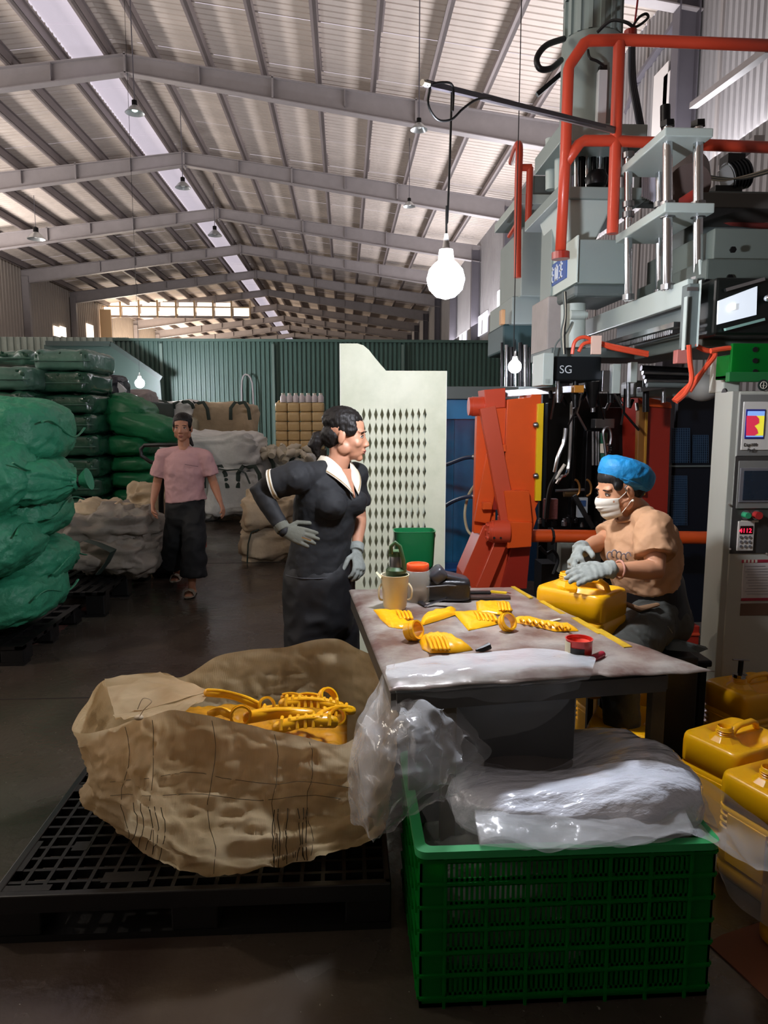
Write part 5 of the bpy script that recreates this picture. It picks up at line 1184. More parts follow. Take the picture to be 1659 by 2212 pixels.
# ------------------------------------------------------------------ yellow cans
def can(label, loc, rz, tool=False, w=.15, d=.115, h=.37, group=None, name='jerrycan', cover=False):
    t = thing(name, label, 'jerrycan', loc, rz, group); N_ = 56
    def rr(hw, hd, z, e=0):
        rc = min(.034, hw*.6, hd*.6); out = []
        cs = ((hw-rc, hd-rc, 0), (-hw+rc, hd-rc, 90), (-hw+rc, -hd+rc, 180), (hw-rc, -hd+rc, 270))
        for i_, (cx, cy, a0) in enumerate(cs):
            for k in range(5): a = R(a0+90*k/4); out.append(Vector((cx+rc*math.cos(a), cy+rc*math.sin(a), z)))
            nx_ = cs[(i_+1) % 4]; a = R(a0+90); p_ = Vector((cx+rc*math.cos(a), cy+rc*math.sin(a), z)); q_ = Vector((nx_[0]+rc*math.cos(a), nx_[1]+rc*math.sin(a), z))
            for k in range(1, 12): out.append(p_.lerp(q_, k/12))
        return out
    w += .008; d += .008; R_ = []
    for z, f in ((0, .90), (.006, .96), (.02, 1), (.05, 1), (.056, .985), (.062, 1), (.17, 1)): R_.append(rr(w*f, d*f, z))
    for k in range(3):
        z = .18+k*.022
        for dz, f in ((0, 1), (.005, .955), (.011, .955), (.016, 1)): R_.append(rr(w*f, d*f, z+dz))
    for z, f in ((h-.115, 1), (h-.111, .97), (h-.107, .97), (h-.103, 1), (h-.032, 1), (h-.014, .985), (h-.004, .955)): R_.append(rr(w*f, d*f, z))
    nx, ny = -w*.45, -d*.02                                    # neck towards -x end
    for f in (.91, .86, .8, .7, .6, .5, .4, .3, .2, .1, .03):
        ring = rr(w*f, d*f, h, .34+.3*(1-f))
        for p in ring:
            hump = math.exp(-((p.y)/(.022))**2)
            dent = .045*math.exp(-((p.x-w*.22)/(w*.42))**4)*(1-hump)*math.exp(-((abs(p.y)-d*.45)/(d*.34))**4)
            p.z -= dent
        R_.append(ring)
    s = MB(); s.rings(R_); s.build('can_body', yellow, t, smooth=True, ang=50, local=True)
    s = MB(); rings = []
    for z, r_ in ((h-.035, .068), (h-.008, .066), (h+.016, .038), (h+.018, .033)):
        rings.append([Vector((nx+r_*math.cos(math.pi/8+k*math.pi/4), ny+r_*.95*math.sin(math.pi/8+k*math.pi/4), z)) for k in range(8)])
    s.rings(rings); s.build('neck_collar', yellow, t, local=True, bevel=.003)
    s = MB(); r_ = .027; z = h+.012
    prof = [(r_, z), (r_, z+.004)]
    for k in range(3): prof += [(r_+.004, z+.008+k*.008), (r_, z+.012+k*.008)]
    prof += [(r_, z+.036), (r_-.003, z+.038), (r_-.005, z+.034), (r_-.005, z), (.001, z)]
    s.lathe(prof, (nx, ny, 0), 28); s.build('threaded_neck', yellow, t, smooth=True, local=True, ang=60)
    s = MB(); s.tube([(nx+.035, 0, h-.008), (nx+.06, 0, h+.026), (nx+.085, 0, h+.034), (w*.55, 0, h+.034), (w*.7, 0, h+.022), (w*.78, 0, h-.01)], [(.013, .011)]*6, 12, ref=(0, 1, 0)); s.build('handle', yellow, t, smooth=True, local=True, ang=180)
    for sx, sy in ((0, -1), (-1, 0)):
        s = MB()
        if sy: s.box(-w*.62, w*.55, -d-.0035, -d+.004, .07, .165)
        else: s.box(-w-.0035, -w+.004, -d*.6, d*.6, .07, .24)
        s.build('label_panel', yellow, t, local=True, bevel=.003)
    if tool:
        s = MB(); s.lathe([(.001, h+.04), (.03, h+.04), (.03, h+.055), (.016, h+.058)], (nx, ny, 0), 24); s.build('steel_cap', chrome, t, smooth=True, local=True)
        s = MB(); s.tube([(nx, ny, h+.05), (nx+.002, ny, h+.115)], .011, 14); s.build('tool_shaft', darkst, t, smooth=True, local=True)
        s = MB(); s.tube([(nx-.055, ny-.01, h+.13), (nx+.06, ny+.01, h+.105)], .004, 8, rnd=True); s.build('t_handle', steel, t, smooth=True, local=True)
    return t
G5 = 'yellow jerrycans on the floor'
can('yellow jerrycan with a T-handled steel plug in its neck, at the back right', (1.80, 2.98, 0), R(18), True, group=G5)
can('open yellow jerrycan in the middle of the right-hand row', (1.455, 2.48, 0), R(25), group=G5)
can('nearest open yellow jerrycan at the right frame edge', (1.44, 2.16, 0), R(20), group=G5)
can('yellow jerrycan under the table with a steel plug in its neck', (1.10, 2.66, 0), R(60), True, group=G5, w=.15)
can('yellow jerrycan half hidden behind the plugged one, right of the table leg', (1.22, 3.02, 0), R(10), group=G5)
can('short yellow jerrycan low at the right edge behind the film tail', (1.40, 1.83, 0), R(15), group=G5, h=.30)
t = thing('foam_scrap', 'torn pale foam scrap beside the can under the table', 'scrap', atz(1210, 1590, .28)); pz = at(1212, 1575, 2.5)
s = MB(); s.prism([at(1188, 1640, 2.5), at(1200, 1545, 2.5), at(1212, 1552, 2.5), at(1222, 1572, 2.5), at(1234, 1590, 2.5), at(1238, 1640, 2.5)], (0, .05, 0)); s.build('foam', mat('pale_foam', 'b5ad92', .8, bump=.8, bscale=60), t, bevel=.006)
s = MB(); s.box(at(1190, 1600, 2.5).x, at(1236, 1600, 2.5).x, 2.5, 2.6, 0, at(1200, 1638, 2.5).z); s.build('bag_base', mat('pale_foam', 'b5ad92'), t, bevel=.01)
held = can('yellow jerrycan being trimmed by the seated worker in the blue cap', (.965, 2.83, .44), R(-47), w=.145, d=.11, h=.42, name='jerrycan')
t = thing('work_stand', 'dark stand hidden behind the table carrying the can being trimmed', 'stand', (.965, 2.86, 0))
s = MB(); s.box(.87, 1.07, 2.76, 2.94, .41, .44); s.build('stand_top', darkst, t, bevel=.004)
for sx in (-.08, .08):
    for sy in (-.07, .07): s = MB(); s.box(.97+sx-.012, .97+sx+.012, 2.85+sy-.012, 2.85+sy+.012, 0, .41); s.build('leg', darkst, t)
bd = thing('cardboard_sheet', 'brown cardboard sheet on the floor at the lower right corner', 'board', atz(1640, 2080, 0))
s = MB(); s.prism([atz(1528, 2040, .0), atz(1560, 2022, 0), atz(1700, 1975, 0), atz(1790, 2100, 0), atz(1665, 2165, 0)], (0, 0, .005)); s.build('board', mat('cardboard', '7a4a35', .7, var=.1), bd)

# ------------------------------------------------------------------ green crate
CX0, CX1, CY0, CY1, CH = .185, .965, 1.70, 2.24, .45
t = thing('plastic_crate', 'large bright green slotted plastic crate in the lower right foreground', 'crate', ((CX0+CX1)/2, (CY0+CY1)/2, 0))
def wallpanel(p, q, rows, cols, name):             # p->q along the bottom; slotted moulded wall with ribs
    p = Vector(p); q = Vector(q); L = (q-p).length; d = (q-p).normalized(); nrm = d.cross(Vector((0, 0, 1)))
    s = MB(); M_ = Matrix((d, nrm, Vector((0, 0, 1)))).transposed().to_4x4(); M_.translation = p
    z0, z1 = .03, CH-.03; rh = (z1-z0)/rows; e = .065
    s.box(0, e, -.006, 0, 0, CH-.02, M_); s.box(L-e, L, -.006, 0, 0, CH-.02, M_)
    cw_ = (L-2*e)/cols
    for r_ in range(rows+1): s.box(0, L, -.006, .007, z0+r_*rh-.004, z0+r_*rh+.004, M_)
    s.box(e, L-e, -.006, 0, 0, z0, M_); s.box(e, L-e, -.006, 0, z1-.0, CH-.02, M_)
    for c_ in range(cols+1): s.box(e+c_*cw_-.004, e+c_*cw_+.004, -.006, .006, .0, CH-.02, M_)
    for r_ in range(rows):
        for c_ in range(cols):
            n = 8; pw = cw_/n
            for k in range(n): s.box(e+c_*cw_+k*pw, e+c_*cw_+k*pw+pw*.5, -.005, 0, z0+r_*rh, z0+(r_+1)*rh, M_)
            s.box(e+c_*cw_, e+(c_+1)*cw_, -.005, 0, z0+r_*rh, z0+r_*rh+.012, M_); s.box(e+c_*cw_, e+(c_+1)*cw_, -.005, 0, z0+(r_+1)*rh-.012, z0+(r_+1)*rh, M_)
    return s.build(name, greenp, t)
wallpanel((CX0, CY0, 0), (CX1, CY0, 0), 6, 6, 'side_panel'); wallpanel((CX1, CY0, 0), (CX1, CY1, 0), 6, 4, 'side_panel')
wallpanel((CX1, CY1, 0), (CX0, CY1, 0), 6, 6, 'side_panel'); wallpanel((CX0, CY1, 0), (CX0, CY0, 0), 6, 4, 'side_panel')
s = MB(); s.box(CX0, CX1, CY0, CY1, .0, .012); s.build('base', greenp, t)
def rrect(x0_, x1_, y0_, y1_, z, r_, n=6):
    out = []
    for cx, cy, a0 in ((x1_-r_, y1_-r_, 0), (x0_+r_, y1_-r_, 90), (x0_+r_, y0_+r_, 180), (x1_-r_, y0_+r_, 270)):
        for k in range(n+1): a = R(a0+90*k/n); out.append(Vector((cx+r_*math.cos(a), cy+r_*math.sin(a), z)))
    return out
s = MB(); o_, i_ = .012, -.016
s.rings([rrect(CX0-o_, CX1+o_, CY0-o_, CY1+o_, CH-.02, .03), rrect(CX0-o_, CX1+o_, CY0-o_, CY1+o_, CH, .03), rrect(CX0-i_, CX1+i_, CY0-i_, CY1+i_, CH, .02), rrect(CX0-i_, CX1+i_, CY0-i_, CY1+i_, CH-.02, .02)], close=True)
s.build('rim', mat('green_rim', '2f9a58', .4), t, smooth=True, ang=40)

# heap of folded clear bags in the crate
def heapfn(seed, amp, sc=7, sc2=20):
    def f(p, d):
        w_ = Vector((p.x*.5, p.y*1.6, p.z*1.6))
        return p+d*(amp*(ridge(w_, sc, seed)-.4)+amp*.4*(ridge(w_, sc2, seed+2)-.5))
    return f
cc = Vector((.66, 1.985, .455))
t = thing('film_bag_stack', 'shiny bluish-white stack of folded clear plastic bags heaped in the green crate', 'plastic bags', (cc.x, cc.y, .30))
fold = mat('folded_film', 'e2e8f4', .16, alpha=.95, bump=.7, bscale=16, bdist=.025, coat=.7, stretch=(.6, 1.6, 1), var=.12, vscale=8)
s = MB()
def stackfn(p, d):
    q = heapfn(3, .012)(p, d)
    q.z += -.10*max(0, d.z)*math.exp(-((p.x+.02)/.24)**2-((p.y-.10)/.13)**2)+.05*max(0, d.z)*math.exp(-((p.x-.2)/.2)**2)
    return q
s.ell(cc, (.365, .264, .085), Matrix.Rotation(R(-4), 3, 'Z'), 110, 60, .55, .75, stackfn); s.build('folded_bags', fold, t, smooth=True, ang=180)
for k in range(4):
    s = MB(); z = .455+.008*k; y0_ = 1.672-.004*k
    s.sheet(lambda u, v: Vector((.34+u*.56, y0_+.035*(2*u-1)**2+v*.10+.01*noise.noise(Vector((u*6, v*3, k))), z+.03*math.sin(v*1.57)-.030*(1-v)*(noise.noise(Vector((u*5, k*2, 1))))+.012*(u-.5)+.004*noise.noise(Vector((u*14, v*4, k))))), 60, 10); s.build('bag_edge', film2, t, smooth=True, ang=180)
# hollow hump of film behind
t = thing('film_bag', 'large clear plastic bag arching over the back of the crate, tail at right', 'plastic bag', (.75, 2.1, .3))
def patch(ctrl, nu, nv, amp, seed, name, m, par, sc=7):         # ctrl: rows of 3D points, bicubic-ish blend
    rows = [[Vector(p) for p in r_] for r_ in ctrl]
    def cr(P_, x):
        n = len(P_)-1; x = min(max(x, 0), 1)*n; i = min(int(x), n-1); f = x-i
        p0_ = P_[max(i-1, 0)]; p1_ = P_[i]; p2_ = P_[i+1]; p3_ = P_[min(i+2, n)]
        return .5*((2*p1_)+(-p0_+p2_)*f+(2*p0_-5*p1_+4*p2_-p3_)*f*f+(-p0_+3*p1_-3*p2_+p3_)*f**3)
    rn = random.Random(seed)
    nu, nv = int(nu*.2)+3, int(nv*.2)+3
    jit = [[Vector((rn.uniform(-1, 1), rn.uniform(-1, 1), rn.uniform(-1, 1))) for _ in range(nu)] for _ in range(nv)]
    def fn(u, v):
        q = cr([cr(r_, u) for r_ in rows], v)
        a = amp*1.3*(noise.noise(q*sc*.8+Vector((seed, 0, 0))))
        # folds: long sharp creases in a few directions
        for k in range(4):
            dr = Vector((math.cos(seed+k*1.3), .3*math.sin(k), math.sin(seed+k*1.3)))
            x = q.dot(dr)*(sc*1.6+k*3)+.5*noise.noise(q*4+Vector((k, seed, 0))); a += amp*.33*abs(2*(x-math.floor(x+.5)))
        j_ = jit[min(int(v*(nv-1)+.5), nv-1)][min(int(u*(nu-1)+.5), nu-1)]*amp*.35
        return q+Vector((a*.4, -a, a*.5))+j_
    s = MB(); s.sheet(fn, nu, nv); o = s.build(name, m, par, smooth=True, ang=180, sub=2)
    return o
patch([[at(1000, 1660, 2.0), at(1080, 1612, 2.12), at(1190, 1586, 2.22), at(1300, 1600, 2.22), at(1420, 1648, 2.15), at(1510, 1715, 2.02)],
       [at(1010, 1670, 1.97), at(1090, 1640, 2.05), at(1190, 1625, 2.12), at(1310, 1640, 2.15), at(1430, 1690, 2.05), at(1530, 1745, 1.93)],
       [at(1030, 1690, 1.92), at(1110, 1700, 1.93), at(1220, 1712, 1.93), at(1340, 1712, 1.93), at(1450, 1730, 1.88), at(1550, 1790, 1.80)]], 60, 30, .012, 5, 'rear_hump', mat('brown_grey_film', '8c8684', .2, alpha=.55, bump=.5, bscale=10, bdist=.03, coat=.5), t)
patch([[at(1390, 1625, 2.1), at(1480, 1665, 2.05), at(1570, 1720, 1.95), at(1665, 1800, 1.85)],
       [at(1430, 1690, 1.95), at(1500, 1740, 1.88), at(1580, 1800, 1.80), at(1665, 1880, 1.72)],
       [at(1440, 1790, 1.72), at(1510, 1815, 1.68), at(1580, 1850, 1.66), at(1625, 1875, 1.65)]], 50, 36, .016, 6, 'film_tail', film, t)
patch([[at(1480, 1700, 1.98), at(1560, 1740, 1.9), at(1665, 1830, 1.84)], [at(1530, 1780, 1.85), at(1590, 1850, 1.8), at(1665, 1950, 1.8)], [at(1545, 1900, 1.8), at(1590, 1960, 1.8), at(1665, 2010, 1.82)]], 30, 30, .014, 8, 'film_tail', film, t)
patch([[at(1005, 1655, 1.98), at(960, 1690, 1.95), at(905, 1740, 1.9)], [at(1060, 1720, 1.86), at(1000, 1780, 1.86), at(930, 1800, 1.85)], [at(1130, 1790, 1.74), at(1080, 1830, 1.78), at(960, 1850, 1.8)]], 36, 30, .02, 9, 'film_fold', film, t)
# second bag inside the crate (pale, seen through the slots)
t = thing('crate_contents', 'crumpled clear bags filling the inside of the green crate', 'plastic bags', (.57, 1.97, .02)); tag(t, group='plastic bags in the crate')
s = MB(); s.ell((.46, 1.97, .17), (.24, .22, .15), None, 60, 40, .6, .6, heapfn(12, .03, 8)); s.build('loose_film', mat('grey_inner_film', 'aab4ae', .25, alpha=.6, bump=.6, bscale=14, bdist=.03, coat=.5), t, smooth=True, ang=180)

# film bag draped over the table front corner
t = thing('draped_film_bag', 'crumpled clear plastic bag hanging from the left front corner of the table', 'plastic bag', (.15, 2.0, .4))
patch([[atz(832, 1440, TZ+.01), atz(920, 1420, TZ+.015), atz(1020, 1413, TZ+.015), atz(1150, 1403, TZ+.02), atz(1280, 1418, TZ+.015)],
       [atz(830, 1462, TZ+.02), atz(920, 1450, TZ+.02), atz(1030, 1446, TZ+.02), atz(1150, 1436, TZ+.025), atz(1282, 1440, TZ+.02)],
       [at(846, 1490, 1.93), at(940, 1492, 1.94), at(1040, 1486, 1.96), at(1160, 1478, 1.98), at(1272, 1470, 2.0)]], 90, 40, .012, 21, 'sheet_on_table', filmw, t, sc=12)
patch([[at(850, 1486, 1.93), at(940, 1488, 1.93), at(1040, 1484, 1.95), at(1160, 1476, 1.97), at(1262, 1468, 2.0)],
       [at(880, 1540, 2.0), at(960, 1545, 2.0), at(1050, 1540, 2.0), at(1150, 1530, 2.0), at(1225, 1520, 2.02)],
       [at(960, 1605, 1.99), at(1010, 1600, 1.99), at(1080, 1590, 1.99), at(1150, 1575, 1.99), at(1200, 1545, 2.0)]], 60, 30, .012, 22, 'hanging_skirt', mat('faint_film', 'cfd6da', .15, alpha=.08, edge=.3, bump=.4, bscale=8, bdist=.03, coat=.6), t)
wf = [[[at(838, 1438, 2.08), at(880, 1480, 2.03), at(930, 1520, 1.98), at(985, 1560, 1.95), at(1015, 1610, 1.93)],
       [at(790, 1515, 2.02), at(840, 1560, 1.92), at(890, 1580, 1.88), at(960, 1610, 1.88), at(1040, 1660, 1.9)],
       [at(752, 1600, 1.98), at(800, 1650, 1.84), at(870, 1660, 1.82), at(940, 1660, 1.86), at(1000, 1720, 1.9)],
       [at(750, 1690, 1.96), at(790, 1730, 1.82), at(850, 1725, 1.82), at(900, 1720, 1.86), at(950, 1725, 1.88)],
       [at(756, 1770, 1.95), at(785, 1800, 1.84), at(815, 1812, 1.83), at(860, 1775, 1.84), at(905, 1735, 1.86)]]]
patch(wf[0], 80, 80, .032, 23, 'front_film', film2, t, sc=6)
patch([[p+Vector((.01, .07, .0)) for p in r_] for r_ in wf[0]], 60, 60, .05, 29, 'rear_film', film, t, sc=7)
patch([[at(870, 1500, 1.97), at(930, 1530, 1.92), at(1000, 1590, 1.9)], [at(850, 1560, 1.86), at(910, 1600, 1.83), at(985, 1640, 1.86)], [at(830, 1640, 1.82), at(890, 1680, 1.80), at(950, 1700, 1.84)]], 50, 50, .04, 31, 'bunched_film', film2, t, sc=8)

# ------------------------------------------------------------------ big open woven sack
st = [((752, 1603, 2.14), (800, 1690, 2.10), (808, 1755, 2.10), (815, 1805, 2.16)),
      ((650, 1590, 2.05), (660, 1690, 2.00), (670, 1780, 1.99), (690, 1850, 2.08)),
      ((520, 1562, 2.03), (520, 1680, 1.98), (530, 1790, 1.97), (560, 1878, 2.07)),
      ((385, 1536, 2.06), (380, 1670, 2.00), (390, 1790, 1.99), (430, 1892, 2.08)),
      ((300, 1553, 2.12), (285, 1680, 2.08), (300, 1770, 2.10), (335, 1850, 2.16)),
      ((215, 1580, 2.2), (215, 1690, 2.2), (225, 1755, 2.22), (262, 1795, 2.28)),
      ((155, 1576, 2.32), (198, 1665, 2.34), (178, 1722, 2.36), (230, 1762, 2.4)),
      ((190, 1515, 2.48), (205, 1620, 2.55), (230, 1690, 2.6), (270, 1720, 2.6)),
      ((228, 1468, 2.62), (250, 1580, 2.75), (280, 1660, 2.75), (320, 1680, 2.7)),
      ((345, 1453, 2.78), (360, 1560, 2.9), (390, 1620, 2.9), (420, 1650, 2.85)),
      ((395, 1462, 2.86), (450, 1550, 2.98), (480, 1610, 2.98), (500, 1640, 2.9)),
      ((480, 1414, 2.95), (540, 1540, 3.02), (560, 1600, 3.0), (570, 1630, 2.95)),
      ((600, 1399, 3.0), (620, 1530, 3.05), (630, 1590, 3.02), (640, 1630, 2.95)),
      ((712, 1379, 3.0), (720, 1520, 3.0), (720, 1580, 2.98), (720, 1630, 2.9)),
      ((775, 1402, 2.92), (800, 1530, 2.85), (800, 1600, 2.85), (790, 1650, 2.75)),
      ((835, 1440, 2.75), (850, 1560, 2.6), (850, 1640, 2.55), (830, 1700, 2.5)),
      ((838, 1520, 2.45), (850, 1610, 2.35), (845, 1680, 2.3), (830, 1750, 2.3))]
S = [[at(*p) for p in r_] for r_ in st]
def cyc(P_, x):
    n = len(P_); x = (x % 1)*n; i = int(x); f = x-i; g = lambda k: P_[k % n]
    p0_, p1_, p2_, p3_ = g(i-1), g(i), g(i+1), g(i+2)
    return .5*((2*p1_)+(-p0_+p2_)*f+(2*p0_-5*p1_+4*p2_-p3_)*f*f+(-p0_+3*p1_-3*p2_+p3_)*f**3)
cen = Vector((-.36, 2.5, .17))
def sackf(u, v):                                # v 0 rim, .8 base edge, 1 base centre
    if v < .8:
        x = v/.8*3; cols_ = [cyc([r_[k] for r_ in S], u) for k in range(4)]
        i = min(int(x), 2); f = x-i; g = lambda k: cols_[min(max(k, 0), 3)]
        p0_, p1_, p2_, p3_ = g(i-1), g(i), g(i+1), g(i+2)
        q = .5*((2*p1_)+(-p0_+p2_)*f+(2*p0_-5*p1_+4*p2_-p3_)*f*f+(-p0_+3*p1_-3*p2_+p3_)*f**3)
    else:
        e = cyc([r_[3] for r_ in S], u); f = (v-.8)/.2; q = e.lerp(cen, f); q.z = max(.155, e.z*(1-f)**2+.155*(1-(1-f)**2))
    dirv = Vector((q.x-cen.x, q.y-cen.y, 0)).normalized(); k = min(1, v*8)*.9+.1
    hz_ = ridge(Vector((q.x*.7, q.y*.7, q.z*2.2)), 5, 3)-.55
    a = k*(.016*hz_+.014*(ridge(Vector((q.x, q.y, q.z*1.8)), 9, 6)-.5)+.008*(ridge(q, 24, 9)-.5)+.004*(ridge(q, 50, 12)-.5))
    if v > .8: a *= 1-(v-.8)/.2
    q += dirv*a
    if v < .05: q.z += .006*noise.noise(Vector((u*30, 0, 1)))
    q.z = max(q.z, .155)
    return q
sm = bpy.data.materials.new('woven_sack_fabric'); sm.use_nodes = True; nt = sm.node_tree; b = nt.nodes['Principled BSDF']; tc = nt.nodes.new('ShaderNodeTexCoord')
n1 = ramp(nnode(5, 8).outputs['Fac'], .35, 'b8a078', .65, 'dac6a0'); 
n2 = ramp(nnode(14, 6).outputs['Fac'], .60, '000000', .72, '606060'); dk = nt.nodes.new('ShaderNodeRGB'); dk.outputs[0].default_value = hexc('8a7048')
nt.links.new(mixc(n2.outputs[0], n1.outputs[0], dk.outputs[0]), b.inputs['Base Color']); b.inputs['Roughness'].default_value = .6
wv = nt.nodes.new('ShaderNodeTexWave'); wv.inputs['Scale'].default_value = 90; nt.links.new(tc.outputs['Object'], wv.inputs['Vector'])
ad = nt.nodes.new('ShaderNodeMath'); ad.operation = 'MULTIPLY_ADD'; nt.links.new(nnode(16, 6).outputs['Fac'], ad.inputs[0]); ad.inputs[1].default_value = 6; nt.links.new(wv.outputs['Fac'], ad.inputs[2])
bp = nt.nodes.new('ShaderNodeBump'); bp.inputs['Strength'].default_value = .35; bp.inputs['Distance'].default_value = .004; nt.links.new(ad.outputs[0], bp.inputs['Height']); nt.links.new(bp.outputs[0], b.inputs['Normal'])
tr = nt.nodes.new('ShaderNodeBsdfTranslucent'); mx = nt.nodes.new('ShaderNodeMixShader'); mx.inputs[0].default_value = .5
nt.links.new(b.inputs['Base Color'].links[0].from_socket, tr.inputs[0]); nt.links.new(b.outputs[0], mx.inputs[1]); nt.links.new(tr.outputs[0], mx.inputs[2]); nt.links.new(mx.outputs[0], nt.nodes['Material Output'].inputs[0])
t = thing('bulk_sack', 'large open tan woven sack on the black pallet in the foreground, full of yellow offcuts', 'sack', (-.4, 2.5, .15)); bigsack = t
s = MB(); s.sheet(sackf, 260, 90, True); s.build('sack_wall', sm, t, smooth=True, ang=180)
# folded-in flap at the left of the mouth
A0, A1, A2, A3 = at(226, 1466, 2.6), at(346, 1452, 2.78), at(458, 1496, 2.42), at(302, 1552, 2.12)
A4 = at(200, 1545, 2.3)
def flapf(u, v):
    q = (A0*(1-u)+A1*u)*(1-v)+(A4.lerp(A3, .5)*(1-u)+A2*u)*v
    q.z += .02*math.sin(u*3.1)*math.sin(v*3.1)+.012*(ridge(q, 9, 4)-.5); return q
s = MB(); s.sheet(flapf, 40, 30); s.build('folded_flap', sm, t, smooth=True, ang=180)
s = MB(); s.sheet(lambda u, v: (A4.lerp(A3, .45)*(1-u)+A2*u)*(1-v)+(A3*(1-u)+at(400, 1538, 2.08)*u)*v+Vector((0, 0, .012*(ridge(Vector((u, v, 0)), 3, 2)-.5))), 30, 16); s.build('folded_flap', sm, t, smooth=True, ang=180)
s = MB(); k0 = at(300, 1550, 2.10); s.ell(k0, (.014, .012, .008)); s.tube([k0, k0+Vector((.02, -.01, .03)), k0+Vector((.04, 0, .05)), k0+Vector((.015, 0, .06)), k0+Vector((0, -.01, .03))], .0012, 6); s.build('tie_knot', tan, t, smooth=True)
# dark thread lines sewn on the front
thr = mat('dark_thread', '3f3a26', .7)
def on_sack(px, v):
    best = None
    for k in range(241):
        u = (.0+k/240*.42) ; q = sackf(u, v)
        d = q-Vector((0, 0, EYE)); c, s_ = math.cos(-YAW), math.sin(-YAW); X_ = c*d.x-s_*d.y; Y_ = s_*d.x+c*d.y
        dep = Y_*math.cos(PITCH)-d.z*math.sin(PITCH); x = 829.5+FOC*X_/dep
        if best is None or abs(x-px) < best[0]: best = (abs(x-px), q)
    q = best[1].copy(); dv = Vector((q.x-cen.x, q.y-cen.y, 0)).normalized(); return q+dv*.004
def thread(pts, r_=.0012):
    s = MB(); s.tube([on_sack(px, v) for px, v in pts], r_, 5); return s.build('stitch_line', thr, t)
for px, sk in ((272, 10), (330, 4), (458, 8), (594, 6), (668, 6)):
    thread([(px+sk*math.sin(v*9), .03+v*.72) for v in [k/12 for k in range(13)]], .0009)
for px in (286, 300, 318, 332, 346): thread([(px+14-24*abs(k/8-.4), .42+k/8*.33) for k in range(9)])
for px in (592, 599, 620, 642, 655, 662): thread([(px+(5 if px in (599, 642) else -3)*math.sin(k/8*3.1), .42+k/8*.36) for k in range(9)], .0014)
for k in range(3):
    thread([(600+k*22, .42), (592+k*22, .76)]); thread([(600+k*22, .42), (612+k*22, .76)])
for v in (.27, .36): thread([(240+k*40, v+.012*math.sin(k)) for k in range(14)], .0008)
# offcuts in the sack
hp_ = MB()
def heap(u, v):
    x = -.72+u*.72; y = 2.2+v*.55; return Vector((x, y, .40+.05*math.sin(u*3.14)*math.sin(v*3.14)+.02*noise.noise(Vector((x*14, y*14, 0)))+.012*ridge(Vector((x, y, 0)), 22, 1)))
hp_.sheet(heap, 60, 50); o = hp_.build('offcut_heap', mat('deep_yellow', 'c98a08', .4, var=.3, vscale=16), None, smooth=True, ang=180, solid=.01); tag(o, 'deep layer of yellow offcuts filling the open sack', 'offcuts', kind='stuff')
G6 = 'yellow offcuts lying in the open sack'
def sc(label, p, q, w_=.02, ring=None, y=2.4, ribs=0, th=.014):
    a = at(p[0], p[1], p[2]); b_ = at(q[0], q[1], q[2]); t = thing('moulding_offcut', label, 'offcut', (a+b_)/2, 0, G6)
    s = MB(); n = 9; s.tube([a.lerp(b_, k/n)+Vector((0, 0, .012*math.sin(k/n*3.1))) for k in range(n+1)], [(w_*(.8+.3*math.sin(k*1.1)), th) for k in range(n+1)], 12, rnd=True, ref=(0, 1, 0)); s.build('scrap_bar', yellow2, t, smooth=True, ang=180)
    s = MB(); s.tube([a.lerp(b_, k/n)+Vector((0, -w_*.5, .012+.014*math.sin(k/n*3.1))) for k in range(n+1)], .004, 6); s.build('mould_seam', yellow2, t, smooth=True)
    for k in range(ribs):
        c_ = a.lerp(b_, (k+.5)/ribs); s = MB(); s.tube([c_+Vector((0, -w_, .0)), c_+Vector((0, -w_*.3, th*1.3)), c_+Vector((0, w_, th*1.1))], .006, 8); s.build('rib', yellow2, t, smooth=True)
    if ring: ring_part(t, at(*ring[:3]), ring[3], .014, ring[4])
sc('long yellow offcut bar leaning against the left inner wall of the sack', (448, 1496, 2.35), (560, 1525, 2.33), .016, (576, 1524, 2.32, .028, (1.2, .2, .3)))
sc('yellow offcut with a round ring facing the camera near the front of the heap', (455, 1542, 2.25), (498, 1545, 2.22), .014, (520, 1546, 2.16, .032, (1.35, 0, .2)))
sc('plain orange-yellow offcut bar across the front of the heap', (535, 1550, 2.18), (672, 1546, 2.2), .022, None, th=.02)
sc('ribbed yellow offcut plate at the right of the heap', (612, 1520, 2.32), (735, 1528, 2.32), .022, None, ribs=9, th=.018)
sc('yellow offcut with a large ring at the top right of the heap', (625, 1515, 2.42), (690, 1508, 2.42), .014, (708, 1508, 2.4, .036, (.9, .3, .6)))
sc('thin yellow offcut spike in the middle of the heap', (610, 1506, 2.4), (668, 1520, 2.38), .008, None, th=.008)
sc('knobbly yellow offcut low at the front right of the heap', (600, 1572, 2.12), (720, 1560, 2.14), .024, None, ribs=7, th=.02)
sc('short yellow offcut jutting at the right front of the heap', (690, 1548, 2.2), (760, 1535, 2.26), .024, (728, 1548, 2.18, .026, (1.1, .5, .1)), ribs=3)
sc('flat yellow offcut behind the ringed ones', (560, 1540, 2.4), (640, 1536, 2.4), .03, None, ribs=4)
pp = thing('plastic_pallet', 'large black plastic pallet with open grid deck in the lower left foreground', 'pallet', (-.45, 2.5, 0))
X0, X1, Y0_, Y1_, PZ = -1.05, .13, 2.0, 3.1, .15
s = MB()
for k in range(19): x = X0+(X1-X0-.02)*k/18; s.box(x, x+.012, Y0_, Y1_, PZ-.03, PZ)
for k in range(19): y = Y0_+(Y1_-Y0_-.02)*k/18; s.box(X0, X1, y, y+.012, PZ-.03, PZ-.001)
s.build('deck_grid', blackp, pp)
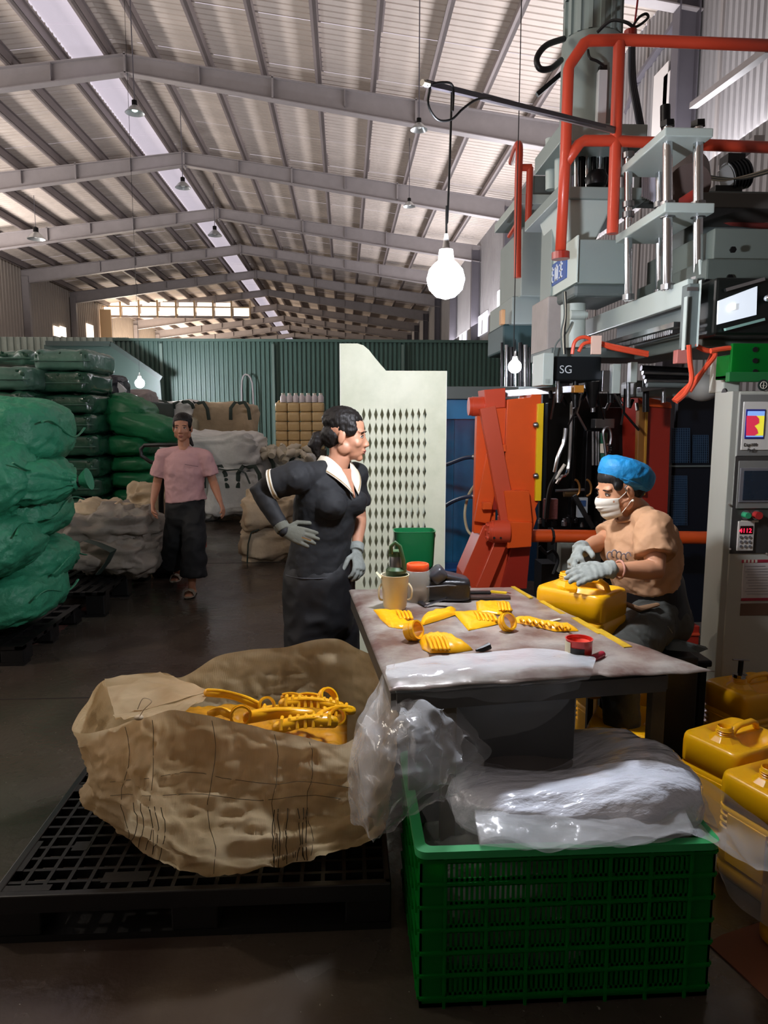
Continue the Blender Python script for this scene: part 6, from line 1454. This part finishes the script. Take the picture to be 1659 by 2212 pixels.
for x, y, w_, d_ in ((X0, Y0_, .16, .05), (X0, Y0_+.12, .04, .16), (X0+.15, Y0_+.22, .05, .05), (X0, Y1_-.5, .14, .05), (X0+.3, Y0_+.05, .14, .05)):
    s = MB(); s.box(x, x+w_, y, y+d_, PZ-.03, PZ+.001); s.build('deck_plate', blackp, pp)
s = MB()
for (a_, b_, c_, d_) in ((X0, X1, Y0_-.004, Y0_+.022), (X0, X1, Y1_-.02, Y1_), (X0-.004, X0+.022, Y0_, Y1_), (X1-.02, X1, Y0_, Y1_)): s.box(a_, b_, c_, d_, PZ-.055, PZ+.003)
s.build('edge_frame', mat('black_plastic_sheen', '1b1b1c', .3), pp, bevel=.004)
for i in range(3):
    for j in range(3):
        x = X0+.07+(X1-X0-.14)*i/2; y = Y0_+.07+(Y1_-Y0_-.14)*j/2; s = MB(); s.box(x-.07, x+.07, y-.07, y+.07, .02, PZ-.05); s.build('foot', blackp, pp, bevel=.006)
for j in range(3):
    y = Y0_+.05+(Y1_-Y0_-.1)*j/2; s = MB(); s.box(X0, X1, y-.05, y+.05, 0, .022); s.build('runner', blackp, pp)
# ------------------------------------------------------------------ people
def V(*a): return Vector(a)
def basis(f, up=(0, 0, 1)):
    f = Vector(f).normalized(); r = f.cross(Vector(up)).normalized(); u = r.cross(f).normalized()
    return Matrix((r, f, u)).transposed()                    # local x = person's right, y = forward, z = up
def head_mb(mb, c, F, s=1.0):
    M = basis(F)
    def e(p, r, rot=None): mb.ell(Vector(c)+M @ (Vector(p)*s), tuple(x*s for x in r), M @ rot if rot else M, 24, 16)
    e((0, -.018, .036), (.073, .091, .077)); e((0, .028, -.018), (.059, .056, .084)); e((0, .034, -.068), (.043, .044, .038))
    e((0, .064, -.093), (.019, .018, .017))
    for q in (-1, 1):
        e((q*.037, .052, -.028), (.022, .022, .022)); e((q*.010, .088, -.036), (.0075, .009, .0065)); e((q*.028, .062, .024), (.024, .015, .009))
        e((q*.074, -.010, -.010), (.008, .018, .030), Euler((-.15, 0, 0)).to_matrix()); e((q*.052, .0, -.055), (.016, .03, .03))
    mb.tube([Vector(c)+M @ (Vector(p)*s) for p in ((0, .068, .014), (0, .082, -.014), (0, .095, -.032))], [.008*s, .0095*s, .011*s], 12, rnd=True)
    e((0, .082, -.058), (.021, .009, .006)); e((0, .079, -.069), (.017, .009, .007))
    return M
def eyes(t, c, F, M, s=1.0, closed=False):
    for q in (-1, 1):
        p = Vector(c)+M @ (V(q*.029, .0665, .001)*s)
        mb = MB(); mb.ell(p, (.014*s, .010*s, .0065*s), M, 14, 10); mb.build('eye', mat('eye_white', 'b9aea4', .3), t, smooth=True)
        mb = MB(); mb.ell(p+M @ (V(0, .0055, 0)*s), (.0062*s, .0052*s, .0062*s), M, 12, 8); mb.build('iris', mat('dark_iris', '17100c', .2), t, smooth=True)
        mb = MB(); mb.tube([p+M @ (Vector(v)*s) for v in ((-.015, .004, .003), (0, .0095, .008), (.015, .004, .003))], .0022*s, 8); mb.build('eyelashes', hairm, t, smooth=True)
        mb = MB(); mb.tube([p+M @ (Vector(v)*s) for v in ((-.018, .006, .019), (0, .012, .024), (.018, .006, .020))], [(.0028*s, .0022*s)]*3, 8); mb.build('eyebrow', hairm, t, smooth=True)
    mb = MB(); c_ = Vector(c)+M @ (V(0, .0875, -.060)*s); mb.ell(c_, (.019*s, .0045*s, .005*s), M, 16, 8); mb.ell(c_+M @ (V(0, -.003, -.009)*s), (.016*s, .0045*s, .006*s), M, 16, 8); mb.build('lips', mat('lip_skin', '94574c', .45), t, smooth=True)
def hand_mb(mb, w, d, pn, th, curl=.5, s=1.0, g=1.0, curls=None):
    # w wrist, d direction, pn palm normal (fingers curl towards it), th +1/-1 side of the thumb along d x pn
    w = Vector(w); d = Vector(d).normalized(); pn = Vector(pn); pn = (pn-d*pn.dot(d)).normalized(); sd = d.cross(pn)*th
    mb.tube([w-d*.02*s, w+d*.02*s, w+d*.055*s, w+d*.088*s], [(.024*s, .018*s), (.032*s, .017*s), (.039*s, .016*s), (.038*s, .014*s)], 14, ref=sd, rnd=True)
    for k in range(4):
        off = (1.5-k)*.0195*s; L = (.068, .076, .070, .055)[k]*s; c = (curls[k] if curls else curl)
        p = w+d*(.078+(0, .006, .003, -.006)[k])*s+sd*off; pts = [p]; ang = 0; dd = (d+sd*(1.5-k)*.06).normalized()
        for j, fr in enumerate((.44, .30, .26)):
            ang += c*(.55, .85, .6)[j]; v = dd*math.cos(ang)+pn*math.sin(ang); pts.append(pts[-1]+v*L*fr)
        r = .0088*s*g; mb.tube([p-dd*.012*s]+pts, [r*1.08, r*1.08, r, r*.94, r*.82], 10, rnd=True)
    p = w+d*.022*s+sd*.026*s; v1 = (d*.55+sd*.75+pn*.35).normalized(); p1_ = p+v1*.036*s; v2 = (d*.85+sd*.3+pn*(.25+.3*curl)).normalized(); p2_ = p1_+v2*.030*s; p3_ = p2_+(v2+pn*.2*curl).normalized()*.024*s
    mb.tube([p-v1*.01*s, p, p1_, p2_, p3_], [.013*s, .0125*s, .0105*s*g, .0098*s*g, .0085*s*g], 10, rnd=True)
def limb(mb, pts, rad): mb.tube(pts, rad, 18, rnd=True)
def mid(a, b_, f): return Vector(a).lerp(Vector(b_), f)
def arm_mb(mb, sh, el, wr, s=1.0, k=1.0):
    limb(mb, [sh, mid(sh, el, .35), mid(sh, el, .8), el, mid(el, wr, .25), mid(el, wr, .7), wr], [x*k*s for x in (.047, .045, .038, .037, .038, .029, .023)])
def leg_mb(mb, hp, kn, an, s=1.0, k=1.0):
    limb(mb, [hp, mid(hp, kn, .3), mid(hp, kn, .85), kn, mid(kn, an, .3), mid(kn, an, .8), an], [x*k*s for x in (.078, .076, .056, .052, .054, .038, .033)])

def foot_mb(mb, an, f):
    f = Vector(f).normalized(); a = Vector(an); g = V(a.x, a.y, a.z-.055)
    mb.tube([a, g-f*.02+V(0, 0, .02)], [.033, .034], 12, rnd=True)
    mb.tube([g-f*.05, g+f*.03, g+f*.10, g+f*.16], [(.032, .026), (.036, .030), (.042, .020), (.030, .013)], 14, ref=f.cross(V(0, 0, 1)), rnd=True)

# ---- walking woman
W = 6.3
t = thing('person', 'woman walking towards the camera in a pink t-shirt and wide black trousers', 'person', (at(405, 1270, W).x, W, 0))
F = V(.02, -1, -.04); hc = at(394, 924, W); M = basis(F)
nb = at(397, 974, W+.02); ch = at(398, 1020, W+.02); wa = at(398, 1062, W+.02); pe = at(402, 1095, W+.02)
shR, shL = at(352, 983, W+.02), at(442, 985, W+.02); elR, elL = at(339, 1044, W+.05), at(461, 1042, W+.02); wrR, wrL = at(330, 1086, W-.05), at(475, 1082, W-.12)
hR, hL = at(385, 1102, W+.03), at(418, 1102, W+.0); kR, kL = at(377, 1170, W+.08), at(420, 1172, W-.06); aR, aL = V(at(384, 1240, W+.32).x, W+.32, .13), V(at(414, 1262, W-.05).x, W-.05, .075)
mb = MB(); head_mb(mb, hc, F, 1.04)
mb.tube([hc+M @ V(0, -.025, -.06), nb+V(0, .01, 0)], [.047, .052], 18, rnd=True)
X = (1, 0, 0)
mb.tube([pe, wa, ch, mid(ch, nb, .65), nb], [(.155, .105), (.135, .10), (.15, .11), (.15, .09), (.06, .055)], 24, ref=X, rnd=True)
arm_mb(mb, shR, elR, wrR); arm_mb(mb, shL, elL, wrL); leg_mb(mb, hR, kR, aR); leg_mb(mb, hL, kL, aL)
hand_mb(mb, wrR, at(330, 1110, W-.1)-wrR, (.9, .2, 0), -1, .55); hand_mb(mb, wrL, at(484, 1106, W-.16)-wrL, (-.9, .1, -.2), 1, .5)
foot_mb(mb, aL, (0, -1, 0)); foot_mb(mb, aR, (0, -1, 0))
solidmesh('body', mb, .0055, skin2, t, 5)
eyes(t, hc, F, M, 1.04)
hm = MB(); hm.ell(hc+M @ V(0, -.028, .064), (.082, .098, .068), M, 26, 18); hm.ell(hc+M @ V(0, -.055, -.01), (.068, .058, .07), M, 24, 16)
for q in (-1, 1): hm.ell(hc+M @ V(q*.062, .002, .030), (.018, .045, .04), M, 16, 12)
hm.tube([hc+M @ V(0, -.10, -.02), hc+M @ V(-.02, -.12, -.09), hc+M @ V(-.06, -.11, -.16)], [.035, .03, .012], 12, rnd=True)
solidmesh('hair', hm, .006, hairm, t, 3)
pink = mat('pink_tshirt', 'c79a9a', .8, var=.1, vscale=4, bump=.25, bscale=12, bdist=.02)
sm_ = MB(); sm_.tube([at(402, 1082, W+.02), at(399, 1060, W+.02), at(398, 1020, W+.02), mid(ch, nb, .6), mid(ch, nb, .9), nb+V(0, 0, .004)], [(.182, .125), (.168, .125), (.172, .135), (.165, .11), (.11, .085), (.066, .062)], 32, ref=X)
for q in (-1, 1): sm_.ell(ch+V(q*.065, -.075, .0), (.065, .055, .06))
for a, b_ in ((shR, elR), (shL, elL)): sm_.tube([a+V(0, 0, .004), mid(a, b_, .3), mid(a, b_, .74)], [.068, .068, .076], 20, rnd=False); sm_.ell(a, (.062, .060, .060)); sm_.tube([a, nb], [.062, .05], 16, rnd=True)
solidmesh('tshirt', sm_, .009, pink, t, 3, crumple(.007, 9, 2))
s = MB(); s.tube([at(399, 1003, W-.165), at(415, 1006, W-.16), at(428, 1008, W-.14)], .0022, 6); s.build('chest_print', mat('faint_print', '6a4a50', .7), t)
ptr = mat('black_trousers', '0b0b0d', .75, bump=.3, bscale=8, bdist=.02)
pm_ = MB()
pm_.tube([at(401, 1074, W+.02), at(401, 1092, W+.02), at(401, 1118, W+.02)], [(.155, .11), (.175, .12), (.175, .12)], 28, ref=X, rnd=True)
pm_.tube([hL, kL+V(0, 0, 0), at(419, 1244, W-.06)], [(.095, .1), (.105, .105), (.12, .12)], 24, ref=X)
pm_.tube([hR, kR, at(372, 1218, W+.22)], [(.095, .1), (.105, .105), (.112, .11)], 24, ref=X)
solidmesh('trousers', pm_, .012, ptr, t, 3, crumple(.012, 6, 3, 2))
slp = mat('beige_slipper', '8a8070', .7)
for a in (aL, aR):
    s = MB(); g = V(a.x, a.y, a.z-.075); s.tube([g+V(0, .06, .012), g+V(0, -.04, .012), g+V(0, -.13, .012), g+V(0, -.17, .012)], [(.035, .012), (.04, .012), (.048, .012), (.03, .01)], 16, ref=X, rnd=True); s.build('slipper_sole', slp, t, smooth=True)
    s = MB(); s.tube([g+V(-.045, -.09, .02), g+V(-.03, -.10, .055), g+V(.0, -.10, .068), g+V(.03, -.10, .055), g+V(.045, -.09, .02)], [(.035, .006)]*5, 12, ref=(0, 1, 0)); s.build('slipper_strap', slp, t, smooth=True)

# ---- standing woman in black
W = 3.4
t = thing('person', 'woman in black polo shirt standing hand on hip beside the table, looking right', 'person', (at(690, 1300, W).x, W, 0))
F = V(1, -.18, -.12); hc = at(750, 940, W); M = basis(F); f = V(.72, -.70, 0); X = V(.70, .72, 0)
nb = at(724, 1012, W); ch = at(706, 1080, W); wa = at(696, 1160, W+.02); pe = at(690, 1235, W+.03)
shR, shL = at(640, 1032, W-.14), at(764, 1030, W+.14)
elR, wrR = at(560, 1056, W-.12), at(613, 1146, W-.2)
elL, wrL = at(776, 1120, W+.16), at(770, 1192, W+.0)
hR, hL = at(668, 1255, W-.02), at(712, 1255, W+.09); kR, kL = V(hR.x-.0, hR.y-.01, .46), V(hL.x+.02, hL.y, .46); aR, aL = V(hR.x-.0, W-.03, .08), V(hL.x+.02, W+.14, .08)
mb = MB(); head_mb(mb, hc, F, 1.06)
mb.tube([hc+M @ V(0, -.03, -.05), mid(hc, nb, .6)+V(0, 0, -.01), nb], [.050, .052, .058], 18, rnd=True)
mb.tube([pe, wa, ch, mid(ch, nb, .65), nb], [(.15, .11), (.125, .105), (.145, .12), (.145, .09), (.06, .055)], 24, ref=X, rnd=True)
arm_mb(mb, shR, elR, mid(elR, wrR, .78)); arm_mb(mb, shL, elL, mid(elL, wrL, .86)); leg_mb(mb, hR, kR, aR); leg_mb(mb, hL, kL, aL); foot_mb(mb, aR, f); foot_mb(mb, aL, f)
solidmesh('body', mb, .005, skin, t, 5)
eyes(t, hc, F, M, 1.06)
hm = MB(); hm.ell(hc+M @ V(0, -.030, .064), (.083, .098, .070), M, 26, 18); hm.ell(hc+M @ V(0, -.06, -.005), (.072, .062, .07), M, 24, 16)
for q in (-1, 1): hm.ell(hc+M @ V(q*.065, .008, .036), (.018, .05, .04), M, 16, 12)
hm.tube([hc+M @ V(0, -.09, -.02), hc+M @ V(0, -.135, -.035), hc+M @ V(0, -.15, -.07), hc+M @ V(0, -.13, -.11)], [.03, .042, .035, .014], 14, rnd=True)
solidmesh('hair', hm, .006, hairm, t, 3, crumple(.004, 40, 5, 2))
blk = mat('black_polo', '17181b', .8, bump=.25, bscale=10, bdist=.02, var=.15)
sm_ = MB(); hem = at(690, 1236, W+.03)
sm_.tube([hem, wa, mid(wa, ch, .5), ch, mid(ch, nb, .5), mid(ch, nb, .8), nb], [(.172, .155), (.155, .135), (.160, .14), (.168, .14), (.168, .12), (.12, .09), (.066, .062)], 36, ref=X)
for q in (-1, 1): sm_.ell(ch+X*(q*.07)+f*.098+V(0, 0, -.01), (.075, .072, .070))
sm_.tube([shR, mid(shR, elR, .3), mid(shR, elR, .62)], [.073, .070, .068], 22); sm_.tube([shL, mid(shL, elL, .3), mid(shL, elL, .7)], [.073, .066, .068], 22); sm_.ell(shR, (.078,)*3); sm_.ell(shL, (.078,)*3); sm_.tube([shR, nb], [.07, .045], 16, rnd=True); sm_.tube([shL, nb], [.07, .045], 16, rnd=True)
solidmesh('polo_shirt', sm_, .008, blk, t, 3, crumple(.007, 8, 4))
s = MB(); a, b_ = mid(shR, elR, .55), mid(shR, elR, .66); s.tube([a, b_], [.0715, .0715], 28); s.build('white_cuff_band', mat('cuff_white', 'd8d2c4', .7), t, smooth=True)
s = MB(); a, b_ = mid(shR, elR, .58), mid(shR, elR, .61); s.tube([a, b_], [.0725, .0725], 28); s.build('beige_cuff_stripe', mat('cuff_beige', '9a8058', .7), t, smooth=True)
s = MB(); limb(s, [mid(shR, elR, .5), mid(shR, elR, .85), elR, mid(elR, wrR, .25), mid(elR, wrR, .7), wrR], [.047, .045, .046, .046, .037, .031]); solidmesh('black_arm_sleeve', s, .006, mat('arm_sleeve', '0f0f12', .75, bump=.2, bscale=14), t, 3, crumple(.003, 14, 4, 2))
# collar
colm = mat('white_collar', 'cfc6b4', .7)
for q, nm in ((-1, 'collar'), (1, 'collar')):
    s = MB()
    pts_o = []; 
    def cf(u, v, q=q):
        th = (.15+u*2.9)*q                              # from front opening round to the nape
        c_, s_ = math.cos(th), math.sin(th); r_ = .064+v*.045
        z = nb.z+.060-v*.062-(.085+.03*v)*(1-min(1, u*2.2))**1.5
        return V(nb.x, nb.y, 0)+f*(c_*r_*(1.0+.25*(1-u)))+X*(s_*r_)+V(0, 0, z)
    s.sheet(cf, 26, 8); s.build('collar', colm, t, smooth=True, ang=180, solid=.004)
    s = MB(); s.tube([cf(.02+u/12*.98, .93)+V(0, 0, .003) for u in range(13)], .0028, 6); s.build('collar_stripe', mat('cuff_beige', '9a8058', .7), t)
s = MB(); n0 = nb+f*.07+V(0, 0, -.02); s.add([n0-X*.03+V(0, 0, .02), n0+X*.03+V(0, 0, .02), nb+f*.125+V(0, 0, -.13)], [(0, 1, 2)]); s.build('open_neckline', skin, t, solid=.01)
ptr2 = mat('black_wide_trousers', '0c0c10', .65, bump=.3, bscale=6, bdist=.02)
pm_ = MB(); pm_.tube([at(690, 1172, W+.03), at(690, 1235, W+.03), at(690, 1290, W+.03), at(690, 1330, W+.03)], [(.140, .125), (.178, .168), (.186, .172), (.186, .172)], 30, ref=X, rnd=True)
pm_.tube([hR, kR, V(aR.x, aR.y, .08)], [(.115, .12), (.125, .125), (.13, .13)], 24, ref=X); pm_.tube([hL, kL, V(aL.x, aL.y, .08)], [(.115, .12), (.125, .125), (.13, .13)], 24, ref=X)
s = MB(); s.tube([V(hem.x, hem.y, hem.z+.006)+X*(math.cos(k*.2094)*.176)+f*(math.sin(k*.2094)*.160) for k in range(31)], .0035, 6); s.build('shirt_hem', mat('hem_grey', '3c3d42', .8), t)
solidmesh('wide_trousers', pm_, .012, ptr2, t, 4, crumple(.012, 6, 7, 2))
glv = mat('grey_work_glove', '5a5a50', .85, bump=.5, bscale=90, bdist=.002)
glv2 = mat('pale_grey_work_glove', '8f948e', .85, bump=.5, bscale=90, bdist=.002, var=.25, vscale=30)
s = MB(); hand_mb(s, wrR, at(668, 1163, W-.24)-wrR, (0, 1, -.35), 1, .25, 1.02, 1.2); s.tube([mid(elR, wrR, .85), wrR], [.036, .034], 16); solidmesh('work_glove', s, .0035, glv, t, 2)
s = MB(); hand_mb(s, wrL, at(778, 1235, W-.06)-wrL, (-.6, .7, 0), -1, .7, 1.0, 1.2); s.tube([mid(elL, wrL, .8), wrL], [.036, .034], 16); solidmesh('work_glove', s, .0035, glv2, t, 2)
s = MB(); s.tube([at(652, 1160, W-.31), at(672, 1167, W-.31)], .004, 8); s.build('trimming_blade', chrome, t)

# ---- seated worker
W = 3.02
t = thing('person', 'seated woman in tan t-shirt, blue hair net and white mask trimming a yellow can', 'person', (at(1410, 1350, W).x, W, 0))
F = V(-1, -.22, -.30); hc = at(1334, 1057, W); M = basis(F); f = V(-1, -.12, 0).normalized(); X = V(-.12, 1, 0).normalized()
nb = at(1378, 1108, W+.02); ch = at(1388, 1180, W+.03); wa = at(1396, 1262, W+.05); pe = at(1408, 1322, W+.06)
shL, shR = at(1412, 1142, W-.17), at(1346, 1136, W+.19)
elL, wrL = at(1416, 1232, W-.26), at(1316, 1230, W-.30)
elR, wrR = at(1296, 1172, W+.12), at(1252, 1188, W-.06)
hL, hR = at(1412, 1338, W-.05), at(1408, 1330, W+.2); kL, kR = at(1335, 1425, W-.42), at(1330, 1350, W+.12)
aL, aR = V(kL.x+.06, kL.y+.02, .08), V(kR.x+.05, kR.y+.05, .08)
mb = MB(); head_mb(mb, hc, F, 1.03)
mb.tube([hc+M @ V(0, -.03, -.05), mid(hc, nb, .65), nb], [.050, .054, .06], 18, rnd=True)
mb.tube([pe, wa, ch, mid(ch, nb, .65), nb], [(.17, .14), (.15, .13), (.15, .13), (.15, .10), (.06, .06)], 24, ref=X, rnd=True)
arm_mb(mb, shR, elR, mid(elR, wrR, .88), 1.05); arm_mb(mb, shL, elL, mid(elL, wrL, .88), 1.1); leg_mb(mb, hR, kR, aR, 1.05); leg_mb(mb, hL, kL, aL, 1.05); foot_mb(mb, aL, f); foot_mb(mb, aR, f)
solidmesh('body', mb, .005, mat('warm_skin', 'c08a68', .5, var=.06, vscale=8, sss=.1), t, 5)
eyes(t, hc, F, M, 1.03)
hm = MB(); hm.ell(hc+M @ V(0, -.024, .060), (.081, .098, .064), M, 26, 18); hm.ell(hc+M @ V(0, -.07, -.012), (.064, .056, .06), M, 24, 16)
for q in (-1, 1): hm.ell(hc+M @ V(q*.062, .030, .030), (.012, .024, .022), M, 16, 12)
solidmesh('hair', hm, .006, hairm, t, 3)
capm = mat('blue_hair_net', '1580b8', .6, bump=.8, bscale=34, bdist=.008, var=.2, vscale=22, sss=.1)
cm = MB()
def capfn(p, d):
    k = max(0, -d.z); r_ = p.copy(); r_ *= 1-.06*k
    return r_+d*(.0035*(ridge(p, 30, 2)-.3)+.004*nz(p, 18, 5))
cm.ell(hc+M @ V(0, -.056, .050), (.098, .130, .068), M @ Euler((.62, 0, 0)).to_matrix(), 90, 50, .75, 1, capfn)
cm.build('hair_net', capm, t, smooth=True, ang=180)
s = MB(); s.tube([hc+M @ Euler((.62, 0, 0)).to_matrix() @ V(.088*math.cos(k*.3307), .117*math.sin(k*.3307), -.030)+M @ V(0, -.056, .050) for k in range(20)], .005, 8); s.build('elastic_edge', capm, t, smooth=True)
mk = mat('white_mask', 'cfc8ba', .75, bump=.2, bscale=20)
def maskf(u, v):
    a = (u-.5)*2.5; z = .006-.105*v; bul = .012*math.sin(v*3.14)+.006*abs(math.sin(v*9.4)); r_ = .062+bul+(.018*(1-abs(a)) if v < .4 else .012*(1-abs(a))*(1-v))
    return hc+M @ (V(math.sin(a)*(.066-.010*v), .020+math.cos(a)*r_*1.02-.006*v, z-.01-.012*abs(a)*(1-2*v))*1.04)
s = MB(); s.sheet(maskf, 40, 24); s.build('face_mask', mk, t, smooth=True, ang=60, solid=.002)
for q in (-1, 1):
    s = MB(); e = hc+M @ V(q*.078, -.012, .012); s.tube([maskf(.5+q*.49, .05), mid(maskf(.5+q*.49, .05), e, .5)+M @ V(q*.004, 0, 0), e, hc+M @ V(q*.078, -.02, -.03), maskf(.5+q*.49, .9)], .0018, 6); s.build('ear_loop', mk, t)
s = MB(); e = hc+M @ V(-.084, -.008, -.044); s.ell(e, (.006, .006, .006)); s.build('pearl_earring', mat('pearl', 'e6dcc8', .2), t, smooth=True)
s = MB(); s.tube([hc+M @ V(-.083, .004, .026), hc+M @ V(-.084, .016, .020), hc+M @ V(-.086, .012, .004)], .0035, 8); s.build('ear_clip', steel, t, smooth=True)
tanm = mat('tan_tshirt', 'b58a66', .8, var=.08, vscale=5, bump=.3, bscale=11, bdist=.02)
sm_ = MB(); hem = at(1398, 1256, W+.05)
sm_.tube([hem, mid(hem, ch, .5), ch, mid(ch, nb, .5), mid(ch, nb, .8), nb], [(.18, .145), (.178, .158), (.178, .155), (.172, .135), (.135, .10), (.072, .068)], 36, ref=X)
for q in (-1, 1): sm_.ell(ch+X*(q*.06)+f*.085+V(0, 0, -.025), (.08, .075, .075))
sm_.tube([shL, mid(shL, elL, .35), mid(shL, elL, .68)], [.078, .082, .084], 24); sm_.tube([shR, mid(shR, elR, .35), mid(shR, elR, .72)], [.074, .07, .066], 22); sm_.ell(shL, (.077,)*3); sm_.ell(shR, (.07,)*3); sm_.tube([shL, nb], [.068, .05], 16, rnd=True)
solidmesh('tshirt', sm_, .008, tanm, t, 3, crumple(.010, 8, 11))
s = MB(); s.tube([nb+V(0, 0, -.0)+f*(math.cos(k*.3307)*.074+(.02 if math.cos(k*.3307) > 0 else 0))+X*(math.sin(k*.3307)*.074)+V(0, 0, -.035*max(0, math.cos(k*.3307))) for k in range(20)], .006, 8); s.build('neck_band', tanm, t, smooth=True)
for k in range(5):
    s = MB(); c_ = at(1316+k*10, 1200-4*math.sin(k*1.5), W-.175+.006*k); s.tube([c_+V(.011*math.cos(a*.785), -.004, .016*math.sin(a*.785)) for a in range(7)], .003, 6); s.build('shirt_print', mat('grey_print', '8e8486' if k % 2 else '8e8487', .7), t)
sk_ = MB(); sk_.tube([at(1398, 1256, W+.05), at(1402, 1290, W+.06), at(1408, 1330, W+.07)], [(.175, .148), (.178, .152), (.19, .16)], 28, ref=X, rnd=True); solidmesh('black_apron', sk_, .010, mat('black_apron_cloth', '0d0d10', .4, bump=.3, bscale=8), t, 3)
gtr = mat('grey_trousers', '43443f', .7, bump=.4, bscale=9, bdist=.02, var=.3)
pm_ = MB(); pm_.tube([hL, mid(hL, kL, .5), kL], [.115, .10, .082], 22, rnd=True); pm_.tube([hR, mid(hR, kR, .5), kR], [.115, .10, .082], 22, rnd=True); pm_.ell(pe+V(.02, 0, -.03), (.16, .19, .12))
pm_.tube([kL, mid(kL, aL, .5), aL], [.08, .07, .062], 20); pm_.tube([kR, mid(kR, aR, .5), aR], [.08, .07, .062], 20)
solidmesh('trousers', pm_, .010, gtr, t, 3, crumple(.010, 9, 13))
s = MB(); s.tube([at(1345, 1302, W-.2), at(1380, 1316, W-.22), at(1420, 1306, W-.18)], [(.018, .010), (.022, .012), (.012, .008)], 12, rnd=True); s.build('tan_pouch', mat('tan_pouch', '8a6a4c', .7), t, smooth=True)
for k in range(4):
    s = MB(); s.tube([at(1385+k*8, 1322+k*3, W-.21), at(1415+k*9, 1338+k*5, W-.23), at(1440+k*4, 1352+k*5, W-.2)], .003, 6); s.build('apron_string', mat('grey_string', '8a877c', .7), t)
gl = glv2
s = MB(); hand_mb(s, wrL, at(1240, 1243, W-.30)-wrL, (-.1, .5, -.85), -1, .22, 1.08, 1.25); s.tube([mid(elL, wrL, .93), wrL-(wrL-elL).normalized()*-.01], [.038, .036], 18); solidmesh('work_glove', s, .0035, gl, t, 2, lambda c, n: .0012*math.sin(c.x*260))
s = MB(); hand_mb(s, wrR, at(1226, 1236, W-.22)-wrR, (.5, -.3, -.6), 1, .35, 1.08, 1.25, [.9, .25, .8, .9]); s.tube([mid(elR, wrR, .85), wrR], [.038, .036], 18); solidmesh('work_glove', s, .0035, gl, t, 2, lambda c, n: .0012*math.sin(c.z*260))
s = MB(); d_ = (wrL-elL).normalized(); c_ = mid(elL, wrL, .78); u_ = d_.cross(V(0, 0, 1)).normalized(); v_ = d_.cross(u_)
s.tube([c_+u_*.036*math.cos(k*.449)+v_*.036*math.sin(k*.449) for k in range(15)], .0045, 8); s.build('jade_bangle', mat('rose_bangle', 'c08a78', .2, coat=.6), t, smooth=True)
s = MB(); c_ = mid(elR, wrR, .88); d_ = (wrR-elR).normalized(); u_ = d_.cross(V(0, 0, 1)).normalized(); v_ = d_.cross(u_); s.tube([c_+u_*.033*math.cos(k*.449)+v_*.033*math.sin(k*.449) for k in range(15)], .003, 8); s.build('dark_bracelet', blackr, t, smooth=True)
for a in (aL, aR):
    s = MB(); g = V(a.x, a.y, .03); s.tube([g-f*.06, g+f*.05, g+f*.15, g+f*.18], [(.038, .03), (.044, .03), (.046, .025), (.03, .02)], 16, ref=X, rnd=True); s.build('shoe', blackr, t, smooth=True)
# stool
sp = V(pe.x+.02, pe.y, 0); zs_ = pe.z-.17
t = thing('stool', 'dark square-legged stool under the seated worker', 'stool', sp)
s = MB(); s.box(sp.x-.18, sp.x+.18, sp.y-.18, sp.y+.18, zs_-.03, zs_); s.build('seat', darkst, t, bevel=.008)
for i in (-1, 1):
    for j in (-1, 1): s = MB(); s.box(sp.x+i*.15-.014, sp.x+i*.15+.014, sp.y+j*.15-.014, sp.y+j*.15+.014, 0, zs_-.03); s.build('leg', darkst, t)
s = MB(); s.box(sp.x-.15, sp.x+.15, sp.y-.155, sp.y-.145, .2, .22); s.build('rung', darkst, t)
t = thing('folded_tarp', 'dark grey plastic flap lying behind the table right of the knee', 'tarp', at(1480, 1405, 2.9))
s = MB(); s.box(at(1420, 1400, 2.9).x, at(1500, 1400, 2.9).x, 2.85, 3.25, 0, at(1480, 1412, 2.9).z); s.build('dark_bin', blackp, t, bevel=.01)
s = MB(); s.prism([at(1425, 1388, 2.86), at(1470, 1386, 2.86), at(1530, 1402, 2.8), at(1510, 1410, 2.8), at(1440, 1404, 2.82)], (0, .02, .004)); s.build('flap', mat('slate_plastic', '3d4442', .4), t)
